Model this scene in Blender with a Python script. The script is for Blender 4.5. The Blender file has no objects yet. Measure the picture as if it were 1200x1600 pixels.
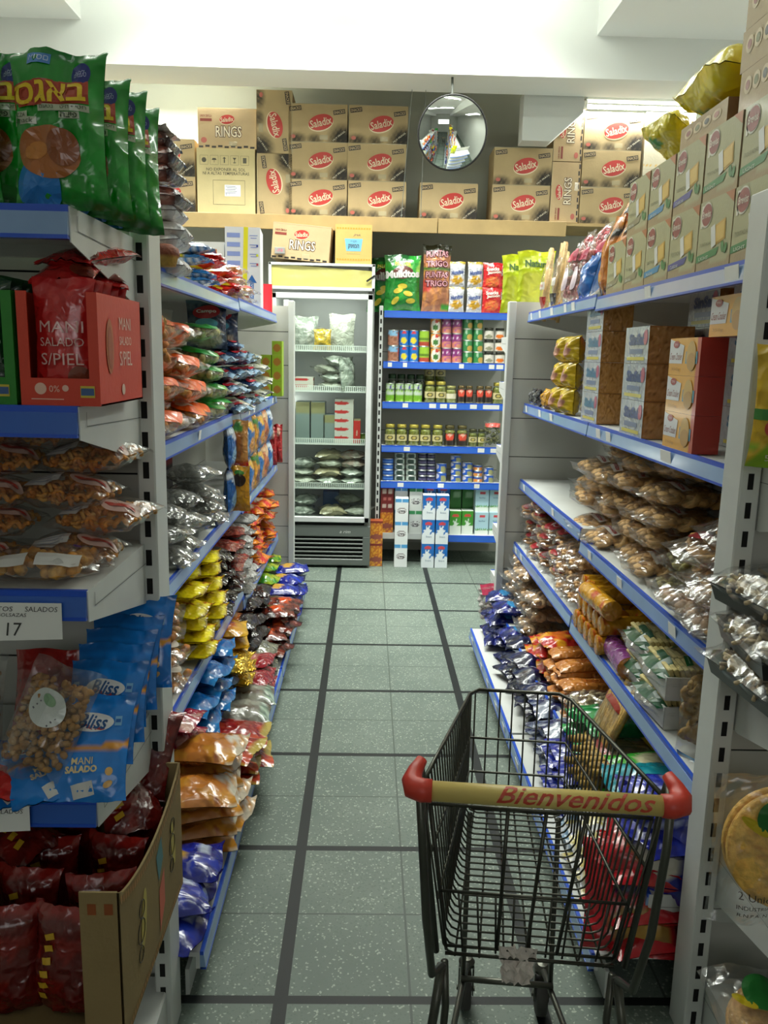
import bpy, math, random
from math import sin, cos, pi, radians, sqrt, atan2
from mathutils import Vector, Matrix, noise

S = bpy.context.scene
COL = S.collection

# ---------------------------------------------------------------- camera
CAM_H = 1.55
F_PX = 1280.0
def _unit(v): return Vector(v).normalized()
_Yw = _unit((-24, 245, -F_PX))
_D = Vector((-150, -6700, -F_PX)); _D = (_D - _D.dot(_Yw) * _Yw).normalized()
_Zw = -_D
_Xw = _Yw.cross(_Zw)
ROT = Matrix((_Xw, _Yw, _Zw))            # camera axes -> world axes
cam_d = bpy.data.cameras.new('camera'); cam = bpy.data.objects.new('camera', cam_d); COL.objects.link(cam)
cam.matrix_world = Matrix.Translation((0, 0, CAM_H)) @ ROT.to_4x4()
cam_d.sensor_fit = 'VERTICAL'; cam_d.sensor_height = 24.0; cam_d.lens = 24.0 * F_PX / 1600.0
cam_d.clip_start = 0.05; cam_d.clip_end = 60
S.camera = cam

# ---------------------------------------------------------------- colour management and world
S.view_settings.view_transform = 'Standard'
S.view_settings.look = 'None'
S.view_settings.gamma = 1
S.view_settings.use_curve_mapping = False
S.view_settings.exposure = -0.18
w = bpy.data.worlds.new('world'); S.world = w; w.use_nodes = True
w.node_tree.nodes['Background'].inputs[0].default_value = (0.6, 0.7, 0.65, 1)
w.node_tree.nodes['Background'].inputs[1].default_value = 0.005
S.cycles.transparent_max_bounces = 24
S.cycles.max_bounces = 7
S.cycles.sample_clamp_indirect = 4

def area(name, loc, sx, sy, power, color=(0.97, 1.0, 0.93), rot=(0, 0, 0), spread=180):
    d = bpy.data.lights.new(name, 'AREA'); d.shape = 'RECTANGLE'; d.size = sx; d.size_y = sy
    d.energy = power; d.color = color; d.spread = radians(spread)
    o = bpy.data.objects.new(name, d); o.location = loc; o.rotation_euler = rot; COL.objects.link(o)
    return o
# fluorescent light of the ceiling recess and of the tubes over the loft, then unseen side lamps and an added front fill
LIGHTS = [
    ('recess_light', (-0.2, 4.9, 3.86), 2.4, 0.35, 112, (0.97, 1.0, 0.93), (0, 0, 0), 112),
    ('recess_light', (-0.2, 3.6, 3.86), 2.2, 0.30, 17, (0.97, 1.0, 0.93), (0, 0, 0), 112),
    ('recess_light', (-0.2, 2.0, 3.86), 2.2, 0.25, 5),
    ('loft_tube_light', (-1.5, 6.05, 3.30), 1.2, 0.05, 60),
    ('loft_tube_light', (1.95, 6.02, 3.24), 1.3, 0.05, 60),
    ('side_aisle_light', (-2.0, 4.6, 3.3), 0.3, 1.3, 22),
    ('side_aisle_light', (2.1, 3.5, 3.35), 0.3, 1.3, 48),  # unseen lamp, shifted forward and strengthened to brighten the big yellow bag
    ('shop_door_daylight', (0.0, -3.2, 2.3), 2.4, 0.9, 20, (1, 1, 1), (radians(90), 0, 0)),  # added fill behind the camera, lights the upright faces turned towards it
]
for a in LIGHTS: area(*a)

# ---------------------------------------------------------------- pixel of the photograph -> point on a world plane
def at(px, py, X=None, Y=None, Z=None):
    d = ROT @ Vector((px - 600, 800 - py, -F_PX))
    c = Vector((0, 0, CAM_H))
    if X is not None: t = (X - c.x) / d.x
    elif Y is not None: t = (Y - c.y) / d.y
    else: t = (Z - c.z) / d.z
    return c + d * t

# ---------------------------------------------------------------- colours and materials
def lin(c):
    if isinstance(c, str):
        c = c.lstrip('#'); c = [int(c[i:i + 2], 16) for i in (0, 2, 4)]
    o = []
    for x in c[:3]:
        x = max(0, min(255, x)) / 255.0
        o.append(x / 12.92 if x <= 0.04045 else ((x + 0.055) / 1.055) ** 2.4)
    return (o[0], o[1], o[2], 1.0)
def mix(a, b, t):
    return tuple(a[i] * (1 - t) + b[i] * t for i in range(3)) + (1.0,)

MATS = {}
def mat(name, color=None, rough=0.5, metal=0.0, attr=False, bump=0.0, bscale=60, spec=0.5, coat=0.0,
        bdist=0.006, var=0.0, vscale=30, emit=None, estr=1.0, trans=0.0, crinkle=False, alpha=1.0):
    if name in MATS: return MATS[name]
    m = bpy.data.materials.new(name); m.use_nodes = True
    nt = m.node_tree; N = nt.nodes; L = nt.links
    b = N['Principled BSDF']
    b.inputs['Roughness'].default_value = rough
    b.inputs['Metallic'].default_value = metal
    b.inputs['Specular IOR Level'].default_value = spec
    b.inputs['Coat Weight'].default_value = coat
    b.inputs['Coat Roughness'].default_value = 0.12
    b.inputs['Transmission Weight'].default_value = trans
    b.inputs['Alpha'].default_value = alpha
    tc = N.new('ShaderNodeTexCoord')
    src = None
    if attr:
        a = N.new('ShaderNodeAttribute'); a.attribute_name = 'print'; src = a.outputs['Color']
    elif color is not None:
        b.inputs['Base Color'].default_value = lin(color)
    if var > 0:
        n = N.new('ShaderNodeTexNoise'); n.inputs['Scale'].default_value = vscale; n.inputs['Detail'].default_value = 4
        L.new(tc.outputs['Object'], n.inputs['Vector'])
        r = N.new('ShaderNodeMapRange'); r.inputs[1].default_value = 0.3; r.inputs[2].default_value = 0.7
        r.inputs[3].default_value = 1 - var; r.inputs[4].default_value = 1 + var * 0.4
        L.new(n.outputs['Fac'], r.inputs[0])
        mx = N.new('ShaderNodeMix'); mx.data_type = 'RGBA'; mx.blend_type = 'MULTIPLY'; mx.inputs[0].default_value = 1
        if src is not None: L.new(src, mx.inputs[6])
        else: mx.inputs[6].default_value = lin(color)
        L.new(r.outputs[0], mx.inputs[7]); src = mx.outputs[2]
    if src is not None: L.new(src, b.inputs['Base Color'])
    if bump > 0:
        if crinkle:
            n = N.new('ShaderNodeTexVoronoi'); n.feature = 'SMOOTH_F1'; n.inputs['Scale'].default_value = bscale
            n.inputs['Smoothness'].default_value = 0.25
            d = N.new('ShaderNodeTexNoise'); d.inputs['Scale'].default_value = bscale * 0.5; d.inputs['Detail'].default_value = 2
            L.new(tc.outputs['Object'], d.inputs['Vector'])
            ad = N.new('ShaderNodeVectorMath'); ad.operation = 'MULTIPLY_ADD'; ad.inputs[1].default_value = (0.09, 0.09, 0.09)
            L.new(d.outputs['Color'], ad.inputs[0]); L.new(tc.outputs['Object'], ad.inputs[2])
            L.new(ad.outputs[0], n.inputs['Vector']); out = n.outputs['Distance']
        else:
            n = N.new('ShaderNodeTexNoise'); n.inputs['Scale'].default_value = bscale; n.inputs['Detail'].default_value = 3
            L.new(tc.outputs['Object'], n.inputs['Vector']); out = n.outputs['Fac']
        bp = N.new('ShaderNodeBump'); bp.inputs['Strength'].default_value = bump; bp.inputs['Distance'].default_value = bdist
        L.new(out, bp.inputs['Height']); L.new(bp.outputs[0], b.inputs['Normal'])
    if emit is not None:
        b.inputs['Emission Color'].default_value = lin(emit); b.inputs['Emission Strength'].default_value = estr
    MATS[name] = m
    return m

FOIL = mat('printed_film', attr=True, rough=0.22, bump=0.9, bscale=24, crinkle=True, coat=0.6, bdist=.009)
FOIL_S = mat('printed_film_small', attr=True, rough=0.2, bump=0.95, bscale=36, crinkle=True, coat=0.6, bdist=.007)
CARD = mat('printed_card', attr=True, rough=0.5, bump=0.08, bscale=120, coat=0.05)
CARTONBOARD = mat('corrugated_card', attr=True, rough=0.75, bump=0.1, bscale=90, var=0.08, vscale=9, spec=0.3)
INK = mat('ink', attr=True, rough=0.45)
GLOSSINK = mat('gloss_label', attr=True, rough=0.3, coat=0.3)
FOOD = mat('baked_food', attr=True, rough=0.6, bump=0.5, bscale=120, var=0.35, vscale=60)
TIN = mat('tin', '#c9ccc6', rough=0.3, metal=0.9)
WHITE_METAL = mat('white_enamel', '#cfd2ce', rough=0.4, var=0.1, vscale=5, bump=0.03, bscale=20)
PANEL = mat('panel_enamel', '#c3c3bb', rough=0.5, var=0.08, vscale=3)
SLOT = mat('slot_dark', '#0b0b0a', rough=0.9)
RAIL = mat('rail_plastic', '#86a4cc', rough=0.28, coat=0.6, var=0.12, vscale=6)
RAILBLUE = mat('rail_blue', '#1c4fc0', rough=0.35, coat=0.3)
PAPER = mat('paper', '#e9e9e4', rough=0.8)

def film_mat(name, tint='#ffffff', base=0.05, k=0.5, bump=0.8, bscale=26, haze=0.0):
    if name in MATS: return MATS[name]
    m = bpy.data.materials.new(name); m.use_nodes = True
    nt = m.node_tree; N = nt.nodes; L = nt.links
    N.remove(N['Principled BSDF']); out = N['Material Output']
    tc = N.new('ShaderNodeTexCoord')
    d = N.new('ShaderNodeTexNoise'); d.inputs['Scale'].default_value = bscale * 0.4; d.inputs['Detail'].default_value = 2
    L.new(tc.outputs['Object'], d.inputs['Vector'])
    ad = N.new('ShaderNodeVectorMath'); ad.operation = 'MULTIPLY_ADD'; ad.inputs[1].default_value = (0.1, 0.1, 0.1)
    L.new(d.outputs['Color'], ad.inputs[0]); L.new(tc.outputs['Object'], ad.inputs[2])
    v = N.new('ShaderNodeTexVoronoi'); v.feature = 'F1'; v.inputs['Scale'].default_value = bscale
    L.new(ad.outputs[0], v.inputs['Vector'])
    bp = N.new('ShaderNodeBump'); bp.inputs['Strength'].default_value = bump; bp.inputs['Distance'].default_value = 0.008
    L.new(v.outputs['Distance'], bp.inputs['Height'])
    g = N.new('ShaderNodeBsdfGlossy'); g.inputs['Roughness'].default_value = 0.17; L.new(bp.outputs[0], g.inputs['Normal'])
    t = N.new('ShaderNodeBsdfTransparent'); t.inputs[0].default_value = lin(tint)
    lw = N.new('ShaderNodeLayerWeight'); lw.inputs[0].default_value = 0.35; L.new(bp.outputs[0], lw.inputs['Normal'])
    mr = N.new('ShaderNodeMapRange'); mr.inputs[3].default_value = base; mr.inputs[4].default_value = base + k
    L.new(lw.outputs['Facing'], mr.inputs[0])
    mx = N.new('ShaderNodeMixShader'); L.new(mr.outputs[0], mx.inputs[0]); L.new(t.outputs[0], mx.inputs[1]); L.new(g.outputs[0], mx.inputs[2])
    last = mx.outputs[0]
    if haze > 0:
        df = N.new('ShaderNodeBsdfDiffuse'); df.inputs[0].default_value = lin('#dfe0dc')
        m2 = N.new('ShaderNodeMixShader'); m2.inputs[0].default_value = haze
        L.new(last, m2.inputs[1]); L.new(df.outputs[0], m2.inputs[2]); last = m2.outputs[0]
    L.new(last, out.inputs[0])
    MATS[name] = m
    return m
FILM = film_mat('clear_film', base=0.04, k=0.4, haze=0.02, bscale=22)
CRISPFILM = film_mat('crisp_film', base=0.06, k=0.5, haze=0.03, bscale=28)
GLASS = film_mat('jar_glass', tint='#f4fbf4', base=0.05, k=0.5, bump=0.0)

# ---------------------------------------------------------------- mesh builder
_TXT = {}
def text_data(s, bold=0.0, shear=0.0):
    k = (s, bold, shear)
    if k not in _TXT:
        c = bpy.data.curves.new('t', 'FONT'); c.body = s; c.size = 1; c.shear = shear; c.offset = bold
        c.align_x = 'CENTER'; c.align_y = 'CENTER'; c.resolution_u = 2
        o = bpy.data.objects.new('t', c); COL.objects.link(o)
        dg = bpy.context.evaluated_depsgraph_get(); dg.update()
        me = bpy.data.meshes.new_from_object(o.evaluated_get(dg))
        vs = [tuple(v.co)[:2] for v in me.vertices]; fs = [tuple(p.vertices) for p in me.polygons]
        if vs:
            x0 = min(v[0] for v in vs); x1 = max(v[0] for v in vs); y0 = min(v[1] for v in vs); y1 = max(v[1] for v in vs)
            cx, cy = (x0 + x1) / 2, (y0 + y1) / 2
            vs = [(x - cx, y - cy) for x, y in vs]; sz = (x1 - x0, y1 - y0)
        else: sz = (1, 1)
        bpy.data.objects.remove(o); bpy.data.curves.remove(c); bpy.data.meshes.remove(me)
        vs, fs = dice(vs, fs)
        _TXT[k] = (vs, fs, sz)
    return _TXT[k]

def dice(vs, fs, lim=0.22):
    """split long text triangles so that lettering can follow a curved surface"""
    vs = list(vs); tri = []
    for f in fs:
        for i in range(1, len(f) - 1): tri.append((f[0], f[i], f[i + 1]))
    mid = {}
    def m(a, b):
        k = (min(a, b), max(a, b))
        if k not in mid: mid[k] = len(vs); vs.append(((vs[a][0] + vs[b][0]) / 2, (vs[a][1] + vs[b][1]) / 2))
        return mid[k]
    def ln(a, b): return (vs[a][0] - vs[b][0]) ** 2 + (vs[a][1] - vs[b][1]) ** 2
    out = []; st = tri
    while st:
        a, b, c = st.pop(); e = [ln(a, b), ln(b, c), ln(c, a)]; q = e.index(max(e))
        if e[q] < lim * lim: out.append((a, b, c)); continue
        if q == 1: a, b, c = b, c, a
        elif q == 2: a, b, c = c, a, b
        n = m(a, b); st += [(a, n, c), (n, b, c)]
    return vs, out
class MB:
    def __init__(s):
        s.v = []; s.f = []; s.c = []; s.m = []; s.T = None; s.col = (0.8, 0.8, 0.8, 1); s.mi = 0
    def color(s, c): s.col = lin(c) if (isinstance(c, str) or max(c[:3]) > 1.001) else tuple(c[:3]) + (1.0,); return s
    def add(s, vs, fs, cs=None):
        n = len(s.v)
        if s.T is not None: vs = [tuple(s.T @ Vector(p)) for p in vs]
        s.v += [tuple(p) for p in vs]
        s.c += (cs if cs is not None else [s.col] * len(vs))
        s.f += [tuple(i + n for i in f) for f in fs]; s.m += [s.mi] * len(fs)
        return s
    def box(s, x0, x1, y0, y1, z0, z1):
        p = [(x0, y0, z0), (x1, y0, z0), (x1, y1, z0), (x0, y1, z0), (x0, y0, z1), (x1, y0, z1), (x1, y1, z1), (x0, y1, z1)]
        return s.add(p, [(3, 2, 1, 0), (4, 5, 6, 7), (0, 1, 5, 4), (1, 2, 6, 5), (2, 3, 7, 6), (3, 0, 4, 7)])
    def bbox(s, x0, x1, y0, y1, z0, z1, b=0.003):
        # box with chamfered edges
        X = (x0, x0 + b, x1 - b, x1); Y = (y0, y0 + b, y1 - b, y1); Z = (z0, z0 + b, z1 - b, z1)
        vs = []; idx = {}
        def V(i, j, k):
            if (i, j, k) not in idx: idx[(i, j, k)] = len(vs); vs.append((X[i], Y[j], Z[k]))
            return idx[(i, j, k)]
        fs = []
        for (k, o) in ((0, 0), (3, 1)):
            q = [V(1, 1, k), V(2, 1, k), V(2, 2, k), V(1, 2, k)]; fs.append(q if o else q[::-1])
        for (j, o) in ((0, 1), (3, 0)):
            q = [V(1, j, 1), V(2, j, 1), V(2, j, 2), V(1, j, 2)]; fs.append(q if o else q[::-1])
        for (i, o) in ((0, 0), (3, 1)):
            q = [V(i, 1, 1), V(i, 2, 1), V(i, 2, 2), V(i, 1, 2)]; fs.append(q if o else q[::-1])
        for a in (1, 2):
            for k, kk in ((0, 1), (3, 2)): pass
        e = {0: 1, 3: 2}
        for i in (0, 3):
            for j in (0, 3): fs.append([V(e[i], j, 1), V(i, e[j], 1), V(i, e[j], 2), V(e[i], j, 2)])
            for k in (0, 3): fs.append([V(e[i], 1, k), V(i, 1, e[k]), V(i, 2, e[k]), V(e[i], 2, k)])
        for j in (0, 3):
            for k in (0, 3): fs.append([V(1, e[j], k), V(1, j, e[k]), V(2, j, e[k]), V(2, e[j], k)])
        for i in (0, 3):
            for j in (0, 3):
                for k in (0, 3): fs.append([V(i, e[j], e[k]), V(e[i], j, e[k]), V(e[i], e[j], k)])
        return s.add(vs, fs)
    def grid(s, fn, nu, nv, cf=None, flip=False, closed=False):
        vs = []; cs = []
        for j in range(nv + 1):
            for i in range(nu + 1):
                u, v = i / nu, j / nv
                vs.append(fn(u, v)); cs.append(cf(u, v) if cf else s.col)
        fs = []
        for j in range(nv):
            for i in range(nu):
                a = j * (nu + 1) + i; q = (a, a + 1, a + nu + 2, a + nu + 1)
                fs.append(q[::-1] if flip else q)
        return s.add(vs, fs, cs)
    def lathe(s, prof, n=16, cf=None, cap=True):
        vs = []; cs = []; m = len(prof)
        for i in range(n):
            a = 2 * pi * i / n
            for k, (r, z) in enumerate(prof):
                vs.append((r * sin(a), -r * cos(a), z)); cs.append(cf(i / n, z, k) if cf else s.col)
        fs = []
        for i in range(n):
            j = (i + 1) % n
            for k in range(m - 1): fs.append((i * m + k, j * m + k, j * m + k + 1, i * m + k + 1))
        if cap:
            if prof[0][0] > 1e-5: fs.append(tuple(i * m for i in range(n))[::-1])
            if prof[-1][0] > 1e-5: fs.append(tuple(i * m + m - 1 for i in range(n)))
        return s.add(vs, fs, cs)
    def tube(s, pts, r, n=8, closed=False):
        P = [Vector(p) for p in pts]; L = len(P); vs = []; fs = []
        up = None
        for i, p in enumerate(P):
            if closed: d = P[(i + 1) % L] - P[i - 1]
            else: d = P[min(i + 1, L - 1)] - P[max(i - 1, 0)]
            d.normalize()
            if up is None:
                up = Vector((0, 0, 1)) if abs(d.z) < 0.9 else Vector((1, 0, 0))
            a = (up - up.dot(d) * d)
            if a.length < 1e-4: a = Vector((1, 0, 0)) - d.x * d
            a.normalize(); b = d.cross(a); up = a
            rr = r[i] if isinstance(r, (list, tuple)) else r
            for k in range(n):
                t = 2 * pi * k / n; vs.append(tuple(p + a * (rr * cos(t)) + b * (rr * sin(t))))
        for i in range(L if closed else L - 1):
            j = (i + 1) % L
            for k in range(n):
                l = (k + 1) % n; fs.append((i * n + k, i * n + l, j * n + l, j * n + k))
        if not closed:
            fs.append(tuple(range(n))[::-1]); fs.append(tuple((L - 1) * n + k for k in range(n)))
        return s.add(vs, fs)
    def poly(s, pts, pl):
        # flat or mapped polygon given in label coordinates
        return s.add([pl(x, y) for x, y in pts], [tuple(range(len(pts)))])
    def ell(s, cx, cy, rx, ry, pl, rot=0.0, n=28, rings=1):
        vs = [pl(cx, cy)]; fs = []
        for q in range(1, rings + 1):
            for i in range(n):
                a = 2 * pi * i / n; x = rx * cos(a) * q / rings; y = ry * sin(a) * q / rings
                vs.append(pl(cx + x * cos(rot) - y * sin(rot), cy + x * sin(rot) + y * cos(rot)))
        for i in range(n): fs.append((0, 1 + i, 1 + (i + 1) % n))
        for q in range(1, rings):
            for i in range(n):
                a = 1 + (q - 1) * n + i; b = 1 + (q - 1) * n + (i + 1) % n; fs.append((a, a + n, b + n, b))
        return s.add(vs, fs)
    def rect(s, cx, cy, w, h, pl, rot=0.0, n=1, m=1):
        vs = []; fs = []
        for j in range(m + 1):
            for i in range(n + 1):
                x = (i / n - .5) * w; y = (j / m - .5) * h
                vs.append(pl(cx + x * cos(rot) - y * sin(rot), cy + x * sin(rot) + y * cos(rot)))
        for j in range(m):
            for i in range(n): a = j * (n + 1) + i; fs.append((a, a + 1, a + n + 2, a + n + 1))
        return s.add(vs, fs)
    def text(s, t, cx, cy, w, pl, h=None, rot=0.0, bold=0.0, shear=0.0, arc=0.0):
        vs, fs, sz = text_data(t, bold, shear)
        if not vs: return s
        if w is None: k = h / sz[1]; kx = ky = k
        elif h is None: kx = ky = w / sz[0]
        else: kx = w / sz[0]; ky = h / sz[1]
        o = []
        for x, y in vs:
            x *= kx; y *= ky; y += arc * x * x
            o.append(pl(cx + x * cos(rot) - y * sin(rot), cy + x * sin(rot) + y * cos(rot)))
        return s.add(o, fs)
    def mesh(s, name, mats, smooth=False):
        me = bpy.data.meshes.new(name); me.from_pydata(s.v, [], s.f)
        for m in (mats if isinstance(mats, (list, tuple)) else [mats]): me.materials.append(m)
        a = me.color_attributes.new('print', 'FLOAT_COLOR', 'POINT')
        flat = [x for c in s.c for x in c]; a.data.foreach_set('color', flat)
        me.polygons.foreach_set('material_index', s.m)
        if smooth: me.polygons.foreach_set('use_smooth', [True] * len(s.f))
        me.update()
        return me
    def build(s, name, mats, parent=None, smooth=False):
        o = bpy.data.objects.new(name, s.mesh(name, mats, smooth)); COL.objects.link(o)
        if parent is not None: o.parent = parent
        return o

def smooth_by_angle(o, ang=35):
    me = o.data
    me.polygons.foreach_set('use_smooth', [True] * len(me.polygons))
    try: me.set_sharp_from_angle(angle=radians(ang))
    except Exception: pass

def tag(o, label, cat, group=None, kind=None):
    if label: o['label'] = label
    if cat: o['category'] = cat
    if group: o['group'] = group
    if kind: o['kind'] = kind
    return o
def empty(name, loc=(0, 0, 0), rot=(0, 0, 0)):
    o = bpy.data.objects.new(name, None); COL.objects.link(o); o.location = loc; o.rotation_euler = rot
    o.empty_display_size = 0.05
    return o
def struct(o): o['kind'] = 'structure'; return o

# prototypes: built once, copied for every repeat
PROTO = {}
_USED = set()
def put(key, maker, loc, rz=0.0, label=None, cat=None, group=None, rx=0.0, ry=0.0, sc=None, M=None):
    """first use places the prototype itself, later uses copy it with its parts"""
    if key not in PROTO:
        PROTO[key] = maker(); o = PROTO[key]; src = o
    else:
        src = PROTO[key]; o = src.copy(); COL.objects.link(o)
        for ch in list(src.children):
            c = ch.copy(); COL.objects.link(c); c.parent = o
            for g in ch.children:
                d = g.copy(); COL.objects.link(d); d.parent = c
    for k in ('label', 'category', 'group'):
        if k in o: del o[k]
    if M is not None: o.matrix_basis = M
    else:
        o.location = loc; o.rotation_euler = (rx, ry, rz)
        o.scale = (1, 1, 1) if sc is None else (sc if isinstance(sc, (list, tuple)) else (sc, sc, sc))
    return tag(o, label, cat, group)

ORD = ['first', 'second', 'third', 'fourth', 'fifth', 'sixth', 'seventh', 'eighth', 'ninth', 'tenth', 'eleventh', 'twelfth', 'thirteenth', 'fourteenth']
def nth(i, n, a='leftmost', b='rightmost'):
    if n == 1: return 'only'
    if i == 0: return a
    if i == n - 1: return b
    return ORD[i] + ' from the left' if a == 'leftmost' else ORD[i]
# ================================================================ the room
X0, X1, Y0, Y1, ZC, ZS = -3.1, 3.2, -3.4, 6.5, 3.92, 3.52
def room():
    b = MB(); b.box(X0, X1, Y0, Y1, -0.1, 0)
    m = bpy.data.materials.new('terrazzo_tiles'); m.use_nodes = True
    N = m.node_tree.nodes; L = m.node_tree.links; P = N['Principled BSDF']; P.inputs['Roughness'].default_value = 0.55; P.inputs['Specular IOR Level'].default_value = 0.3
    tc = N.new('ShaderNodeTexCoord'); sp = N.new('ShaderNodeSeparateXYZ'); L.new(tc.outputs['Object'], sp.inputs[0])
    def math_(op, a, b_=None):
        n = N.new('ShaderNodeMath'); n.operation = op
        for i, q in enumerate((a, b_)):
            if q is None: continue
            if isinstance(q, (int, float)): n.inputs[i].default_value = q
            else: L.new(q, n.inputs[i])
        return n.outputs[0]
    def band(sock, off, per, wd):     # 1 inside a strip of width wd
        t = math_('SUBTRACT', sock, off); t = math_('DIVIDE', t, per); t = math_('ADD', t, 100.5)
        t = math_('FRACT', t); t = math_('SUBTRACT', t, 0.5); t = math_('ABSOLUTE', t)
        return math_('LESS_THAN', t, wd / per / 2)
    xs, ys = sp.outputs[0], sp.outputs[1]
    wide = math_('MAXIMUM', band(xs, -0.186, 0.634, 0.034), band(ys, 1.745, 0.627, 0.026))
    thin = math_('MAXIMUM', band(xs, -0.186 + 0.317, 0.634, 0.006), band(ys, 1.745 + 0.3135, 0.627, 0.006))
    no = N.new('ShaderNodeTexNoise'); no.inputs['Scale'].default_value = 3.0; no.inputs['Detail'].default_value = 5; L.new(tc.outputs['Object'], no.inputs[0])
    cr = N.new('ShaderNodeValToRGB'); L.new(no.outputs['Fac'], cr.inputs[0])
    cr.color_ramp.elements[0].position = 0.3; cr.color_ramp.elements[0].color = lin('#5f6b63')
    cr.color_ramp.elements[1].position = 0.7; cr.color_ramp.elements[1].color = lin('#707b72')
    vo = N.new('ShaderNodeTexVoronoi'); vo.inputs['Scale'].default_value = 210; L.new(tc.outputs['Object'], vo.inputs['Vector'])
    sc = N.new('ShaderNodeSeparateColor'); L.new(vo.outputs['Color'], sc.inputs[0])
    def mixc(f, a, c):
        n = N.new('ShaderNodeMix'); n.data_type = 'RGBA'; L.new(f, n.inputs[0])
        if isinstance(a, str): n.inputs[6].default_value = lin(a)
        else: L.new(a, n.inputs[6])
        if isinstance(c, str): n.inputs[7].default_value = lin(c)
        else: L.new(c, n.inputs[7])
        return n.outputs[2]
    c1 = mixc(math_('GREATER_THAN', sc.outputs[0], 0.93), cr.outputs[0], '#98a294')
    c1 = mixc(math_('LESS_THAN', sc.outputs[1], 0.14), c1, '#5f6c62')
    c1 = mixc(thin, c1, '#4e5750'); c1 = mixc(wide, c1, '#151a19')
    L.new(c1, P.inputs['Base Color'])
    struct(b.build('floor', m))
    WALL = mat('wall_paint', '#d3d5cf', rough=0.8, var=0.05, vscale=1.5)
    WALLG = mat('wall_back_paint', '#a9ab9f', rough=0.8, var=0.08, vscale=1.5)
    CEIL = mat('ceiling_paint', '#f8f8f5', rough=0.85)
    for n, q, m_ in (('wall_left', (X0 - .1, X0, Y0, Y1, 0, 4), WALL), ('wall_right', (X1, X1 + .1, Y0, Y1, 0, 4), WALL),
                 ('wall_back', (X0, X1, Y1, Y1 + .1, 0, 4), WALLG), ('wall_front', (X0, X1, Y0 - .1, Y0, 0, 4), WALL),
                 ('ceiling', (X0, X1, Y0, Y1, ZC, ZC + .1), CEIL)):
        b = MB(); b.box(*q); struct(b.build(n, m_))
    # lower side ceilings either side of the lit recess, and the cross beam
    b = MB(); b.box(X0, -1.79, Y0, 5.50, ZS, ZC); struct(b.build('trim_1', CEIL))
    b = MB(); b.box(1.375, X1, Y0, 5.50, ZS, ZC); struct(b.build('trim_2', CEIL))
    BEAM = mat('beam_paint', '#eceeea', rough=0.8)
    b = MB(); b.box(X0, X1, 5.50, 5.86, 3.275, ZC); struct(b.build('trim_3', BEAM))
    # sloped bulkhead behind the mirror
    bq = [(1.005, 3.30), (1.41, 3.30), (1.41, 3.18), (1.20, 2.992), (1.005, 2.992)]
    b = MB(); b.add([(x, 5.865, z) for x, z in bq] + [(x, 6.02, z) for x, z in bq],
                    [(4, 3, 2, 1, 0), (5, 6, 7, 8, 9), (0, 1, 6, 5), (1, 2, 7, 6), (2, 3, 8, 7), (3, 4, 9, 8), (4, 0, 5, 9)])
    struct(b.build('trim_4', mat('bulkhead_paint', '#c9cbc6', rough=0.8)))
room()

# fluorescent battens
TUBE = mat('lit_tube', '#ffffff', rough=0.4, emit='#f6fff0', estr=48)
def batten(L=1.2, rod=0.0):
    def f():
        o = empty('fluorescent_batten')
        b = MB(); b.bbox(-L / 2, L / 2, -0.04, 0.04, -0.03, 0, 0.004); b.build('housing', WHITE_METAL, o)
        for s_ in (-1, 1):
            e = MB(); e.bbox(s_ * L / 2 - 0.012, s_ * L / 2 + 0.012, -0.02, 0.02, -0.085, -0.03, 0.003); e.build('lamp_holder', WHITE_METAL, o)
        h_ = MB()
        for s_ in (-1, 1): h_.tube([(s_ * L * .3, 0, 0), (s_ * L * .3, 0, rod)], .004, 6)
        if rod > .01: h_.build('hanging_rod', WHITE_METAL, o)
        t = MB(); t.tube([(-L / 2 + .012, 0, -0.065), (L / 2 - .012, 0, -0.065)], 0.013, 10); t.build('tube', TUBE, o, True)
        return o
    return f
for (p, rz, lab) in (((-1.45, 6.08, 3.44), 0, 'fluorescent batten over the cartons left of the loft'),
                     ((2.06, 6.04, 3.33), 0, 'fluorescent batten over the cartons at the right end of the loft')):
    put('batten%.2f' % p[2], batten(1.2, ZC - p[2]), p, rz, lab, 'ceiling light', 'battens over the loft')
for k, y in enumerate((2.2, 3.9, 5.1)):
    for q, x in enumerate((-0.95, 0.55)):
        put('batten', batten(), (x, y, ZC - 0.001), 0, 'fluorescent batten in the ceiling recess, %s row, %s' % (('front', 'middle', 'rear')[k], ('left', 'right')[q]), 'ceiling light', 'battens in the ceiling recess')

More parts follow.
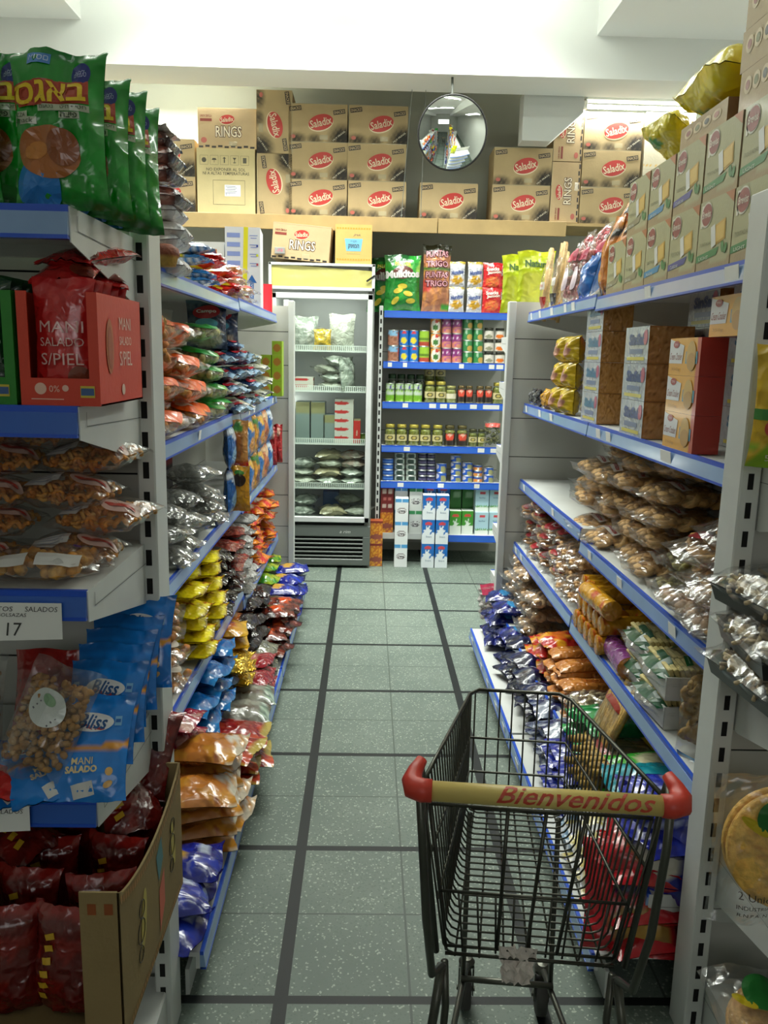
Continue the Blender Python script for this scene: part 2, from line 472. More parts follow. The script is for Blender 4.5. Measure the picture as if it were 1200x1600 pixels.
# ================================================================ shelving
ALLOW = None
def shelf(unit, T, L, D, tags=(), rail=True, brk=True, rail_col=None, hf=0.05, hb=0.13, name='shelf', dark_rail=False):
    """shelf in local frame: x along the length 0..L, front edge at y=0, back at y=D, top at z=0; T places it"""
    b = MB(); b.T = T
    b.box(0.003, L - 0.003, 0.006, D, -0.012, 0); b.box(0.003, L - 0.003, 0.006, 0.016, -0.045, -0.012)
    b.box(0.003, L - 0.003, D - 0.02, D, -0.035, -0.012)
    sh = b.build(name, WHITE_METAL, unit)
    if rail:
        r = MB(); r.T = T
        r.mi = 1; r.box(0.002, L - 0.002, -0.003, 0.006, -0.007, 0.003)
        r.mi = 0; r.add([(0.002, -0.004, -0.007), (L - 0.002, -0.004, -0.007), (L - 0.002, -0.008, -0.040), (0.002, -0.008, -0.040),
                         (0.002, 0.006, -0.007), (L - 0.002, 0.006, -0.007), (L - 0.002, 0.006, -0.046), (0.002, 0.006, -0.046)],
                        [(0, 3, 2, 1), (4, 5, 6, 7), (0, 1, 5, 4), (3, 7, 6, 2), (0, 4, 7, 3), (1, 2, 6, 5)])
        r.mi = 1; r.box(0.002, L - 0.002, -0.009, 0.006, -0.046, -0.040)
        r.build('price_rail', [RAILD if dark_rail else RAIL, RAILBLUE], sh)
        for (x, w_) in tags:
            t = MB(); t.T = T @ Matrix.Translation((x, -0.0085, -0.024)) @ Matrix.Rotation(radians(7), 4, 'X')
            t.box(-w_ / 2, w_ / 2, -0.0006, 0.0006, -0.019, 0.019); t.build('price_tag', PAPER, sh)
    if brk:
        for x in ((0.0, 1), (L, -1)):
            q = MB(); q.T = T
            xa, xb = (x[0], x[0] + 0.002 * x[1])
            pr = [(0.0, 0.0015), (D, 0.0015), (D, -hb), (D * 0.93, -hb), (0.0, -hf)]
            n = len(pr); vs = [(xa, y, z) for y, z in pr] + [(xb, y, z) for y, z in pr]
            q.add(vs, [tuple(range(n)), tuple(range(n, 2 * n))[::-1]] + [(i, (i + 1) % n, n + (i + 1) % n, n + i) for i in range(n)])
            # pressed line along the plate
            e = -0.0012 * x[1] + x[0]
            q.mi = 1
            q.add([(e, 0.03, -0.030), (e, D, -0.040), (e, D, -0.0415), (e, 0.03, -0.0315)], [(0, 1, 2, 3)])
            q.add([(e, 0.028, -0.008), (e, 0.030, -0.008), (e, 0.030, -0.0315), (e, 0.028, -0.0315)], [(0, 1, 2, 3)])
            q.build('bracket', [WHITE_METAL, mat('press_line', '#6f7370', rough=0.7)], sh)
    return sh
RAILD = mat('rail_deep', '#2a5cb4', rough=0.35, coat=0.3)

def post(unit, x, y, h, sx=0.03, sy=0.09, slot_face=-1, side=0, z0=0.0):
    """upright with a ladder of slots on the face at -y (slot_face=-1) or on a side face"""
    b = MB(); b.bbox(x - sx / 2, x + sx / 2, y - sy / 2, y + sy / 2, z0, h, 0.003)
    b.mi = 1
    z = z0 + 0.05
    while z < h - 0.05:
        if slot_face:
            yy = y + slot_face * (sy / 2 + 0.0006)
            b.add([(x - 0.006, yy, z), (x + 0.006, yy, z), (x + 0.006, yy, z + 0.033), (x - 0.006, yy, z + 0.033)], [(0, 1, 2, 3)])
        if side:
            xx = x + side * (sx / 2 + 0.0006)
            b.add([(xx, y - 0.006, z), (xx, y + 0.006, z), (xx, y + 0.006, z + 0.033), (xx, y - 0.006, z + 0.033)], [(0, 1, 2, 3)])
        z += 0.0595
    return b.build('post', [WHITE_METAL, SLOT], unit)

def slats(unit, x0, x1, y0, y1, z0, z1, step=0.2, axis='Y'):
    """back panel of stacked sheets with dark joints"""
    b = MB(); z = z0
    while z < z1 - 0.01:
        t = min(z + step - 0.004, z1); b.box(x0, x1, y0, y1, z, t); z += step
    b.mi = 1
    if axis == 'Y': b.box(x0, x1, y0 + 0.003, y1 - 0.003, z0, z1)
    else: b.box(x0 + 0.003, x1 - 0.003, y0, y1, z0, z1)
    return b.build('back_panel', [PANEL, SLOT], unit)

def Tx(x, y, z, d):
    """shelf frames: d='-y' front faces the camera side, '+x' faces right, '-x' faces left"""
    M = Matrix.Translation((x, y, z))
    if d == '-y': return M
    if d == '+x': return M @ Matrix.Rotation(radians(90), 4, 'Z')
    if d == '-x': return M @ Matrix.Rotation(radians(-90), 4, 'Z')
    if d == '+y': return M @ Matrix.Rotation(radians(180), 4, 'Z')

HG = 1.83
random.seed(5)
# ---- left gondola: end shelves facing the camera, long side facing the aisle
GL = empty('gondola_shelving', (-0.9, 3.4, 0)); tag(GL, 'white metal gondola shelving along the left of the aisle', 'shelving')
GLi = GL  # children are written in world coordinates, then moved under the empty
_parts0 = set(COL.objects)
post(GL, -0.437, 1.665, HG + 0.0, 0.036, 0.09)
post(GL, -1.35, 1.665, HG, 0.036, 0.09)
slats(GL, -1.33, -0.456, 1.69, 1.71, 0.10, HG, 0.2)
for z, lr in ((1.755, 0), (1.46, 1), (1.165, 1), (0.80, 1), (0.405, 1)):
    shelf(GL, Tx(-1.33, 1.28, z, '-y'), 0.885, 0.375, brk=True, dark_rail=(z < 1.7), hb=0.125)  # top rail takes the paler plastic, its reflected light put into the colour
b = MB(); b.bbox(-1.34, -0.43, 1.22, 1.67, 0.0, 0.13, 0.004); b.build('base_shelf', WHITE_METAL, GL)
# spine and far end
slats(GL, -1.012, -0.992, 1.75, 5.04, 0.10, HG, 0.2, 'X')
for y in (3.60,):
    post(GL, -0.975, y, HG, 0.03, 0.05, 0, 1)
slats(GL, -1.30, -0.485, 5.075, 5.095, 0.08, HG, 0.2)
post(GL, -0.468, 5.085, HG + 0.03, 0.036, 0.06, 1)
post(GL, -1.31, 5.085, HG, 0.036, 0.06, 1)
def tl(L, n, seed=0):
    r = random.Random(seed); return [(r.uniform(0.05, L - 0.05), r.choice((0.03, 0.04, 0.045))) for _ in range(n)]
LA = [(-0.56, 1.765), (-0.56, 1.30), (-0.56, 0.90), (-0.555, 0.51), (-0.52, 0.29)]
LB = [(-0.56, 1.775), (-0.56, 1.30), (-0.56, 0.885), (-0.555, 0.44), (-0.52, 0.22)]
LTA = [[], [(0.95, .035)], [], [(0.5, .03)], []]
LTB = [[], [(0.25, .04), (0.42, .04), (1.2, .04)], [(0.25, .04), (1.3, .04)], [], []]
for k in range(5):
    x, z = LA[k]; shelf(GL, Tx(x, 1.76, z, '+x'), 1.835, x + 0.99, tags=LTA[k])
    x, z = LB[k]; shelf(GL, Tx(x, 3.605, z, '+x'), 1.44, x + 0.99, tags=LTB[k])
for (y, L_) in ((1.76, 1.835), (3.605, 1.44)):
    shelf(GL, Tx(-0.378, y, 0.115, '+x'), L_, 0.61, brk=False, name='base_shelf')
    b = MB(); b.box(-0.42, -0.41, y, y + L_, 0.0, 0.07); b.build('kick_plate', WHITE_METAL, GL)

# ---- right gondola
GR = empty('gondola_shelving', (1.2, 3.0, 0)); tag(GR, 'white metal gondola shelving along the right of the aisle', 'shelving')
post(GR, 0.776, 1.665, HG + 0.05, 0.042, 0.085)
slats(GR, 0.80, 1.66, 1.69, 1.71, 0.10, HG, 0.2)
post(GR, 1.69, 1.665, HG, 0.042, 0.085)
for z in (1.355, 0.915, 0.505, 0.155):
    shelf(GR, Tx(0.80, 1.24, z, '-y'), 0.87, 0.40, hb=0.14, hf=0.06)
slats(GR, 1.262, 1.282, 1.74, 4.18, 0.10, HG, 0.2, 'X')
slats(GR, 0.735, 1.75, 4.225, 4.245, 0.05, HG, 0.2)
post(GR, 0.718, 4.235, HG, 0.036, 0.06, 1)
post(GR, 1.77, 4.235, HG, 0.036, 0.06, 1)
post(GR, 1.245, 2.95, HG, 0.03, 0.05, 0, -1)
RA = [(0.80, 1.765), (0.80, 1.325), (0.80, 0.895), (0.785, 0.585), (0.70, 0.285)]
RB = [(0.80, 1.775), (0.80, 1.325), (0.80, 0.935), (0.785, 0.60), (0.70, 0.27)]
# side frames for '-x': local x runs towards -Y, so start at the far end
RTA = [[(0.55, .05), (1.1, .07)], [(0.15, .05), (0.27, .05), (0.8, .075)], [(0.15, .04), (0.5, .05), (0.95, .05)], [], []]
RTB = [[(0.1, .03), (0.3, .04), (0.55, .05), (0.8, .04), (0.93, .05)], [(0.1, .035), (0.42, .05), (0.66, .05)], [(0.15, .04), (0.8, .04)], [(0.1, .05), (0.25, .05)], [(0.12, .06), (0.3, .06)]]
for k in range(5):
    x, z = RB[k]; shelf(GR, Tx(x, 4.195, z, '-x'), 1.24, 1.26 - x, tags=RTB[k])
    x, z = RA[k]; shelf(GR, Tx(x, 2.945, z, '-x'), 1.19, 1.26 - x, tags=RTA[k])
for (y, L_, tg) in ((4.195, 1.24, [(0.15, .06), (0.5, .06), (0.7, .05), (0.95, .06), (1.15, .05)]), (2.945, 1.19, [(0.2, .06), (0.5, .05), (0.75, .06)])):
    shelf(GR, Tx(0.575, y, 0.12, '-x'), L_, 0.685, tags=tg, brk=False, name='base_shelf')
    b = MB(); b.box(0.61, 0.62, y - L_, y, 0.0, 0.075); b.build('kick_plate', WHITE_METAL, GR)
# far end shelves of the right gondola, seen edge on past its end panel
for z in (1.66, 1.42, 1.07, 0.62, 0.34):
    shelf(GR, Tx(1.72, 4.60, z, '+y'), 0.99, 0.34, hb=0.12, hf=0.05)
b = MB(); b.bbox(0.73, 1.72, 4.27, 4.62, 0.0, 0.11, 0.004); b.build('base_shelf', WHITE_METAL, GR)
# far end shelves of the left gondola
for z in (1.5, 1.1, 0.7, 0.35):
    shelf(GL, Tx(-0.49, 5.43, z, '+y'), 0.80, 0.33, hb=0.11)

# ---- shelving along the back wall
GB = empty('wall_shelving', (0.55, 6.2, 0)); tag(GB, 'blue-railed wall shelving of cans and jars at the end of the aisle', 'shelving')
BZ = [1.865, 1.507, 1.216, 0.896, 0.627, 0.262]
BX0, BX1, BY0 = 0.105, 1.02, 6.04
post(GB, 0.085, 6.07, 1.90, 0.028, 0.06)
post(GB, 1.04, 6.07, 1.90, 0.028, 0.06)
slats(GB, 0.10, 1.03, 6.425, 6.44, 0.08, 1.90, 0.3)
BT = [[], [(0.05, .03), (0.16, .03), (0.57, .035), (0.79, .04), (0.85, .05)], [(0.17, .04), (0.37, .05), (0.45, .05), (0.52, .05), (0.67, .05), (0.80, .12)],
      [(0.19, .045), (0.74, .05), (0.84, .06)], [(0.15, .045), (0.45, .045), (0.72, .04)], []]
for k, z in enumerate(BZ[:5]):
    shelf(GB, Tx(BX0, BY0, z, '-y'), BX1 - BX0, 0.38, tags=BT[k], dark_rail=True, brk=False)
shelf(GB, Tx(0.62, BY0 - 0.05, 0.235, '-y'), 0.40, 0.43, dark_rail=True, brk=False)
shelf(GB, Tx(BX0, BY0, 0.235, '-y'), 0.515, 0.38, rail=False, brk=False)

def rebase(root):
    T = Matrix.Translation(-root.location)
    done = set()
    for c in root.children_recursive:
        if c.type == 'MESH' and c.parent == root and c.data not in done:
            c.data.transform(T); done.add(c.data)
            for g in c.children:
                if g.type == 'MESH' and g.data not in done: g.data.transform(T); done.add(g.data)
for r_ in (GL, GR, GB): rebase(r_)

# ================================================================ loft shelf with wooden edge
LOFT_Y = 6.0
lf = empty('loft_shelf', (0.3, 6.2, 2.495)); tag(lf, 'wooden loft shelf edged with a plain board, high over the back wall', 'shelf')
WOOD = mat('plain_board', '#a98f5e', rough=0.6, var=0.15, vscale=7)
b = MB(); b.box(-2.6, 2.6, -0.18, 0.28, -0.02, 0.0); b.build('shelf_board', WOOD, lf)
for (x0, x1) in ((-2.6, 0.165), (0.17, 1.07)):
    b = MB(); b.bbox(x0, x1, -0.20, -0.18, -0.095, 0.004, 0.002); b.build('edge_board', WOOD, lf)
# ================================================================ makers of packaging
def clampf(x, a=0.0, b=1.0): return a if x < a else b if x > b else x
def layers_fn(base, layers=()):
    """print design: later layers win. e=ellipse r=rect d=band(slanted) s=stripes n=noise patches z=zigzag band"""
    B = lin(base); Ls = []
    for l in layers: Ls.append((l[0],) + tuple(l[1:-1]) + (lin(l[-1]),))
    def f(u, v, side=0):
        c = B
        for l in Ls:
            k = l[0]
            if k == 'e':
                if ((u - l[1]) / l[3]) ** 2 + ((v - l[2]) / l[4]) ** 2 < 1: c = l[-1]
            elif k == 'r':
                if l[1] <= u <= l[3] and l[2] <= v <= l[4]: c = l[-1]
            elif k == 'd':
                if abs(v - l[1] - l[2] * (u - .5)) < l[3]: c = l[-1]
            elif k == 's':       # stripes inside a v range: freq, duty, v0, v1
                if l[3] <= v <= l[4] and (u * l[1]) % 1.0 < l[2]: c = l[-1]
            elif k == 't':       # stripes across, freq, duty, u0,u1
                if l[3] <= u <= l[4] and (v * l[1]) % 1.0 < l[2]: c = l[-1]
            elif k == 'n':
                if noise.noise(Vector((u * l[1] + l[3], v * l[1] * 1.3, side * 3.0 + l[3]))) > l[2]: c = l[-1]
            elif k == 'w':       # wavy edge: everything under v0
                if v < l[1] + l[2] * sin(u * l[3] + 0.6): c = l[-1]
        return c
    return f

class Pillow:
    def __init__(s, w, h, d, seed=1, wr=1.0, fin=0.055, fill=1.0, tuck=0.10, sagging=0.0, boxy=0.0):
        s.bx = boxy; s.cache = {}; s.nu = 14; s.nv = 16
        s.w, s.h, s.d, s.fin, s.fill, s.wr, s.tuck, s.sg = w, h, d, fin, fill, wr, tuck, sagging
        r = random.Random(seed); s.k = r.random() * 50
        s.a = [r.uniform(0, 6.28) for _ in range(6)]
    def t(s, u, v):
        a = abs(2 * u - 1); b = abs(2 * v - 1) / (1 - s.fin)
        if b >= 1: return 0.0012
        vv = v - 0.06 * s.sg
        q = (1 - a ** (2.3 + 8 * s.bx)) ** (0.62 - .3 * s.bx) * (1 - b ** (2.8 + 9 * s.bx)) ** (0.62 - .3 * s.bx)
        return s.d / 2 * q * (1 + s.sg * (0.5 - v)) + 0.0012
    def p(s, u, v, side=-1, off=0.0):
        b = 2 * v - 1
        x = (2 * u - 1) * s.w / 2 * (1 - s.tuck * (1 - abs(b) ** 2.5))
        n1 = noise.noise(Vector((u * 4 + s.k, v * 4, side * 2.0)))
        n2 = noise.noise(Vector((u * 11 + s.k, v * 9, side * 2.0 + 5)))
        edge = abs(b) ** 3
        cre = sin(u * 26 + s.a[0] + 3 * v) * edge * 0.035 + sin(u * 41 + s.a[1]) * edge * 0.018
        ridge = abs(n2) * 0.09
        y = side * (s.t(u, v) + s.d * s.wr * (n1 * 0.13 - ridge + cre) * min(1, s.t(u, v) / (s.d * .2)) + off)
        if b > 1 - s.fin * 1.2 or b < -1 + s.fin * 1.2: y += 0.0025 * sin(u * 34 + s.a[2]) + s.d * 0.10 * sin(u * 7 + s.a[3]) * s.wr
        z = v * s.h
        z += s.h * 0.012 * sin(u * 9 + s.a[4]) * s.wr * (1 if v > .5 else 0.3) * abs(b)
        return (x, y, z)
    def pl(s, off=0.0007):
        # label coordinates in metres: x from the middle, z from the bottom
        def f(x, z):
            v = clampf(z / s.h, 0.01, .99); b = 2 * v - 1
            hw = s.w / 2 * (1 - s.tuck * (1 - abs(b) ** 2.5))
            return s.q(clampf(x / hw / 2 + .5, 0.0, .9999), v, off)
        return f
    def q(s, u, v, off):
        # point on the front grid actually built, lifted by off
        nu, nv = s.nu, s.nv
        a = u * nu; b = v * nv; i = min(int(a), nu - 1); j = min(int(b), nv - 1); fa = a - i; fb = b - j
        def g(i, j):
            k = (i, j)
            if k not in s.cache: s.cache[k] = s.p(i / nu, j / nv, -1)
            return s.cache[k]
        A, B, C_, D_ = g(i, j), g(i + 1, j), g(i + 1, j + 1), g(i, j + 1)
        r = [A[k] * (1 - fa) * (1 - fb) + B[k] * fa * (1 - fb) + C_[k] * fa * fb + D_[k] * (1 - fa) * fb for k in range(3)]
        r[1] -= off + .0004
        return tuple(r)

def pillow(name, w, h, d, design, nu=14, nv=18, seed=1, m=None, wr=1.0, fin=0.055, tuck=0.1, sag=0.0, deco=None, boxy=0.0):
    def mk():
        P = Pillow(w, h, d, seed, wr, fin, 1, tuck, sag, boxy); P.nu = nu; P.nv = nv; b = MB()
        for sd in (-1, 1):
            b.grid(lambda u, v: P.p(u, v, sd), nu, nv, (lambda u, v: design(u if sd < 0 else 1 - u, v, 0)), flip=(sd > 0))
        o = b.build(name, m or FOIL, smooth=True)
        if deco: deco(P, o)
        return o
    return mk

def ink_child(o, name='printed_logo', mats=None):
    """context: returns MB, finish"""
    b = MB()
    def done(nm=name, m=None): return b.build(nm, m or GLOSSINK, o)
    return b, done

# ---- food pieces packed in a pillow volume
def food(P, kind, n, size, cols, seed=1, squash=0.75, align=None):
    r = random.Random(seed); b = MB(); cs = [lin(c) for c in cols]
    for _ in range(n):
        for _t in range(30):
            u, v = r.uniform(.06, .94), r.uniform(P.fin + .03, 1 - P.fin - .05); t = P.t(u, v) - size * (0.45 if kind != 'ring' else 0.5)
            if t > -size * .2: break
        t = max(t, 0.0)
        p = P.p(u, v, -1); x = p[0]; z = p[2]
        sd = r.choice((-1, 1, 1, -1, 0)); y = sd * t * r.uniform(0.55, 1.0)
        R = Matrix.Rotation(r.uniform(0, 6.28), 4, 'Y') @ Matrix.Rotation(r.gauss(0, .5), 4, 'X') @ Matrix.Rotation(r.gauss(0, .4), 4, 'Z')
        if align == 'x': R = Matrix.Rotation(r.gauss(0, .08), 4, 'Y') @ Matrix.Rotation(r.gauss(0, .05), 4, 'Z')
        if align == 'z': R = Matrix.Rotation(pi / 2 + r.gauss(0, .06), 4, 'Y')
        b.T = Matrix.Translation((x, y, z)) @ R
        b.col = mix(cs[0], cs[1 % len(cs)], r.random()) if len(cs) > 1 else cs[0]
        if kind == 'ring':
            n1, n2 = 10, 5; vs = []; fs = []; R0 = size * .5; r0 = size * .2
            for i in range(n1):
                a = 2 * pi * i / n1
                for k in range(n2):
                    q = 2 * pi * k / n2; vs.append(((R0 - r0 + r0 * cos(q)) * cos(a), r0 * sin(q), (R0 - r0 + r0 * cos(q)) * sin(a)))
            for i in range(n1):
                for k in range(n2): fs.append((i * n2 + k, ((i + 1) % n1) * n2 + k, ((i + 1) % n1) * n2 + (k + 1) % n2, i * n2 + (k + 1) % n2))
            b.add(vs, fs)
        elif kind == 'disc':
            b.T = b.T @ Matrix.Rotation(pi / 2, 4, 'X'); q = size / 2
            b.lathe([(0, -q * .16), (q * .85, -q * .16), (q, 0), (q * .8, q * .16), (0, q * .2)], 10, cap=False)
        elif kind == 'stick':
            b.tube([(-size * .5, 0, 0), (0, 0, r.uniform(-.03, .03) * size), (size * .5, 0, 0)], size * .055, 6)
        elif kind == 'nut':
            q = size / 2; b.lathe([(0, -q), (q * .55, -q * .7), (q * .75, 0), (q * .55, q * .7), (0, q)], 6, cap=False)
        elif kind == 'chunk':
            q = size / 2; vs = []
            b.lathe([(0, -q * .6), (q * .8, -q * .5), (q * .9, q * .1), (q * .5, q * .5), (0, q * .6)], 7, cap=False)
        elif kind == 'spiral':
            pts = [(size * .5 * (i / 9 - .5) * 2, size * .16 * cos(i * 1.1), size * .16 * sin(i * 1.1)) for i in range(10)]
            b.tube(pts, size * .12, 5)
    b.T = None
    return b

def clearbag(name, w, h, d, kind, n, size, cols, seed=1, part='cookies', film=None, wr=1.2, fin=0.08, deco=None, top=None, align=None, sag=0.2, nu=12, nv=14):
    def mk():
        P = Pillow(w, h, d, seed, wr, fin, 1, 0.08, sag); P.nu = nu; P.nv = nv; b = MB()
        for sd in (-1, 1): b.grid(lambda u, v: P.p(u, v, sd), nu, nv, flip=(sd > 0))
        o = b.build(name, film or FILM, smooth=True)
        Q = Pillow(w * .94, h, d * .94, seed, 0.6, fin + .03, 1, 0.08, sag)
        food(Q, kind, n, size, cols, seed, align=align).build(part, FOOD, o, True)
        if deco: deco(P, o)
        return o
    return mk

# ---- cartons
def carton(name, w, d, h, faces, texts=(), nx=10, m=None, base='#c8b28a', lid=None, extra=None, inkname='lettering'):
    """faces: dict front/side/top -> design function(u,v). origin bottom centre of the front face, body behind it (+y)"""
    bf = layers_fn(base)
    def mk():
        b = MB(); F = lambda k: faces.get(k, bf)
        hw = w / 2
        def n_(L): return max(2, min(40, int(nx * L / max(w, h))))
        b.grid(lambda u, v: ((u * 2 - 1) * hw, 0, v * h), n_(w), n_(h), lambda u, v: F('front')(u, v, 0))
        b.grid(lambda u, v: ((1 - u * 2) * hw, d, v * h), 2, 2, lambda u, v: bf(u, v, 0))
        b.grid(lambda u, v: (hw, u * d, v * h), n_(d), n_(h), lambda u, v: F('side')(u, v, 0))
        b.grid(lambda u, v: (-hw, d - u * d, v * h), n_(d), n_(h), lambda u, v: F('side')(u, v, 0))
        b.grid(lambda u, v: ((u * 2 - 1) * hw, v * d, h), n_(w), n_(d), lambda u, v: F('top')(u, v, 0))
        b.grid(lambda u, v: ((u * 2 - 1) * hw, d - v * d, 0), 2, 2, lambda u, v: bf(u, v, 0))
        o = b.build(name, m or CARD)
        if texts:
            k = MB(); box_ink(k, w, d, h, texts); k.build(inkname, INK, o)
        if extra: extra(o)
        return o
    return mk
def face_pl(face, w, d, h, e=0.0008):
    if face == 'front': return lambda x, y: (x, -e, y)
    if face == 'right': return lambda x, y: (w / 2 + e, x + d / 2, y)
    if face == 'left': return lambda x, y: (-w / 2 - e, d / 2 - x, y)
    if face == 'top': return lambda x, y: (x, y, h + e)
def box_ink(k, w, d, h, texts):
    """items: (face, kind, ...) with fractions of the face; kinds: text, ell, rect"""
    lay = 0
    for t in texts:
        lay += 1
        fw = w if t[0] in ('front', 'top') else d; fh = h if t[0] != 'top' else d
        pl = face_pl(t[0], w, d, h, 0.0006 + 0.00025 * lay)
        k.color(t[-1])
        if t[1] == 'text':
            _, _, s_, cx, cy, tw, th, opt, _c = t
            k.text(s_, (cx - .5) * fw, cy * fh, tw * fw if tw else None, pl, h=th * fh if th else None, **opt)
        elif t[1] == 'ell':
            _, _, cx, cy, rx, ry, rot, _c = t; k.ell((cx - .5) * fw, cy * fh, rx * fw, ry * fh, pl, rot)
        elif t[1] == 'rect':
            _, _, cx, cy, rw, rh, rot, _c = t; k.rect((cx - .5) * fw, cy * fh, rw * fw, rh * fh, pl, rot)

# ---- tins and jars
def can(name, r, h, design, lidcol=None, seg=16):
    def mk():
        b = MB(); rows = 12
        prof = [(r, 0.003 + (h - 0.006) * i / rows) for i in range(rows + 1)]
        b.lathe(prof, seg * 2, lambda a, z, k: design(a, z / h, 0), cap=False)
        o = b.build(name, CANP, smooth=True)
        t = MB(); t.lathe([(0, 0.001), (r * .97, 0.0), (r * 1.02, 0.002), (r * 1.02, 0.0045), (r, 0.0045)], seg, cap=False)
        t.lathe([(r, h - .0045), (r * 1.02, h - .0045), (r * 1.02, h), (r * .95, h), (r * .92, h - .003), (0, h - .003)], seg, cap=False)
        t.build('rim', TIN, o, True)
        return o
    return mk
CANP = mat('tin_print', attr=True, rough=0.3, coat=0.3)
def jar(name, r, h, fill, lid, label=None, seg=14, labf=None, neck=0.8):
    def mk():
        b = MB(); hl = h * 0.86
        b.lathe([(0, 0), (r * .9, 0), (r, 0.006), (r, hl * .82), (r * neck, hl * .96), (r * neck, hl)], seg, cap=False)
        o = b.build(name, GLASS, smooth=True)
        c = MB(); rr = r * .94; g = random.Random(3); n = seg
        f1, f2 = lin(fill[0]), lin(fill[1])
        c.lathe([(0, .003)] + [(rr, .003 + (hl * .8) * i / 9) for i in range(10)] + [(r * neck * .9, hl * .9), (0, hl * .9)], n * 2,
                lambda a, z, k: mix(f1, f2, clampf(.5 + 1.6 * noise.noise(Vector((sin(a * 6.28) * 3, cos(a * 6.28) * 3, z * 90))))), cap=False)
        c.build('preserve', mat('preserve', attr=True, rough=0.25, coat=0.6), o, True)
        l = MB(); l.color(lid); l.lathe([(r * neck * 1.04, hl * .97), (r * neck * 1.08, hl), (r * neck * 1.08, h * .985), (r * neck, h), (0, h)], seg * 2, cap=False)
        l.build('lid', mat('lacquered_lid', attr=True, rough=0.25, metal=0.4), o, True)
        if label:
            q = MB(); z0, z1 = label[0] * h, label[1] * h
            q.grid(lambda u, v: ((r + .0008) * sin((u - .5) * label[2]), -(r + .0008) * cos((u - .5) * label[2]), z0 + (z1 - z0) * v), 14, 8, lambda u, v: labf(u, v, 0))
            q.build('label', GLOSSINK, o, True)
        return o
    return mk
def roll(name, r, L, design, endcol='#c9862a', seg=14):
    """biscuit roll lying along y, origin under its front end"""
    def mk():
        b = MB(); b.T = Matrix.Translation((0, 0, r)) @ Matrix.Rotation(-pi / 2, 4, 'X')
        b.lathe([(r, L * i / 12) for i in range(13)], seg, lambda a, z, k: design(a, z / L, 0), cap=False)
        o = b.build(name, FOIL_S, smooth=True)
        e = MB(); e.color(endcol)
        for y0, s_ in ((0, -1), (L, 1)):
            e.T = Matrix.Translation((0, y0, r)) @ Matrix.Rotation(pi / 2 if s_ < 0 else -pi / 2, 4, 'X')
            e.lathe([(r, 0), (r * .9, .003), (r * .3, .004), (0, .002)], seg, cap=False)
        e.build('wrapper_end', FOIL_S, o, True)
        return o
    return mk

def jig(i, a, k=1): return random.Random(i * 977 + k * 131).uniform(-a, a)
# ================================================================ cartons on the loft
KRAFT = '#b09a72'
def saladix_face(u, v, s=0):
    c = lin(KRAFT)
    g = noise.noise(Vector((u * 5, v * 4, 2)))
    d1 = ((u - .95) / .33) ** 2 + ((v - .12) / .42) ** 2
    d2 = ((u - .12) / .22) ** 2 + ((v - .06) / .22) ** 2
    d3 = ((u - .45) / .16) ** 2 + ((v - .05) / .2) ** 2
    k = max(1 - d1, (1 - d2) * .8, (1 - d3) * .7)
    if k > 0:
        chk = 0.5 + .5 * sin(u * 150) * sin(v * 100)
        c = mix(c, lin('#2b2824'), clampf(k * 1.25 * (0.75 + .35 * chk) + g * .1))
    return c
def oval_logo(k, pl, cx, cy, sc, rot, word='Saladix', bg='#b03028', fg='#d6c8a8'):
    k.color('#d9cba8'); k.ell(cx, cy - .012 * sc, .200 * sc, .122 * sc, lambda x, y: pl(x, y), rot)
    k.color(bg); k.ell(cx, cy, .195 * sc, .115 * sc, lambda x, y: tuple(Vector(pl(x, y)) + PLN * .0005), rot)
    k.color(fg); k.text(word, cx, cy, .34 * sc, lambda x, y: tuple(Vector(pl(x, y)) + PLN * .001), h=.115 * sc, rot=rot, bold=.015)
PLN = Vector((0, -1, 0))
def saladix_marks(w, h, rings=False):
    def f(o):
        k = MB(); pl = lambda x, y: (x, -.0012, y)
        pl2 = lambda x, y: (x, -.0022, y)
        if not rings:
            oval_logo(k, pl, 0.02, h * .52, .44, radians(14))
            for (cx, cy, r_) in ((-.38 * w, h * .87, radians(8)), (.36 * w, h * .80, radians(9))):
                k.color('#2b2522'); k.rect(cx, cy, .20 * w, .12 * h, pl, r_)
                k.color('#b9a27a'); k.text('SNACKS!', cx, cy, .18 * w, pl2, h=.08 * h, rot=r_, bold=.02)
            k.color('#d8cfb8'); k.text('MUY FRAGIL', .36 * w, h * .17, .26 * w, pl2, h=.045 * h, rot=radians(38))
            k.color('#a9584a'); k.ell(-.42 * w, h * .13, .04 * w, .05 * h, pl)
        else:
            oval_logo(k, pl, -.0, h * .72, .26, radians(6))
            k.color('#4a2f24'); k.text('RINGS', .01, h * .42, .46 * w, pl, h=.30 * h, bold=.07)
            k.color('#e3d6ba'); k.text('RINGS', .01, h * .42, .44 * w, pl2, h=.27 * h, bold=.01)
            k.color('#7c3328'); k.text('SABOR CEBOLLA', -.36 * w, h * .80, .2 * w, pl, h=.06 * h, bold=.02)
            k.rect(-.36 * w, h * .70, .2 * w, .07 * h, pl)
            k.color('#a9584a'); k.ell(-.4 * w, h * .2, .05 * w, .07 * h, pl)
            k.color('#2b2522')
            for i in range(9): k.rect((-.45 + i * .11) * w, h * (.035 + .02 * (i % 2)), .075 * w, .05 * h, pl)
        k.build('printed_logo', INK, o)
        t = MB(); t.color('#8d7a55'); t.rect(0, h * .995, w, .004, pl2); t.color('#cbb98f')
        t.rect(w * .1, h * .12, .055, .03, lambda x, y: (x, -.003, y)); t.build('tape', mat('clear_tape', '#cfc4a0', rough=.1, alpha=.5), o)
    return f
def mk_sal(w=.405, h=.243, d=.26): return carton('snack_carton', w, d, h, {'front': saladix_face}, nx=36, m=CARTONBOARD, base=KRAFT, extra=saladix_marks(w, h))
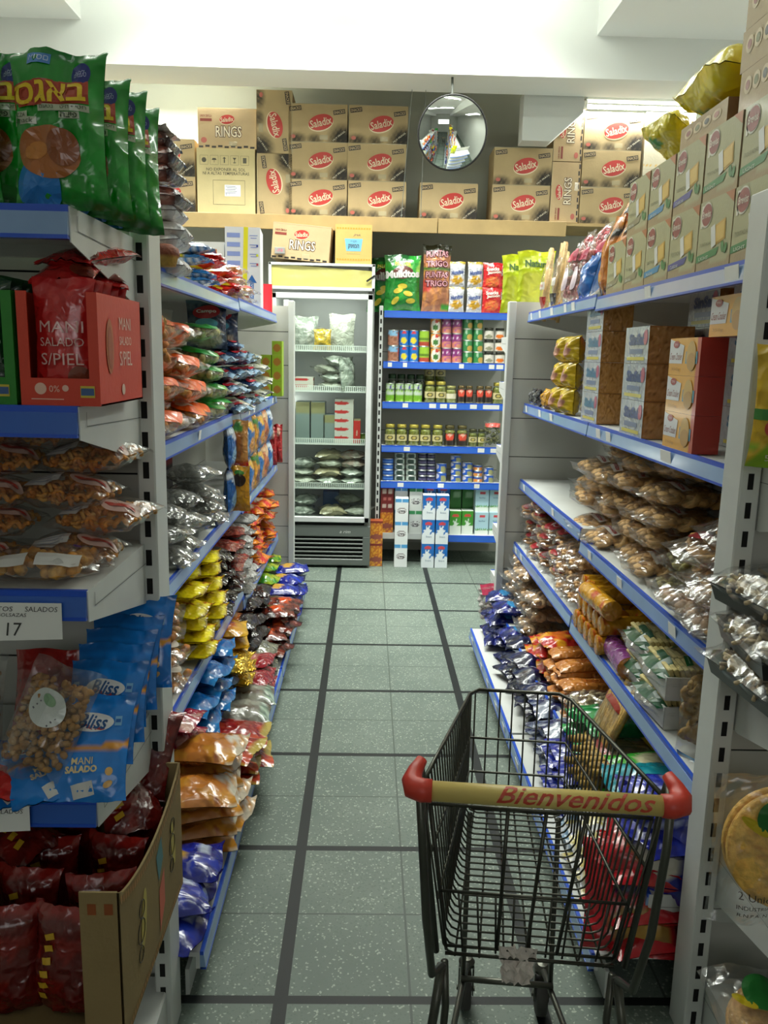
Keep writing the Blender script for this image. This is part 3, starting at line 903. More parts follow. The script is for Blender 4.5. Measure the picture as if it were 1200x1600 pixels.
def mk_rings(w=.40, h=.25, d=.24): return carton('snack_carton', w, d, h, {}, nx=6, m=CARTONBOARD, base='#b9a07a', extra=saladix_marks(w, h, True))
LY = 6.03; LZ = 2.497
CT = 'snack cartons on the loft shelf'
mid = [(-.372, 'left'), (.035, 'right')]
for j, (x, nm) in enumerate(mid):
    for i in range(3):
        put('saladix', mk_sal(), (x + jig(i + j * 3, .006), LY, LZ + i * .2445), 0, 'brown snack carton with red oval, %s column of the big block, %s row' % (nm, ('bottom', 'middle', 'top')[i]), 'carton', CT)
for i in range(2):
    up = i == 0
    M = Matrix.Translation((-.675, LY, LZ + .2025 + i * .407)) @ Matrix.Rotation(radians(90 if not up else -90), 4, 'Y') @ Matrix.Translation((0, 0, -.1215))
    M = M if True else M
    put('saladix', mk_sal(), None, label='brown snack carton stood on end left of the big block, %s one' % ('lower', 'upper')[i], cat='carton', group=CT, M=M)
put('saladix', mk_sal(), (.54, LY, LZ), 0, 'single brown snack carton on the loft right under the round mirror', 'carton', CT)
for i in range(2):
    put('saladix', mk_sal(), (1.045 + .004 * i, LY, LZ + i * .2445), 0, '%s brown snack carton of the pair between mirror and upended cartons' % ('lower', 'upper')[i], 'carton', CT)
    M = Matrix.Translation((1.355, LY, LZ + .202 + i * .405)) @ Matrix.Rotation(radians(-90), 4, 'Y') @ Matrix.Scale(.8, 4, (0, 0, 1)) @ Matrix.Translation((0, 0, -.125))
    put('rings', mk_rings(), None, label='upended onion rings carton right of the mirror, %s one' % ('lower', 'upper')[i], cat='carton', group=CT, M=M)
for i in range(3):
    put('saladix', mk_sal(), (1.665, LY, LZ + i * .2445), 0, 'brown snack carton in the column under the right batten, %s of three' % ('bottom', 'middle', 'top')[i], 'carton', CT)
for i in range(2):
    put('hebrewbox', carton('snack_carton', .34, .3, .37, {'front': layers_fn('#cfc6ae', [('s', 16, .5, .05, .09, '#d6a53a')])}, [
        ('front', 'text', 'יטרכ', .42, .66, .35, .09, dict(bold=.03), '#4a9aa8'), ('front', 'text', 'קותמה', .42, .5, .4, .12, dict(bold=.03), '#4a9aa8')], nx=30, m=CARTONBOARD, base='#cfc6ae'),
        (2.06, LY, LZ + i * .371), 0, 'pale carton with blue hebrew letters at the right end of the loft, %s one' % ('lower', 'upper')[i], 'carton', CT)
# left end: tall plain carton with handling marks
def noexp(o):
    k = MB(); w, h = .40, .43; pl = lambda x, y: (x, -.001, y); pl2 = lambda x, y: (x, -.0016, y)
    k.color('#4b4636'); k.text('NO EXPONER AL SOL', .0, h * .68, .27, pl, h=.02, bold=.01)
    k.text('NI A ALTAS TEMPERATURAS', .0, h * .62, .32, pl, h=.02, bold=.01)
    for i in range(5):
        cx = -.15 + i * .07
        for (a, b_, c_, d_) in ((0, .03, .055, .0015), (0, -.03, .055, .0015), (-.028, 0, .0015, .06), (.028, 0, .0015, .06)): k.rect(cx + a, h * .82 + b_, c_, d_, pl)
        if i == 2:
            k.rect(cx, h * .815, .008, .03, pl); k.poly([(cx - .013, h * .845), (cx + .013, h * .845), (cx, h * .87)], pl)
        elif i == 3:
            k.poly([(cx - .013, h * .86), (cx + .013, h * .86), (cx, h * .82)], pl); k.rect(cx, h * .80, .004, .02, pl); k.rect(cx, h * .785, .02, .004, pl)
        elif i == 0: k.ell(cx, h * .82, .016, .016, pl)
        elif i == 1: k.poly([(cx - .017, h * .82), (cx + .017, h * .82), (cx + .01, h * .85), (cx - .01, h * .85)], pl); k.rect(cx, h * .805, .003, .02, pl)
        else: k.rect(cx, h * .82, .024, .035, pl)
    for (a, b_, c_, d_) in ((0, .08, .22, .002), (0, -.08, .22, .002), (-.11, 0, .002, .16), (.11, 0, .002, .16)): k.rect(a + .02, h * .33 + b_, c_, d_, pl)
    k.build('handling_marks', INK, o)
    s = MB(); s.color('#eef0f0'); s.rect(.045, h * .36, .11, .075, pl2)
    s.color('#5a6070')
    for i in range(5): s.rect(.03 + .01 * (i % 2), h * .36 + .028 - i * .011, .07, .003, lambda x, y: (x, -.0021, y))
    s.text('3: 1', .01, h * .30, .03, lambda x, y: (x, -.0021, y), h=.015); s.build('address_label', INK, o)
put('noexp', carton('handling_carton', .40, .3, .43, {}, nx=6, m=CARTONBOARD, base='#c9b98a', extra=noexp), (-1.01, LY, LZ), 0, 'tall plain carton marked with handling symbols at the left of the loft', 'carton')
put('rings2', mk_rings(.40, .26), (-1.0, LY + .01, LZ + .431), 0, 'onion rings carton on top of the tall carton with handling symbols', 'carton')
put('saladix', mk_sal(), (-1.43, LY + .02, LZ), 0, 'brown snack carton behind the brown cake packs, leftmost on the loft', 'carton', CT)
put('saladix', mk_sal(), (-1.43, LY + .02, LZ + .2445), 0, 'brown snack carton, upper one of the leftmost loft column', 'carton', CT)

# cartons on the fridge
FZ = 2.166
put('rings3', mk_rings(.40, .235, .28), None, label='onion rings carton tilted on top of the fridge', cat='carton',
    M=Matrix.Translation((-.487, 5.885, FZ + .017)) @ Matrix.Rotation(radians(-3), 4, 'Z') @ Matrix.Rotation(radians(4.6), 4, 'Y'))
def osem(o):
    w, h = .252, .262; k = MB(); pl = lambda x, y: (x, -.001, y); pl2 = lambda x, y: (x, -.0017, y)
    k.color('#d08a2c')
    for i in range(13):
        for z in (.03, .235): k.rect(-.11 + i * .0183, z, .011, .011, pl)
    k.color('#6aa6c4'); k.poly([(-.062, .168), (.062, .168), (.05, .085), (-.05, .085)], pl)
    k.color('#3c4a50'); k.text('ףיטח', 0, .147, .04, pl2, h=.018); k.text('קותמה', 0, .115, .075, pl2, h=.034, bold=.04)
    k.text('JMA', .02, .19, .05, pl, h=.018, shear=.3)
    k.color('#9aa06c'); k.text('SNACK', 0, .07, .1, pl, h=.012)
    k.build('printed_logo', INK, o)
    s = MB(); s.color('#e8dc3a'); s.rect(.0, .13, .03, .06, lambda x, y: (w / 2 + .001, .15 + x, y)); s.build('yellow_sticker', INK, o)
put('osem', carton('snack_carton', .252, .30, .262, {}, nx=6, m=CARTONBOARD, base='#c39f5e', extra=osem), (-.117, 5.885, FZ), radians(3), 'small carton with orange dots and blue hebrew badge on the fridge', 'carton')

# ================================================================ round mirror
MIRC = at(707, 208, Y=5.42)
MIRM = Matrix.Translation(MIRC) @ Matrix.Rotation(radians(4), 4, 'Z') @ Matrix.Rotation(radians(90 + 17), 4, 'X')
def mirror():
    R, a = .50, .213
    prof = []
    for i in range(13):
        r = a * (1 - i / 12); prof.append((r, sqrt(R * R - r * r) - sqrt(R * R - a * a)))
    b = MB(); b.lathe(prof, 48, cap=False)
    o = b.build('convex_mirror', mat('mirror_face', '#dfe4df', rough=0.015, metal=1.0, var=0), smooth=True)
    f = MB(); f.color('#141312'); f.tube([(a * cos(t * pi / 24), a * sin(t * pi / 24), 0) for t in range(48)], .006, 8, closed=True)
    f.build('rim', mat('black_rubber', '#151413', rough=.6), o, True)
    k = MB(); k.lathe([(0, -.012), (a, -.012), (a, -.004), (0, -.004)], 32); k.build('back_plate', mat('mirror_back', '#5a5d58', rough=.6), o, True)
    wp = MIRM.inverted() @ Vector((MIRC.x, 5.56, 3.285)); wm = MIRM.inverted() @ Vector((MIRC.x, 5.52, 3.10))
    h = MB(); h.tube([(0, .0, -.012), (0, .0, -.03), tuple(wm), tuple(wp)], .008, 8); h.build('arm', mat('grey_steel', '#7d817c', rough=.4, metal=.6), o, True)
    return o
c = at(707, 208, Y=5.42)
M = Matrix.Translation(c) @ Matrix.Rotation(radians(90 - 2), 4, 'X') @ Matrix.Rotation(radians(-6), 4, 'Y')
M = Matrix.Translation(c) @ Matrix.Rotation(radians(4), 4, 'Z') @ Matrix.Rotation(radians(90 + 17), 4, 'X')
mm = put('mirror', mirror, None, label='round convex security mirror with black rim below the ceiling beam', cat='mirror', M=MIRM)

# ceiling wire ties left of the mirror
for (x1, x2, wn) in ((.21, .255, 'slanting one nearer the big carton block'), (.345, .345, 'upright one under the mirror')):
    b = MB(); b.tube([(x1, 6.01, 2.50), (x2, 5.82, 3.28)], .0025, 5); b.tube([(x1, 6.008, 2.51 + .0), (x1 + .005, 6.008, 2.52)], .006, 6)
    o = b.build('hanging_wire', mat('steel_wire', '#8d918c', rough=.4, metal=.6)); tag(o, 'thin steel wire down to the loft edge board, ' + wn, 'wire', 'loft suspension wires')

# ================================================================ glass-door fridge
FX0, FX1, FY = -.70, .035, 5.865
fr = empty('display_fridge', (-.33, 6.1, 0)); tag(fr, 'white glass door fridge with yellow film header beside the wall shelving', 'fridge')
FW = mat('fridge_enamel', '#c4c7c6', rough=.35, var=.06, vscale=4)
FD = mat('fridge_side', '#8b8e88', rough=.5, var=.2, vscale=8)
b = MB(); t_ = .045
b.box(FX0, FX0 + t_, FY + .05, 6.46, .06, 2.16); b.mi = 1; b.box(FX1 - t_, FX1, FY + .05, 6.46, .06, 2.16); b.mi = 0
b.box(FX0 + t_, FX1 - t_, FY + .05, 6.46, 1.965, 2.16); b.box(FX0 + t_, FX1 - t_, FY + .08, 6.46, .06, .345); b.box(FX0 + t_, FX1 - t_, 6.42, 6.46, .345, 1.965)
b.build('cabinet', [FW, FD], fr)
b = MB(); z0, z1 = 1.985, 2.165
for q in ((FX0, FX1, FY + .0, FY + .05, z1 - .018, z1), (FX0, FX1, FY, FY + .05, z0, z0 + .022), (FX0, FX0 + .02, FY, FY + .05, z0, z1), (FX1 - .022, FX1, FY, FY + .05, z0, z1)): b.bbox(*q, .003)
hd = b.build('header', FW, fr)
b = MB(); b.grid(lambda u, v: (FX0 + .02 + u * (FX1 - FX0 - .042), FY + .012 + .010 * noise.noise(Vector((u * 5, v * 2, 1))), z0 + .022 + v * (.14 - .035 * max(0, u - .25))), 24, 6)
b.build('yellow_sheet', mat('yellow_sheet', '#b8b26a', rough=.22, coat=.4, bump=.5, bscale=12, crinkle=True), hd, True)
b = MB(); b.T = Matrix.Translation((FX1 - .03, FY - .004, 2.07)) @ Matrix.Rotation(radians(-35), 4, 'Y'); b.box(-.035, .035, 0, .003, -.006, .006); b.build('black_tape', SLOT, hd)
# door
b = MB(); dz0, dz1 = .345, 1.965; fw = .05
DX0, DX1 = FX0 + .005, FX1 - .01
for q in ((DX0, DX1, dz1 - .04, dz1), (DX0, DX1, dz0, dz0 + .04), (DX0, DX0 + fw, dz0, dz1), (DX1 - .038, DX1, dz0, dz1)): b.bbox(q[0], q[1], FY, FY + .04, q[2], q[3], .004)
dr = b.build('door', FW, fr)
b = MB(); b.box(DX0 + fw, DX1 - .038, FY + .015, FY + .021, dz0 + .04, dz1 - .04); b.build('door_glass', film_mat('door_glass', tint='#f6faf7', base=.02, k=.22, bump=0, haze=.0), dr)
b = MB(); b.bbox(DX0 + .10, DX0 + .14, FY - .03, FY, dz0 + .05, dz1 - .05, .006); b.build('handle', FW, dr)
# grille
b = MB(); b.bbox(FX0, FX1, FY + .012, FY + .05, .235, .318, .006); b.bbox(FX0, FX1, FY + .012, FY + .05, .018, .07, .006); b.bbox(FX1 - .055, FX1, FY + .012, FY + .05, .06, .24, .004)
for i in range(5):
    z = .083 + i * .031; b.T = Matrix.Translation((0, FY + .03, z)) @ Matrix.Rotation(radians(-28), 4, 'X'); b.box(FX0, FX1 - .05, -.018, .014, -.004, .006)
b.T = None
gr = b.build('grille', mat('grille_plastic', '#5c625e', rough=.45), fr)
k = MB(); k.color('#c8ccc8'); k.text('a rim', -.15, .275, .08, lambda x, z: (x, FY + .011, z), h=.022, shear=.3); k.build('maker_badge', INK, gr)
b = MB(); b.box(FX0, FX1, FY + .055, FY + .078, .06, .345); b.build('grille_backing', SLOT, fr)
for q in (FX0 + .04, FX1 - .04):
    for yy in (FY + .08, 6.42):
        b = MB(); b.T = Matrix.Translation((q, yy, 0)); b.lathe([(.02, 0), (.02, .02), (.01, .03), (.01, .065)], 10); b.build('foot', SLOT, fr)
fsh = []
for py in (548, 611, 693, 762):
    z = at(510, py, Y=5.94).z; fsh.append(z + .004)
    b = MB()
    for i in range(46):
        x = FX0 + .055 + i * (FX1 - FX0 - .11) / 45; b.box(x - .0015, x + .0015, 5.935, 6.40, z - .003, z); b.box(x - .0035, x + .0035, 5.933, 5.938, z - .001, z + .033)
    for yy in (5.935, 6.10, 6.25, 6.39): b.box(FX0 + .05, FX1 - .05, yy - .002, yy + .002, z - .007, z - .003)
    b.box(FX0 + .05, FX1 - .05, 5.933, 5.937, z + .033, z + .038)
    b.box(FX0 + .05, FX1 - .05, 5.931, 5.937, z - .008, z + .003)
    b.build('wire_shelf', mat('white_wire', '#e2e6e2', rough=.4), fr)
fsh.append(.347)
q_ = at(437, 391, Y=5.862); b = MB(); b.color('#8c8a86'); b.bbox(q_.x - .035, q_.x + .035, 5.861, 5.885, q_.z - .022, q_.z + .020, .002)
td = b.build('temperature_display', INK, fr); b = MB(); b.color('#e0306a'); b.text('-7.0', q_.x, q_.z, .04, lambda x, z: (x, 5.8602, z), h=.018); b.build('display_digits', INK, td)
rebase(fr)
area('fridge_lamp', (-.33, 5.94, 1.945), .5, .03, 2.8, rot=(radians(20), 0, 0))
area('fridge_lamp', (-.60, 5.95, 1.2), .03, 1.2, 1.8, rot=(0, radians(-90), 0))

def foodbag(nm, w, h, d, c1, c2, seed, layers=()): return pillow(nm, w, h, d, layers_fn(c1, [('n', 4, .1, 3, c2)] + list(layers)), 10, 12, seed, FOIL_S, wr=1.3, fin=.06, sag=.3)
FB = 'frozen food bags in the fridge'
PB = [('pouch_white', foodbag('frozen_food_bag', .20, .26, .07, '#b9bcae', '#cfd2c6', 3)), ('pouch_cream', foodbag('frozen_food_bag', .21, .24, .085, '#c2b795', '#aaa386', 4)),
      ('pouch_grey', foodbag('frozen_food_bag', .20, .24, .08, '#98a196', '#c9cdc5', 5)), ('pouch_yellow', foodbag('frozen_food_bag', .13, .15, .08, '#c9a52a', '#8d7a1e', 6)),
      ('pouch_pink', foodbag('frozen_food_bag', .20, .24, .07, '#c5b0a4', '#d8d2c8', 7, [('d', .5, .3, .12, '#b1663e')]))]
def fb(i, x, y, z, lying=True, rz=0, lab='', ry=0):
    put(PB[i][0], PB[i][1], (x, y, z), radians(rz), lab, 'food bag', FB, rx=radians(-90 if lying else -8), ry=radians(ry))
z = fsh[0]
fb(3, -.33, 5.99, z, False, 8, 'small yellow pouch on the top wire shelf of the fridge')
fb(0, -.20, 6.04, z, False, -12, 'upright pale pouch right of the small yellow pouch in the fridge')
fb(2, -.46, 6.08, z, False, 10, 'grey pouch left of the small yellow pouch in the fridge')
fb(0, -.36, 6.20, z + .14, True, 30, 'pale pouch lying on top behind the small yellow pouch')
z = fsh[1]
for i in range(4): fb((0, 2, 0, 2)[i], -.27 + (.0, .02, -.02, .03)[i], 6.0, z + .03 + i * .058, True, (-4, 6, 12, -10)[i], 'puffed white pouch in the curved stack on the second fridge shelf, %s' % ('bottom', 'second from bottom', 'third from bottom', 'topmost')[i], ry=(0, 3, 8, 14)[i])
fb(2, -.14, 6.0, z, False, 60, 'pouch stood on edge right of the curved white stack')
def fbox(nm, w, h, d, c, lay): return carton(nm, w, d, h, {'front': layers_fn(c, lay), 'side': layers_fn(c, lay)}, nx=24, base=c)
RB_ = [('e', .35, .62, .42, .2, '#c03030'), ('r', 0, .5, .12, .75, '#c03030')]
for i in range(2): put('fbox_s', fbox('frozen_food_box', .13, .045, .17, '#d5cfc6', RB_), (-.46, 5.96, z + i * .0455), 0, '%s of two flat white boxes at the left of the second fridge shelf' % ('lower', 'upper')[i], 'food box')
z = fsh[2]
for i in range(5): put('fbox_r', fbox('frozen_food_box', .135, .062, .2, '#c9c6bf', RB_), (-.17, 5.96, z + i * .0625), 0, 'white box with red swoosh in the fridge stack, %s' % ('at the bottom', 'second from bottom', 'in the middle', 'second from top', 'on top')[i], 'food box', 'white and red boxes stacked in the fridge')
put('fbox_t', carton('frozen_food_box', .05, .2, .165, {'front': layers_fn('#c32f2b', [])}, [('front', 'text', 'Al Jalan', .5, .45, .8, None, dict(rot=pi / 2, bold=.02), '#f0e4d0')], nx=8), (-.075, 5.96, z), 0, 'narrow red box with upright lettering beside the white and red stack', 'food box')
for i, (x, hh) in enumerate(((-.47, .30), (-.36, .30), (-.27, .22))):
    put('fbox_b%d' % (i == 2), carton('frozen_food_box', .10, .2, .29 if i < 2 else .2, {'front': layers_fn('#7d8c8a', [('r', 0, .75, 1, 1, '#8d8a62'), ('t', 2.2, .06, 0, 1, '#4f6a72')])}, nx=16, base='#6f7f80'), (x, 5.975, z), 0, 'dull blue-grey block in the fridge left of the red-striped boxes, %s' % ('leftmost', 'middle', 'nearest them')[i], 'food box')
put('green_pot', can('food_pot', .035, .07, layers_fn('#5d7a2a', [('e', .25, .5, .3, .3, '#8a9a50')])), (-.005 - .03, 6.03, z), 0, 'small green pot at the right end of the third fridge shelf', 'pot')
z = fsh[3]
for j, (x, seq) in enumerate(((-.47, (0, 0, 2)), (-.28, (2, 1, 0, 1)), (-.10, (2, 2, 4, 4)))):
    for i, q in enumerate(seq): fb(q, x + jig(i + j * 7, .012), 5.98 + .006 * i, z + .035 + i * .062, True, jig(i * 3 + j, 9), 'flat bag on the fourth fridge shelf, %s pile, %s' % (('left', 'middle', 'right')[j], ('bottom', 'second up', 'third up', 'topmost')[i] if len(seq) > 3 else ('bottom', 'middle', 'topmost')[i]))
z = fsh[4]
fb(1, -.24, 5.99, z + .045, True, 8, 'cream bag lying at the bottom of the fridge, in the middle')
fb(0, -.08, 6.0, z + .045, True, -12, 'pale bag lying at the bottom right of the fridge')
fb(2, -.47, 5.99, z + .045, True, 5, 'greyish bag lying at the bottom left of the fridge')
fb(0, -.10, 6.1, z + .12, True, 25, 'pale bag lying on others at the bottom right of the fridge')
fb(2, -.47, 6.02, z + .12, True, -5, 'greyish bag on top of another at the bottom left of the fridge')
put('bluebox', carton('frozen_food_box', .12, .15, .17, {}, base='#2e4f86', nx=4), (-.27, 6.20, z), 0, 'plain blue box at the back bottom of the fridge', 'food box')

# ================================================================ goods on the wall shelving
def XB(px, py, Y=6.07): return at(px, py, Y=Y).x
BYF = 6.06
BG = 'goods on the wall shelving'
# crisps on top
def muik(P, o):
    b = MB(); pl = P.pl(.002); p3 = P.pl(.0035)
    b.color('#5a2a22'); b.ell(0, .265, .075, .045, pl, .1, rings=3)
    b.color('#d8d8d4'); b.text('Muikitos', 0, .255, .24, P.pl(.004), h=.055, rot=.06, bold=.05)
    b.color('#e6e23c'); b.text('PALITOS', .0, .325, .11, p3, h=.028, bold=.03)
    b.color('#c9b73c')
    for (x, y, r_) in ((-.03, .14, .3), (.04, .12, -.2), (-.05, .07, .8), (.06, .07, .1), (0, .17, 0)): b.ell(x, y, .034, .018, p3, r_, rings=2)
    b.build('printed_logo', GLOSSINK, o)
GRN = layers_fn('#1d7a2a', [('r', 0, .84, 1, 1, '#20542a'), ('e', .95, .8, .35, .14, '#9fd060'), ('n', 3, .25, 3, '#2c9436')])
put('muik', pillow('crisp_bag', .27, .39, .11, GRN, 14, 18, 11, deco=muik), (XB(628, 480) , BYF + .04, 1.87), 0, 'big green crisp bag with white lettering on top of the wall shelving', 'crisp bag')
put('muik', None, (.11, BYF + .26, 1.87), 0, 'second green crisp bag half hidden behind the first, beside the fridge', 'crisp bag')
def palit(P, o):
    b = MB(); p3 = P.pl(.004)
    b.color('#5a1c30')
    for y, t in ((.40, 'PUNTAS'), (.33, 'TRIGO')): b.text(t, 0, y, .16, p3, h=.05, bold=.10)
    for y, t in ((.255, 'PUNTAS'), (.195, 'TRIGO')): b.text(t, 0, y, .17, p3, h=.05, bold=.10)
    b.color('#d8a0a8'); p4 = P.pl(.006)
    for y, t in ((.40, 'PUNTAS'), (.33, 'TRIGO'), (.255, 'PUNTAS'), (.195, 'TRIGO')): b.text(t, 0, y, .155, p4, h=.04, bold=.01)
    b.build('printed_logo', GLOSSINK, o)
put('palit', pillow('crisp_bag', .21, .465, .10, layers_fn('#a56a4a', [('n', 6, .12, 7, '#c9864e'), ('r', 0, .60, 1, .66, '#2f6a2c'), ('r', 0, .86, 1, 1, '#3b3a26'), ('e', .1, .4, .2, .1, '#b8413a'), ('e', .9, .06, .25, .06, '#3c8a2c')]), 14, 22, 12, deco=palit),
    (XB(681, 480), BYF + .04, 1.87), 0, 'tall brown and pink crisp bag beside the big green one', 'crisp bag')
def white_small(P, o):
    b = MB(); b.color('#3d4f86'); b.text('Humitos', 0, .105, .09, P.pl(.004), h=.03, rot=.15, bold=.05, shear=.3); b.build('printed_logo', GLOSSINK, o)
for i in range(2):
    for j in range(2):
        put('wsmall', pillow('crisp_bag', .115, .18, .05, layers_fn('#cfcfd6', [('e', .5, .30, .42, .17, '#c99a2c'), ('r', 0, .9, 1, 1, '#b9a13a'), ('n', 7, .3, 1, '#e6e6ea')]), 10, 14, 13, FOIL_S, deco=white_small),
            (XB((713, 741)[j], 480), BYF + .03, 1.87 + i * .172), jig(i * 2 + j, .12), 'small white and gold snack bag on the wall shelving, %s %s' % (('lower', 'upper')[i], ('left', 'right')[j]), 'snack bag', 'small white snack bags')
def redsm(P, o):
    b = MB(); b.color('#eee6d8'); b.text('Snacks', 0, .14, .09, P.pl(.004), h=.026, rot=.05, bold=.04); b.text('Jamon', .01, .115, .10, P.pl(.004), h=.026, rot=.1, bold=.04); b.build('printed_logo', GLOSSINK, o)
for i in range(2):
    for j in range(2):
        put('rsmall', pillow('crisp_bag', .145, .185, .05, layers_fn('#c4161c', [('e', .5, .28, .36, .2, '#e0743a'), ('n', 6, .35, 4, '#d83a34')]), 10, 14, 14, FOIL_S, deco=redsm),
            (XB((768, 791)[j], 480), BYF + .03 + .05 * j, 1.87 + i * .165), jig(i * 2 + j + 9, .1), 'small red snack bag on the wall shelving, %s, %s' % (('lower', 'upper')[i], ('nearer the white bags', 'at the right end')[j]), 'snack bag', 'small red snack bags')

def stackrow(key, mk, spec, dz, zb, desc, grp, cat, rz=0.0, Y=BYF, ydep=0.045):
    """spec: list of (pixel column, how many high)"""
    for ci, (px, n) in enumerate(spec):
        for k in range(n):
            pos = '' if len(spec) == 1 else ', %s column' % nth(ci, len(spec), 'left', 'right').replace(' from the left', '') if len(spec) > 2 else ', %s column' % ('left', 'right')[ci]
            lev = '' if n == 1 else ', %s' % (('bottom', 'top')[k] if n == 2 else ('bottom', 'middle', 'top')[k] if n == 3 else ('bottom', 'second up', 'third up', 'fourth up', 'fifth up', 'sixth up')[k] if k < n - 1 else 'top')
            z = zb + k * dz + .0006
            put(key, mk, (at(px, 800 - (z - 1.55) / 6 * 1280 * .96 - 235, Y=Y + ydep).x, Y + ydep, z), rz + jig(ci * 5 + k, .12), desc + pos + lev, cat, grp)
z = 1.5075; r0 = .0375
stackrow('can_a', can('food_tin', .041, .113, layers_fn('#a8745c', [('r', 0, .62, 1, 1, '#7fb0d0'), ('e', .25, .62, .12, .25, '#c8564e'), ('n', 9, .2, 1, '#84543e')])), [(614, 2)], .1135, z, 'pink and brown bean tin at the left end of the second shelf', 'tins on the second wall shelf', 'tin')
stackrow('can_b', can('food_tin', .036, .113, layers_fn('#1668b8', [('e', .0, .35, .10, .18, '#d8c634'), ('e', .99, .35, .10, .18, '#d8c634'), ('e', .0, .85, .07, .08, '#c33430'), ('e', .99, .85, .06, .08, '#c33430')])), [(631, 2), (646, 2)], .1135, z, 'blue tin with yellow kernels', 'tins on the second wall shelf', 'tin')
stackrow('can_c', can('food_tin', .038, .113, layers_fn('#93bb34', [('r', 0, .0, 1, .28, '#a8402e'), ('r', 0, .4, 1, .52, '#5a7a20')])), [(662, 2)], .1135, z, 'lime green tin with red foot', 'tins on the second wall shelf', 'tin')
stackrow('can_c', None, [(661, 2)], .1135, z, 'lime green tin in the row behind', 'tins on the second wall shelf', 'tin', ydep=.14)
stackrow('can_d', can('food_tin', .038, .104, layers_fn('#cf8b38', [('e', .0, .5, .17, .4, '#e2e0d2'), ('e', .99, .5, .15, .4, '#e2e0d2'), ('e', .0, .38, .09, .2, '#3e7030'), ('e', .99, .38, .07, .2, '#3e7030'), ('e', 0, .8, .1, .1, '#c0352c')])), [(680, 3)], .1045, z, 'orange and white pea tin', 'tins on the second wall shelf', 'tin')
stackrow('can_e', can('food_tin', .0365, .104, layers_fn('#7c2d6c', [('r', 0, .0, 1, .45, '#c8806a'), ('s', 6, .35, .6, .8, '#d8c8d6'), ('n', 8, .3, 2, '#a8548c')])), [(697, 3), (713, 3)], .1045, z, 'purple and pink chickpea tin', 'tins on the second wall shelf', 'tin')
stackrow('can_f', can('food_tin', .037, .081, layers_fn('#2f7a44', [('e', .08, .3, .09, .28, '#c09a48'), ('e', .97, .75, .06, .2, '#9fc4a4')])), [(730, 4), (746, 4)], .0815, z, 'green tin with slanted gold picture', 'tins on the second wall shelf', 'tin')
LABW = layers_fn('#d9d4c8', [('e', .5, .3, .3, .22, '#8a8a70')]); LABO = layers_fn('#d9d4c8', [('e', .5, .32, .34, .24, '#d8701e')])
stackrow('jar_g', jar('small_jar', .037, .085, ('#7a7c68', '#5c5e4c'), '#3c3a34', (.08, .74, 2.6), labf=LABW), [(763, 3)], .0855, z, 'small jar with grey picture label', 'jars on the second wall shelf', 'jar')
stackrow('jar_o', jar('small_jar', .037, .085, ('#a0683a', '#7c4e2c'), '#3c3a34', (.08, .74, 2.6), labf=LABO), [(780, 3)], .0855, z, 'small jar with orange picture label', 'jars on the second wall shelf', 'jar')
z = 1.2165
stackrow('tin_g', can('food_tin', .033, .135, layers_fn('#6da02c', [('r', 0, .42, 1, .95, '#b9c6b6'), ('r', 0, .62, 1, .72, '#4a5a50'), ('s', 4, .25, .72, .95, '#4a3f86'), ('n', 9, .2, 4, '#8fbe48')])), [(609, 1), (624, 1), (638, 1), (652, 1)], 0, z, 'green and white tin on the third wall shelf', 'green tins on the third wall shelf', 'tin')
stackrow('jar_d', jar('pickle_jar', .034, .20, ('#2c3a1c', '#3c4a26'), '#2f4a30'), [(612, 1), (626, 1), (641, 1), (655, 1)], 0, z, 'dark green jar behind the green tins', 'dark jars on the third wall shelf', 'jar', ydep=.13)
LABC = layers_fn('#c8bd8a', [('e', .5, .5, .26, .36, '#3d3a20'), ('e', .5, .5, .16, .22, '#b9a85a')])
JAR_OL = jar('olive_jar', .040, .155, ('#8c8a3a', '#6a6a26'), '#b4a64a', (.22, .52, 2.4), labf=LABC)
stackrow('jar_ol', JAR_OL, [(671, 1), (688, 1)], 0, z, 'tall olive jar with gold lid', 'olive jars', 'jar')
put('jar_ol', None, (at(671, 590, Y=6.24).x, 6.24, z + .0), 0, 'olive jar standing behind the left tall olive jar, third shelf', 'jar')
put('jar_ol', None, (at(671, 585, Y=6.24).x, 6.24, z + .156), 0, 'olive jar stacked at the back with its gold lid showing, left', 'jar')
put('jar_ol', None, (at(688, 590, Y=6.24).x, 6.24, z + .0), 0, 'olive jar standing behind the right tall olive jar, third shelf', 'jar')
put('jar_ol', None, (at(688, 585, Y=6.24).x, 6.24, z + .156), 0, 'olive jar stacked at the back with its gold lid showing, right', 'jar')
stackrow('jar_p', jar('pickle_jar', .040, .125, ('#a8a45c', '#8a8c48'), '#9c9a60', (.25, .55, 2.2), labf=layers_fn('#d2ccb0')), [(704, 1)], 0, z, 'short pale jar with white label on the third shelf', 'olive jars', 'jar')
LABR = layers_fn('#2a2520', [('e', .5, .72, .34, .3, '#cf4a36'), ('e', .5, .86, .16, .12, '#e2b8a0')])
stackrow('jar_r', jar('sauce_jar', .030, .128, ('#7a5a34', '#8c7040'), '#6a5a3a', (.08, .78, 2.8), labf=LABR), [(720, 1), (732, 1)], 0, z, 'small jar with red and black label, left pair', 'red label jars on the third shelf', 'jar')
stackrow('jar_r', None, [(749, 1), (762, 1)], 0, z, 'small jar with red and black label, right pair', 'red label jars on the third shelf', 'jar')
stackrow('jar_ol', None, [(777, 1)], 0, z, 'olive jar at the right end of the third shelf', 'olive jars', 'jar')
z = .8965
stackrow('jar_ol', None, [(609, 1), (627, 1), (646, 1), (664, 1), (683, 1)], 0, z, 'olive jar on the fourth wall shelf', 'olive jars', 'jar')
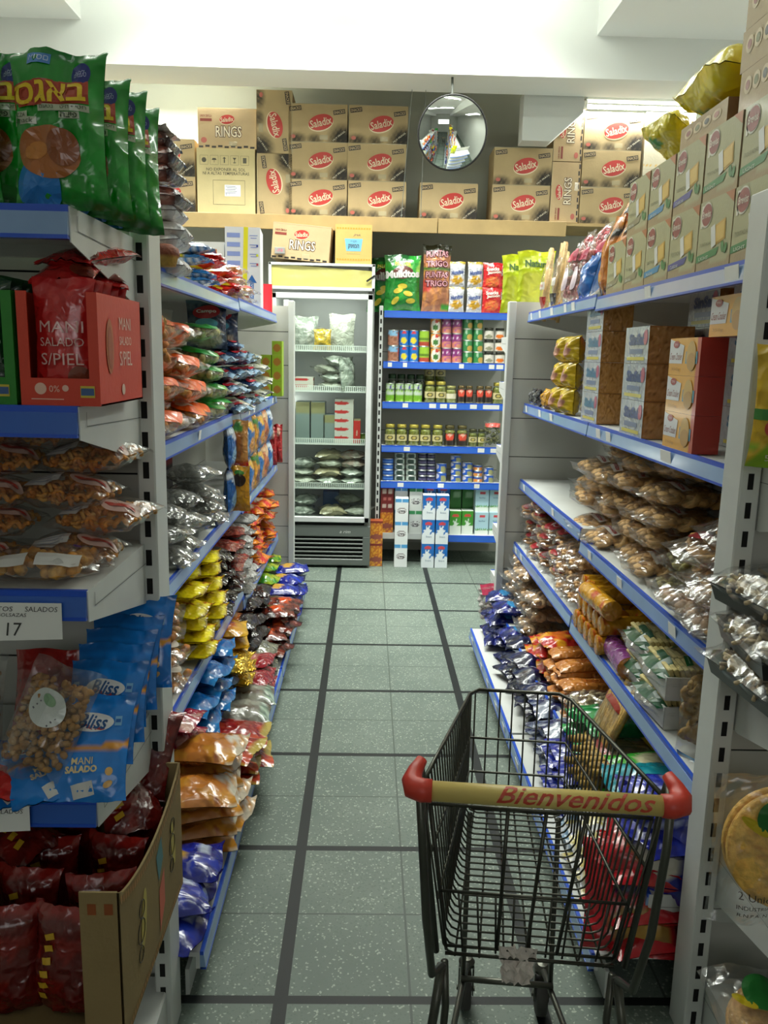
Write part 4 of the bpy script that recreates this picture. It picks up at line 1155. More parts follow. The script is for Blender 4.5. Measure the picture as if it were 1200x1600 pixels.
stackrow('jar_rb', jar('sauce_jar', .040, .155, ('#6f6a2a', '#8c8438'), '#5e5634', (.04, .62, 2.6), labf=LABR), [(702, 1), (721, 1)], 0, z, 'olive jar with red and black label on the fourth shelf', 'red label jars on the fourth shelf', 'jar')
stackrow('jar_sm', jar('olive_jar', .032, .13, ('#7c7c34', '#5e6026'), '#4a4a30', (.25, .55, 2.4), labf=LABC), [(738, 1), (752, 1)], 0, z, 'small olive jar on the fourth shelf', 'olive jars', 'jar')
put('olivebag', clearbag('olive_bag', .13, .19, .06, 'nut', 70, .028, ['#4a5028', '#6a6a34'], 4, 'olives', deco=lambda P, o: (lambda b: (b.color('#c64a3c'), b.rect(0, .165, .11, .03, P.pl(.002), n=6), b.build('header_label', GLOSSINK, o)))(MB())),
    (at(769, 690, Y=6.06).x, 6.075, z), 0, 'clear bag of olives at the right end of the fourth shelf', 'food bag')
z = .6275
stackrow('t_blue', can('fish_tin', .042, .042, layers_fn('#1e4fa0', [('r', 0, .4, 1, .55, '#5a86c8')])), [(606, 4)], .0425, z, 'flat blue tin at the left end of the fifth shelf', 'flat tins on the fifth wall shelf', 'tin')
stackrow('t_white', can('fish_tin', .039, .042, layers_fn('#b9c6bc', [('e', .0, .5, .12, .5, '#31443e'), ('e', .99, .5, .1, .5, '#31443e'), ('r', 0, 0, 1, .15, '#2c4438')])), [(624, 5), (642, 5)], .0425, z, 'flat white and green tin', 'flat tins on the fifth wall shelf', 'tin')
stackrow('t_navy', can('fish_tin', .034, .042, layers_fn('#232742', [('r', 0, .3, 1, .5, '#5a5474')])), [(660, 5), (673, 5)], .0425, z, 'flat navy tin', 'flat tins on the fifth wall shelf', 'tin')
BYL = layers_fn('#2456b4', [('e', .05, .3, .14, .4, '#9a9a6a'), ('e', .8, .6, .12, .3, '#c9c6d8')])
stackrow('t_by', can('fish_tin', .039, .07, BYL), [(689, 2)], .0705, z, 'blue tin with fish picture', 'flat tins on the fifth wall shelf', 'tin')
stackrow('t_bt', can('fish_tin', .039, .05, BYL), [(712, 4), (730, 3)], .0505, z, 'medium blue tin with olive picture', 'flat tins on the fifth wall shelf', 'tin')
stackrow('t_or', can('fish_tin', .036, .044, layers_fn('#2c4f9c', [('r', 0, 0, 1, .62, '#d0853a'), ('s', 5, .2, .2, .5, '#e6ded2')])), [(746, 3)], .0445, z, 'orange and blue flat tin', 'flat tins on the fifth wall shelf', 'tin')
stackrow('t_by2', can('fish_tin', .037, .058, BYL), [(763, 2)], .0585, z, 'blue tin nearest the right upright, fifth shelf', 'flat tins on the fifth wall shelf', 'tin')

# cartons of milk and juice
def milkc(nm, c0, lay, txt, tcol, w=.095, h=.178, d=.065): return carton(nm, w, d, h, {'front': layers_fn(c0, lay), 'side': layers_fn(c0, lay)}, txt, nx=30, base=c0)
def splash(u, v, s=0):
    c = lin('#1566b4')
    a = atan2(v - .48, u - .45); r = sqrt((u - .45) ** 2 + (v - .48) ** 2)
    if v < .40 + .10 * sin(u * 9) or r < .20 + .16 * max(0, sin(a * 7)) * (1 if v < .75 else .3): c = lin('#dfe6ea')
    if ((u - .5) / .3) ** 2 + ((v - .84) / .07) ** 2 < 1: c = lin('#c8424a')
    return c
MILKB = carton('milk_carton', .092, .10, .182, {'front': splash, 'side': splash}, [('front', 'text', 'Entera', .55, .30, .45, .07, dict(), '#4a6a8a')], nx=30, base='#dfe6ea')
MILKW = milkc('milk_carton', '#dfe2e2', [('r', 0, .83, 1, 1, '#4f97cc'), ('r', .46, .8, .5, 1, '#cfdde6'), ('e', .5, .48, .36, .13, '#5a4248'), ('e', .5, .49, .32, .09, '#e4e4e4')],
    [('front', 'text', 'Crema', .5, .485, .5, .1, dict(bold=.03, shear=.2), '#3a2c34')], 0, d=.10, h=.172)
MILKG = milkc('milk_carton', '#d2d6d0', [('r', 0, .83, 1, 1, '#3a8a54'), ('r', .46, .8, .5, 1, '#b8cdbf'), ('e', .5, .42, .36, .13, '#4a4248'), ('e', .5, .43, .32, .09, '#d8dad6')],
    [('front', 'text', 'Crema', .5, .425, .5, .1, dict(bold=.03, shear=.2), '#3a2c34')], 0, d=.10, h=.172)
JUICEO = carton('juice_carton', .095, .09, .172, {'front': layers_fn('#a85a38', [('r', 0, .3, 1, .86, '#b8671e'), ('n', 7, .05, 5, '#d89a30'), ('r', 0, .9, 1, 1, '#7c2c22'), ('e', .5, .3, .5, .12, '#8c4a3c')]), 'side': layers_fn('#a85a38', [('r', 0, .3, 1, .86, '#b8671e'), ('n', 7, .05, 5, '#d89a30')])}, nx=24, base='#a8532c')
JUICER = carton('juice_carton', .095, .09, .172, {'front': layers_fn('#6a1c1c', [('r', .08, .75, .4, .92, '#b8a89c'), ('r', .55, .75, .87, .92, '#b8a89c'), ('r', .08, .1, .4, .28, '#b8a89c'), ('r', .55, .1, .87, .28, '#b8a89c'), ('e', .3, .5, .12, .08, '#a8605a'), ('e', .7, .5, .12, .08, '#a8605a')])}, nx=24, base='#5c1616')
for i in range(2): put('juice_o', JUICEO, (XB(587, 875, 5.945), 5.945, .001 + i * .1725), 0, 'orange fruit drink carton on the floor against the fridge, %s' % ('lower', 'upper')[i], 'drink carton', 'orange drink cartons')
zb = .2355
put('juice_o', None, (XB(604, 815), 6.055, zb), 0, 'orange fruit drink carton on the bottom shelf under a dark red one', 'drink carton', 'orange drink cartons')
put('juice_r', JUICER, (XB(605, 780), 6.055, zb + .1725), 0, 'dark red drink carton on top of an orange one', 'drink carton')
for i in range(3): put('milkw', MILKW, (XB(626, 870, 5.93), 5.93, .001 + i * .1725), jig(i, .04), 'white milk carton with blue top in the floor stack, %s' % ('bottom', 'middle', 'top')[i], 'milk carton', 'white and blue milk cartons')
put('milkw', None, (XB(627, 775), 6.075, zb + .1725), 0, 'white milk carton with blue top on the shelf behind the floor stack, upper', 'milk carton', 'white and blue milk cartons')
put('milkw', None, (XB(627, 800), 6.075, zb), 0, 'white milk carton with blue top on the shelf behind the floor stack, lower', 'milk carton', 'white and blue milk cartons')
for i in range(2): put('milkg', MILKG, (XB(649, 800), 6.05, zb + i * .1725), 0, 'white milk carton with green top between the floor stacks, %s' % ('lower', 'upper')[i], 'milk carton', 'white and green milk cartons')
for j in range(2):
    for i in range(3): put('milkb', MILKB, (XB((668, 689)[j], 870, 5.93), 5.925, .001 + i * .1825), jig(i + j * 4, .03), 'blue milk carton with white splash in the floor stacks, %s stack, %s' % (('left', 'right')[j], ('bottom', 'middle', 'top')[i]), 'milk carton', 'blue milk cartons')
    put('milkb', None, (XB((672, 693)[j], 780), 6.075, zb + .1825), 0, 'blue milk carton on the shelf behind the floor stacks, %s, upper' % ('left', 'right')[j], 'milk carton', 'blue milk cartons')
    put('milkb', None, (XB((672, 693)[j], 800), 6.075, zb), 0, 'blue milk carton on the shelf behind the floor stacks, %s, lower' % ('left', 'right')[j], 'milk carton', 'blue milk cartons')
def gsplash(u, v, s=0):
    c = lin('#3c8a2a'); r = sqrt((u - .5) ** 2 + (v - .4) ** 2); a = atan2(v - .4, u - .5)
    if v < .36 or r < .16 + .14 * max(0, sin(a * 6)): c = lin('#d9e2d6')
    if ((u - .5) / .3) ** 2 + ((v - .8) / .06) ** 2 < 1: c = lin('#c0463c')
    return c
for j in range(2):
    put('milkgr', carton('milk_carton', .085, .09, .178, {'front': gsplash, 'side': gsplash}, nx=26, base='#d9e2d6'), (XB((711, 730)[j], 830, 6.04), 6.04 + .012 * j, zb), 0, 'green milk carton with white splash on the bottom shelf, %s one' % ('left', 'right')[j], 'milk carton', 'green milk cartons')
    put('milkgd', carton('milk_carton', .085, .09, .178, {'front': layers_fn('#2a6a26', [('r', .3, .5, .8, .7, '#86a882')])}, nx=12, base='#255c22'), (XB((712, 731)[j], 780, 6.16), 6.16, zb + .001), 0, 'darker green carton behind the green milk cartons, %s one' % ('left', 'right')[j], 'milk carton', 'dark green cartons')
    put('milkgd', None, (XB((712, 731)[j], 780, 6.16), 6.16, zb + .18), 0, 'darker green carton stacked behind the green milk cartons, %s one' % ('left', 'right')[j], 'milk carton', 'dark green cartons')
    for i in range(2):
        put('milkl', carton('milk_carton', .10, .09, .172, {'front': layers_fn('#a9cbd6', [('r', 0, .0, 1, .24, '#dfe6dc'), ('w', .26, .03, 40, '#5a9a44'), ('w', .2, .02, 50, '#dfe6dc'), ('r', .3, .78, .72, .88, '#c8424a')])},
            [('front', 'text', 'leche', .5, .62, .45, .07, dict(), '#3c5f86')], nx=30, base='#b9d2d8'), (XB((752, 772)[j], 830, 6.04) + .01 * j, 6.035 + .01 * j + .03 * i, zb + i * .1725), 0, 'pale blue milk carton on the bottom shelf, %s, %s' % (('left column', 'right column')[j], ('lower', 'upper')[i]), 'milk carton', 'pale blue milk cartons')
# ================================================================ shopping trolley
WIRE = mat('trolley_wire', '#4a4a42', rough=.35, metal=.75, var=.15, vscale=20)
FRAME = mat('trolley_frame', '#55564e', rough=.35, metal=.7, var=.15, vscale=20)
REDP = mat('red_plastic', '#c23a2a', rough=.4, var=.12, vscale=14)
CREAM = mat('cream_plastic', '#cdb76a', rough=.38, var=.08, vscale=10)
TYRE = mat('grey_tyre', '#3b3a38', rough=.7, var=.2, vscale=30)
ct = empty('shopping_trolley', (.298, 1.205, 0), (0, 0, radians(-6))); tag(ct, 'empty wire shopping trolley with cream handle and red end caps', 'shopping trolley')
def lerp(a, b, t): return a + (b - a) * t
def rim(t):   # top rim half width, y, z at t=0 rear .. 1 front
    return lerp(.200, .105, t), lerp(.04, .535, t), lerp(.845, .81, t)
def bot(t): return lerp(.150, .103, t), lerp(.085, .50, t), lerp(.490, .535, t)
r1, r2 = .0042, .0021
b = MB()
top = [(-rim(0)[0], rim(0)[1], rim(0)[2])] + [(-rim(t)[0], rim(t)[1], rim(t)[2]) for t in (.3, .6, .93)] + [(-.09, .535, .81), (.09, .535, .81)] + [(rim(t)[0], rim(t)[1], rim(t)[2]) for t in (.93, .6, .3, 0)]
b.tube(top, r1, 8)
for q in (.34, .62):
    # horizontal bands round the basket
    pts = []
    for s_, ts in ((-1, (0, .33, .66, .97)), (1, (.97, .66, .33, 0))):
        for t in ts:
            a, c_ = rim(t), bot(t); pts.append((s_ * lerp(c_[0], a[0], q), lerp(c_[1], a[1], q), lerp(c_[2], a[2], q)))
    b.tube(pts, .003, 6)
N1 = 22
for i in range(N1 + 1):            # ribs: down one side, round the bottom corner, across the floor, up the other side
    t = i / N1 * .97; a, c_ = rim(t), bot(t); rr = .02
    pts = []
    for s_ in (-1, 1):
        seg = [(s_ * a[0], a[1], a[2]), (s_ * (c_[0] + .004), c_[1] + .0, c_[2] + rr), (s_ * (c_[0] - .005), c_[1], c_[2] + .006), (s_ * (c_[0] - rr), c_[1], c_[2])]
        pts += seg if s_ < 0 else seg[::-1]
    b.tube(pts, r2, 5)
for k in range(7):                 # floor lengthwise wires
    u = -1 + 2 * k / 6; b.tube([(u * bot(0)[0] * .88, bot(0)[1], bot(0)[2] - .004), (u * bot(1)[0] * .88, bot(1)[1], bot(1)[2] - .004)], r2, 5)
for k in range(8):                 # front panel
    u = -1 + 2 * k / 7; b.tube([(u * .098, .535, .81), (u * .098, .515, .55), (u * .092, .50, .534)], r2, 5)
b.tube([(-bot(0)[0], bot(0)[1], bot(0)[2]), (bot(0)[0], bot(0)[1], bot(0)[2])], .0035, 6)
b.tube([(-.103, .50, .535), (.103, .50, .535)], .0035, 6)
b.build('basket', WIRE, ct, True)
# rear flap
b = MB()
def fl(u, v): return (u * lerp(.148, .185, v), lerp(.088, .055, v), lerp(.495, .80, v))
for k in range(11):
    u = -1 + 2 * k / 10; b.tube([fl(u, 0), fl(u, .42)], r2, 5)
for v in (0.03, .42): b.tube([fl(-1, v), fl(1, v)], .003, 6)
for u in (-.35, .0, .36): b.tube([fl(u - .03, .03), fl(u + .06, 1.0)], .0034, 6)
b.tube([fl(-1, 1), fl(1, 1)], .0034, 6)
for u in (-1, 1): b.tube([fl(u, 0), fl(u, 1)], .003, 6)
b.build('rear_flap', WIRE, ct, True)
# handle
hz = .855
b = MB(); b.tube([(-.185, 0, hz), (.185, 0, hz)], .0165, 20); hd = b.build('handle', CREAM, ct, True)
k = MB(); k.color('#b5402a')
def tp(x, y):
    a = y / .0168 + radians(36); return (x, -.0171 * cos(a), hz + .0171 * sin(a))
k.text('Bienvenidos', .045, 0, .25, tp, h=.030, shear=.45, bold=.012); k.build('welcome_lettering', INK, hd)
for s_ in (-1, 1):
    b = MB(); b.tube([(s_ * .183, 0, hz), (s_ * .200, 0, hz), (s_ * .213, .004, hz + .002), (s_ * .217, .016, hz + .007), (s_ * .212, .034, hz + .016), (s_ * .202, .052, hz + .027)],
                     [.0185, .0195, .020, .017, .013, .0095], 14); b.build('end_cap', REDP, ct, True)
# arms and legs
for s_ in (-1, 1):
    b = MB(); b.tube([(s_ * .205, .045, hz + .012), (s_ * .203, .02, hz - .02), (s_ * .197, .0, .78), (s_ * .185, .0, .62), (s_ * .172, .03, .49), (s_ * .155, .07, .475)], .0072, 8)
    b.tube([(s_ * .204, .05, hz + .02), (s_ * .2, .055, .845), (s_ * .188, .06, .7), (s_ * .166, .075, .50)], .006, 8)
    b.build('side_arm', FRAME, ct, True)
    b = MB(); b.tube([(s_ * .155, .075, .475), (s_ * .165, .05, .40), (s_ * .20, -.01, .16), (s_ * .205, -.02, .10)], .0085, 8); b.build('leg', FRAME, ct, True)
    b = MB(); b.tube([(s_ * .150, .09, .47), (s_ * .145, .085, .38), (s_ * .155, .04, .24), (s_ * .16, .05, .15), (s_ * .10, .45, .125), (s_ * .09, .50, .128)], .007, 8); b.build('chassis_rail', FRAME, ct, True)
b = MB(); b.tube([(-.13, .10, .205), (-.12, .16, .20), (.12, .16, .20), (.13, .10, .205)], .005, 8); b.tube([(-.105, .44, .14), (.105, .44, .14)], .007, 8)
b.tube([(-.1, .45, .13), (-.1, .47, .30), (-.1, .49, .53)], .006, 8); b.tube([(.1, .45, .13), (.1, .47, .30), (.1, .49, .53)], .006, 8); b.build('chassis_frame', FRAME, ct, True)
for (x, y, big) in ((-.09, .52, 0), (.09, .52, 0), (-.205, -.03, 1), (.205, -.03, 1)):
    f = MB(); f.T = Matrix.Translation((x, y, 0)); f.lathe([(0, .112), (.018, .112), (.02, .122), (.012, .132), (0, .134)], 14, cap=False)
    for s_ in (-1, 1): f.box(s_ * .017 - .0015, s_ * .017 + .0015, -.016, .016, .04, .114)
    f.T = Matrix.Translation((x, y, .048)) @ Matrix.Rotation(pi / 2, 4, 'Y'); f.tube([(0, 0, -.022), (0, 0, .022)], .006, 8)
    f.T = None
    cs = f.build('caster', FRAME, ct); smooth_by_angle(cs)
    w_ = MB(); w_.T = Matrix.Translation((x, y, .0485)) @ Matrix.Rotation(pi / 2, 4, 'Y'); w_.lathe([(0, -.012), (.042, -.013), (.0475, -.009), (.0485, 0), (.0475, .009), (.042, .013), (0, .012)], 24, cap=False)
    w_.T = None; w_.build('wheel', TYRE, cs, True)
b = MB(); random.seed(4)
b.grid(lambda u, v: (-.02 + (u - .5) * (.07 - .02 * v) + .008 * noise.noise(Vector((u * 5, v * 5, 1))), .083 + .010 * noise.noise(Vector((u * 6, v * 6, 7))), .515 - v * .075 + .012 * noise.noise(Vector((u * 9, 0, 3)))), 12, 10)
b.build('torn_paper', mat('torn_paper', '#d9cfc6', rough=.8, var=.2, vscale=40), ct)
# ================================================================ left end shelves
def bamb(P, o):
    b = MB(); p0 = P.pl(.0015); p1 = P.pl(.0025); p2 = P.pl(.0035); p3 = P.pl(.0045)
    w, h = P.w, P.h
    b.color('#b4452a'); b.rect(-.008, .71 * h, .112, .034, p0, rot=.05, n=10, m=3)
    b.color('#a8381f'); b.text('סגאב', -.008, .71 * h, .112, p1, h=.036, rot=.06, bold=.09)
    b.color('#e6c31e'); b.text('סגאב', -.008, .71 * h, .106, p2, h=.030, rot=.06, bold=.02)
    b.color('#b9c0a4'); b.rect(.012, .615 * h, .074, .009, p0, n=6); b.rect(.022, .57 * h, .029, .009, p0, n=3); b.rect(-.052, .575 * h, .022, .010, p0, n=3); b.rect(-.046, .54 * h, .036, .010, p0, n=3)
    b.color('#3a4a2c'); b.text('םעטב הטיח ףיטח', .012, .615 * h, .068, p1, h=.006); b.text('הציפ', .022, .57 * h, .024, p1, h=.007, bold=.03)
    b.text('PIZZA', -.053, .575 * h, .018, p1, h=.006); b.text('Snack', -.046, .54 * h, .026, p1, h=.007)
    b.color('#22307c'); b.ell(.036, .85 * h, .0145, .017, p0); b.color('#b9c0e0'); b.text('אלל', .036, .862 * h, .014, p1, h=.006); b.text('םימעט', .036, .842 * h, .018, p1, h=.006)
    b.color('#4a86c8'); b.rect(-.025, .93 * h, .034, .016, p0, n=4); b.color('#c8d8ea'); b.text('אוסם', -.025, .93 * h, .028, p1, h=.008)
    # a plain baked piece on a blue patch
    b.color('#2a78c0'); b.ell(-.030, .13 * h, .034, .040, p0, rings=3)
    b.color('#a8622a'); b.ell(-.012, .34 * h, .047, .037, p1, -.2, rings=4)
    b.color('#8c4a20'); b.ell(.010, .37 * h, .024, .026, p2, .3, rings=3)
    b.color('#c07a34'); b.ell(-.03, .35 * h, .018, .012, p2, .3, rings=2)
    b.build('printed_logo', GLOSSINK, o)
GRB = layers_fn('#148c22', [('n', 3, .2, 9, '#1c9a2c'), ('r', 0, .95, 1, 1, '#2c8a3c'), ('r', 0, 0, 1, .04, '#1a7026')])
BAMB = pillow('snack_bag', .142, .222, .055, GRB, 22, 30, 21, mat('green_film', attr=True, rough=.2, bump=1.0, bscale=20, crinkle=True, coat=.7, bdist=.014), wr=1.7, deco=bamb)
GG = 'green snack bags on the left top shelf'
zt = 1.757
for i, (x, y, rz, rx) in enumerate(((-.466, 1.315, 2, -2), (-.452, 1.395, 8, -5), (-.447, 1.47, 14, -4), (-.442, 1.545, 20, -7), (-.628, 1.325, -3, -2), (-.600, 1.40, 6, 3), (-.63, 1.48, 0, -3), (-.60, 1.56, 5, -3))):
    lab = ('front green snack bag with yellow hebrew lettering, nearest the camera', 'second green bag, directly behind the front one', 'third green snack bag in the right-hand row', 'green snack bag nearest the slotted upright',
           'green snack bag cut by the left picture edge', 'second green bag of the left-hand row, rising above the front one', 'third green bag of the left-hand row', 'rearmost green bag of the left-hand row')[i]
    put('bamb', BAMB, (x, y, zt + (.022 if i == 5 else 0)), radians(rz), lab, 'snack bag', GG, rx=radians(rx), sc=(1, 1, 1) if i != 1 else (.95, 1, .98))

# display boxes on the second shelf
def manibox(o):
    w, d, h = .122, .24, .172
    k = MB()
    # printed side
    pl = lambda x, y: (w / 2 + .0012, x + d / 2, y)
    k.color('#b8653a'); k.ell(-.065, .092, .019, .043, pl); k.color('#a24f2c'); k.ell(-.065, .09, .013, .034, lambda x, y: (w / 2 + .0017, x + d / 2, y))
    k.color('#e0c0b0')
    k.text('MANI', .02, .130, .065, pl, h=.020); k.text('SALADO', .02, .102, .068, pl, h=.014); k.text('S/PIEL', .02, .073, .07, pl, h=.024)
    k.ell(0, .022, .009, .009, pl)
    # front foot
    pf = lambda x, y: (x, -.0012, y)
    k.color('#e6b9a4'); k.ell(-.03, .026, .009, .009, pf); k.text('0%', -.009, .026, .016, pf, h=.010); k.ell(.008, .027, .005, .005, pf); k.rect(-.02, .010, .05, .0015, pf)
    k.color('#c9b436'); k.rect(.042, .022, .022, .018, pf); k.color('#3a5a8a'); k.rect(.042, .022, .020, .011, lambda x, y: (x, -.0018, y))
    k.build('lettering', INK, o)
def display_box(nm, col, dark, extra=None):
    def mk():
        w, d, h, t = .122, .24, .172, .003
        o = empty(nm); b = MB(); b.color(col)
        b.box(-w / 2, w / 2, 0, t, 0, .042); b.box(-w / 2, -w / 2 + .016, 0, t, .042, h); b.box(w / 2 - .016, w / 2, 0, t, .042, h)
        b.box(-w / 2, -w / 2 + t, t, d, 0, h); b.box(-w / 2, w / 2, d - t, d, 0, h); b.box(-w / 2, w / 2, t, d, 0, t)
        b.box(w / 2 - t, w / 2, t, d, 0, h)
        b.build('tray', CARD, o)
        if extra: extra(o)
        return o
    return mk
def manib(P, o):
    b = MB(); p = P.pl(.002); b.color('#dcb0a8')
    b.text('MANI', .0, .115, .066, p, h=.017); b.text('SALADO', .0, .092, .066, p, h=.013); b.text('S/PIEL', .0, .066, .066, p, h=.018)
    b.color('#7c3a26'); b.ell(.026, .036, .018, .02, p, rings=2); b.color('#5c2418'); b.ell(.036, .022, .015, .012, P.pl(.003), rings=2)
    b.build('printed_logo', GLOSSINK, o)
MANI = pillow('peanut_bag', .098, .19, .035, layers_fn('#b81e1e', [('n', 5, .3, 3, '#c82c28')]), 12, 18, 22, FOIL_S, deco=manib)
MANIG = pillow('peanut_bag', .098, .19, .035, layers_fn('#12381a', []), 12, 18, 22, FOIL_S, deco=lambda P, o: (lambda b: (b.color('#8a9a84'), b.text('MANI', 0, .115, .066, P.pl(.002), h=.016, bold=.05), b.text('TOSTADO', 0, .09, .066, P.pl(.002), h=.012), b.build('printed_logo', GLOSSINK, o)))(MB()))
put('mbox', display_box('display_box', '#cc3a1e', '#8c1c18', manibox), (-.475, 1.288, 1.4625), 0, 'red open-fronted display box of salted peanut bags', 'display box')
def mbx(o): k = MB(); k.color('#c9b436'); k.rect(.04, .022, .022, .018, lambda x, y: (x, -.0012, y)); k.color('#3a5a8a'); k.rect(.04, .022, .02, .011, lambda x, y: (x, -.0018, y)); k.build('lettering', INK, o)
put('gbox', display_box('display_box', '#1f7a1c', '#103a18', mbx), (-.603, 1.286, 1.4625), 0, 'green open-fronted display box left of the red one', 'display box')
for i in range(5):
    put('mani', MANI, (-.475, 1.315 + i * .042, 1.467), 0, 'red peanut bag standing in the red display box, %s' % ('foremost', 'second', 'third', 'fourth', 'rearmost')[i], 'peanut bag', 'peanut bags in the red display box', rx=radians(-2))
    put('manig', MANIG, (-.603, 1.315 + i * .042, 1.467), 0, 'dark green peanut bag standing in the green display box, %s' % ('foremost', 'second', 'third', 'fourth', 'rearmost')[i], 'peanut bag', 'peanut bags in the green display box', rx=radians(-2))
for i, (x, y, z, rz, a) in enumerate(((-.483, 1.33, 1.652, 4, -72), (-.49, 1.36, 1.685, -10, -80), (-.455, 1.43, 1.655, 20, -80))):
    put('mani', MANI, (x, y, z), radians(rz), 'red peanut bag lying on top of the red display box, %s' % ('in front', 'uppermost', 'at the right')[i], 'peanut bag', 'peanut bags lying on the red box', rx=radians(a))

# snack packs in clear film on the third shelf
def cornlab(P, o):
    b = MB(); p = P.pl(.0015)
    b.color('#c9a79c'); b.ell(.045, .05, .035, .022, p, .1, rings=2); b.color('#b8483e'); b.ell(.045, .05, .028, .008, P.pl(.0022), .1, rings=2)
    b.color('#c3c0bc'); b.rect(-.03, .032, .062, .028, p, n=5, m=2); b.color('#8a90a0')
    for i in range(3): b.rect(-.03, .025 + i * .007, .045, .0018, P.pl(.0022), n=4)
    b.build('label', GLOSSINK, o)
CORN = clearbag('puffed_corn_bag', .17, .15, .06, 'spiral', 55, .034, ['#d9802c', '#e8ab50', ], 31, 'corn_snacks', deco=cornlab, film=CRISPFILM, fin=.06, nu=14)
CG = 'bags of puffed corn on the left end shelf'
zs = 1.1675
k = 0
for lv in range(5):
    n = 3 if lv < 4 else 2
    for j in range(3):
        x = -.51 - j * .165 + jig(k, .014) + (.02 if lv % 2 else 0); y = 1.33 + (.02 * (lv % 2)) + jig(k + 50, .012) + .015 * lv
        if j == 0: y += .05; x -= .01 * lv
        put('corn', CORN, (x, y, zs + .028 + lv * .052), radians(jig(k + 9, 16)), 'clear bag of orange corn snacks, left end pile, %s layer, %s' % (('bottom', 'second', 'third', 'fourth', 'top')[lv], ('nearest the upright', 'middle', 'outermost')[j]), 'snack bag', CG, rx=radians(-88 + jig(k, 5)), ry=radians(jig(k + 3, 5)))
        k += 1
put('corn2', clearbag('puffed_corn_bag', .20, .13, .045, 'chunk', 60, .026, ['#e0a848', '#d08a34'], 33, 'corn_snacks', deco=lambda P, o: (lambda b: (b.color('#cfcdc8'), b.rect(-.05, .03, .06, .035, P.pl(.0015), n=5, m=2), b.rect(.03, .03, .07, .035, P.pl(.0015), n=5, m=2), b.color('#4a2c6a'), b.ell(.05, .085, .007, .005, P.pl(.0015)), b.build('label', GLOSSINK, o)))(MB()), film=CRISPFILM),
    (-.53, 1.285, zs + .022), radians(8), 'flat clear bag of yellow snack pieces at the front edge of the left end shelf', 'snack bag', None, rx=radians(-84))
# hand written signs
def sign(nm, w, h, lines):
    def mk():
        b = MB(); b.add([(-w / 2, 0, 0), (w / 2, 0, .004), (w / 2 + .001, 0, h), (-w / 2, 0, h), (-w / 2, .0012, 0), (w / 2, .0012, .004), (w / 2 + .001, .0012, h), (-w / 2, .0012, h)],
                        [(0, 1, 2, 3), (7, 6, 5, 4), (0, 4, 5, 1), (1, 5, 6, 2), (2, 6, 7, 3), (3, 7, 4, 0)])
        o = b.build(nm, PAPER); k_ = MB(); k_.color('#3c3c3a')
        for (t, x, z, ww, hh) in lines: k_.text(t, x, z, ww, lambda a, c: (a, -.0008, c), h=hh, shear=.15)
        k_.build('handwriting', INK, o); return o
    return mk
p = at(48, 1002, Y=1.266)
put('sign17', sign('price_sign', .106, .064, [('ITOS', -.037, .054, .028, .008), ('SALADOS', .022, .054, .052, .0085), ('BOLSAZAS', -.025, .044, .046, .006), ('17', -.023, .020, .026, .022)]), (p.x - .002, 1.266, p.z), 0, 'handwritten paper price sign reading 17 on the left end shelf edge', 'price sign')
p = at(5, 1302, Y=1.262)
put('sign2', sign('price_sign', .105, .052, [('SALADOS', .018, .040, .05, .008)]), (p.x - .008, 1.262, p.z), radians(2), 'handwritten paper sign under the blue peanut bags, at the left picture edge', 'price sign')

# blue peanut bags on the fourth shelf
def bliss(P, o):
    b = MB(); p = P.pl(.0015); p2 = P.pl(.0025); h = P.h
    b.color('#dcdcdc'); b.ell(.002, .70 * h, .036, .017, p, .05, rings=3); b.color('#b03a3a'); b.ell(-.002, .65 * h, .026, .005, p, -.05, rings=2)
    b.color('#1d4f86'); b.text('Bliss', .003, .705 * h, .05, p2, h=.025, shear=.35, bold=.02)
    b.color('#7ab0d8')
    for x in (-.052, .045): b.rect(x, .72 * h, .011, .017, p, n=1); b.color('#0f5aa8'); b.rect(x, .72 * h, .008, .006, p2); b.color('#7ab0d8')
    b.color('#d3c190'); b.text('MANI', -.005, .34 * h, .034, p, h=.012, bold=.01, rot=.05); b.text('SALADO', -.005, .265 * h, .052, p, h=.012, bold=.05, rot=.05)
    b.color('#c9c9c6'); b.rect(.0, .09 * h, .035, .022, p, rot=.25, n=3)
    b.color('#d6a860'); b.ell(.04, .25 * h, .006, .007, p); b.ell(.04, .14 * h, .008, .005, p, .6)
    b.build('printed_logo', GLOSSINK, o)
def blissd(u, v, s=0):
    c = lin('#0e76cc')
    if v > .9: c = lin('#0c66b4')
    m_ = .50 + .08 * (u - .4) ** 2 * 3 - .05 * u
    if m_ - .035 - .03 * u < v < m_ + .012: c = lin('#cf8a1c')
    return c
BLS = pillow('peanut_bag', .142, .185, .034, blissd, 18, 24, 41, FOIL, deco=bliss, sag=.4, wr=1.2)
z4 = .8025
for i, (x, y, z, rz, rx) in enumerate(((-.462, 1.255, z4 - .022, 4, -42), (-.47, 1.335, z4 + .005, -2, -38), (-.468, 1.40, z4 + .012, 2, -34), (-.478, 1.455, z4 + .018, -3, -30), (-.472, 1.51, z4 + .026, 1, -27), (-.455, 1.565, z4 + .05, 0, -20))):
    put('bliss', BLS, (x, y, z + .03), radians(rz), 'blue salted peanut bag in the leaning row on the left, %s' % ('frontmost', 'second from front', 'third from front', 'fourth from front', 'fifth from front', 'rearmost')[i], 'peanut bag', 'blue peanut bags leaning in a row', rx=radians(rx))
put('bliss', None, (-.575, 1.262, z4 + .0), radians(58), 'blue peanut bag lying over the shelf edge below the clear peanut bag', 'peanut bag', None, rx=radians(-70))
put('bliss', None, (-.50, 1.25, z4 + .016), radians(36), 'blue peanut bag lying sideways at the shelf edge under the leaning row', 'peanut bag', None, rx=radians(-78))
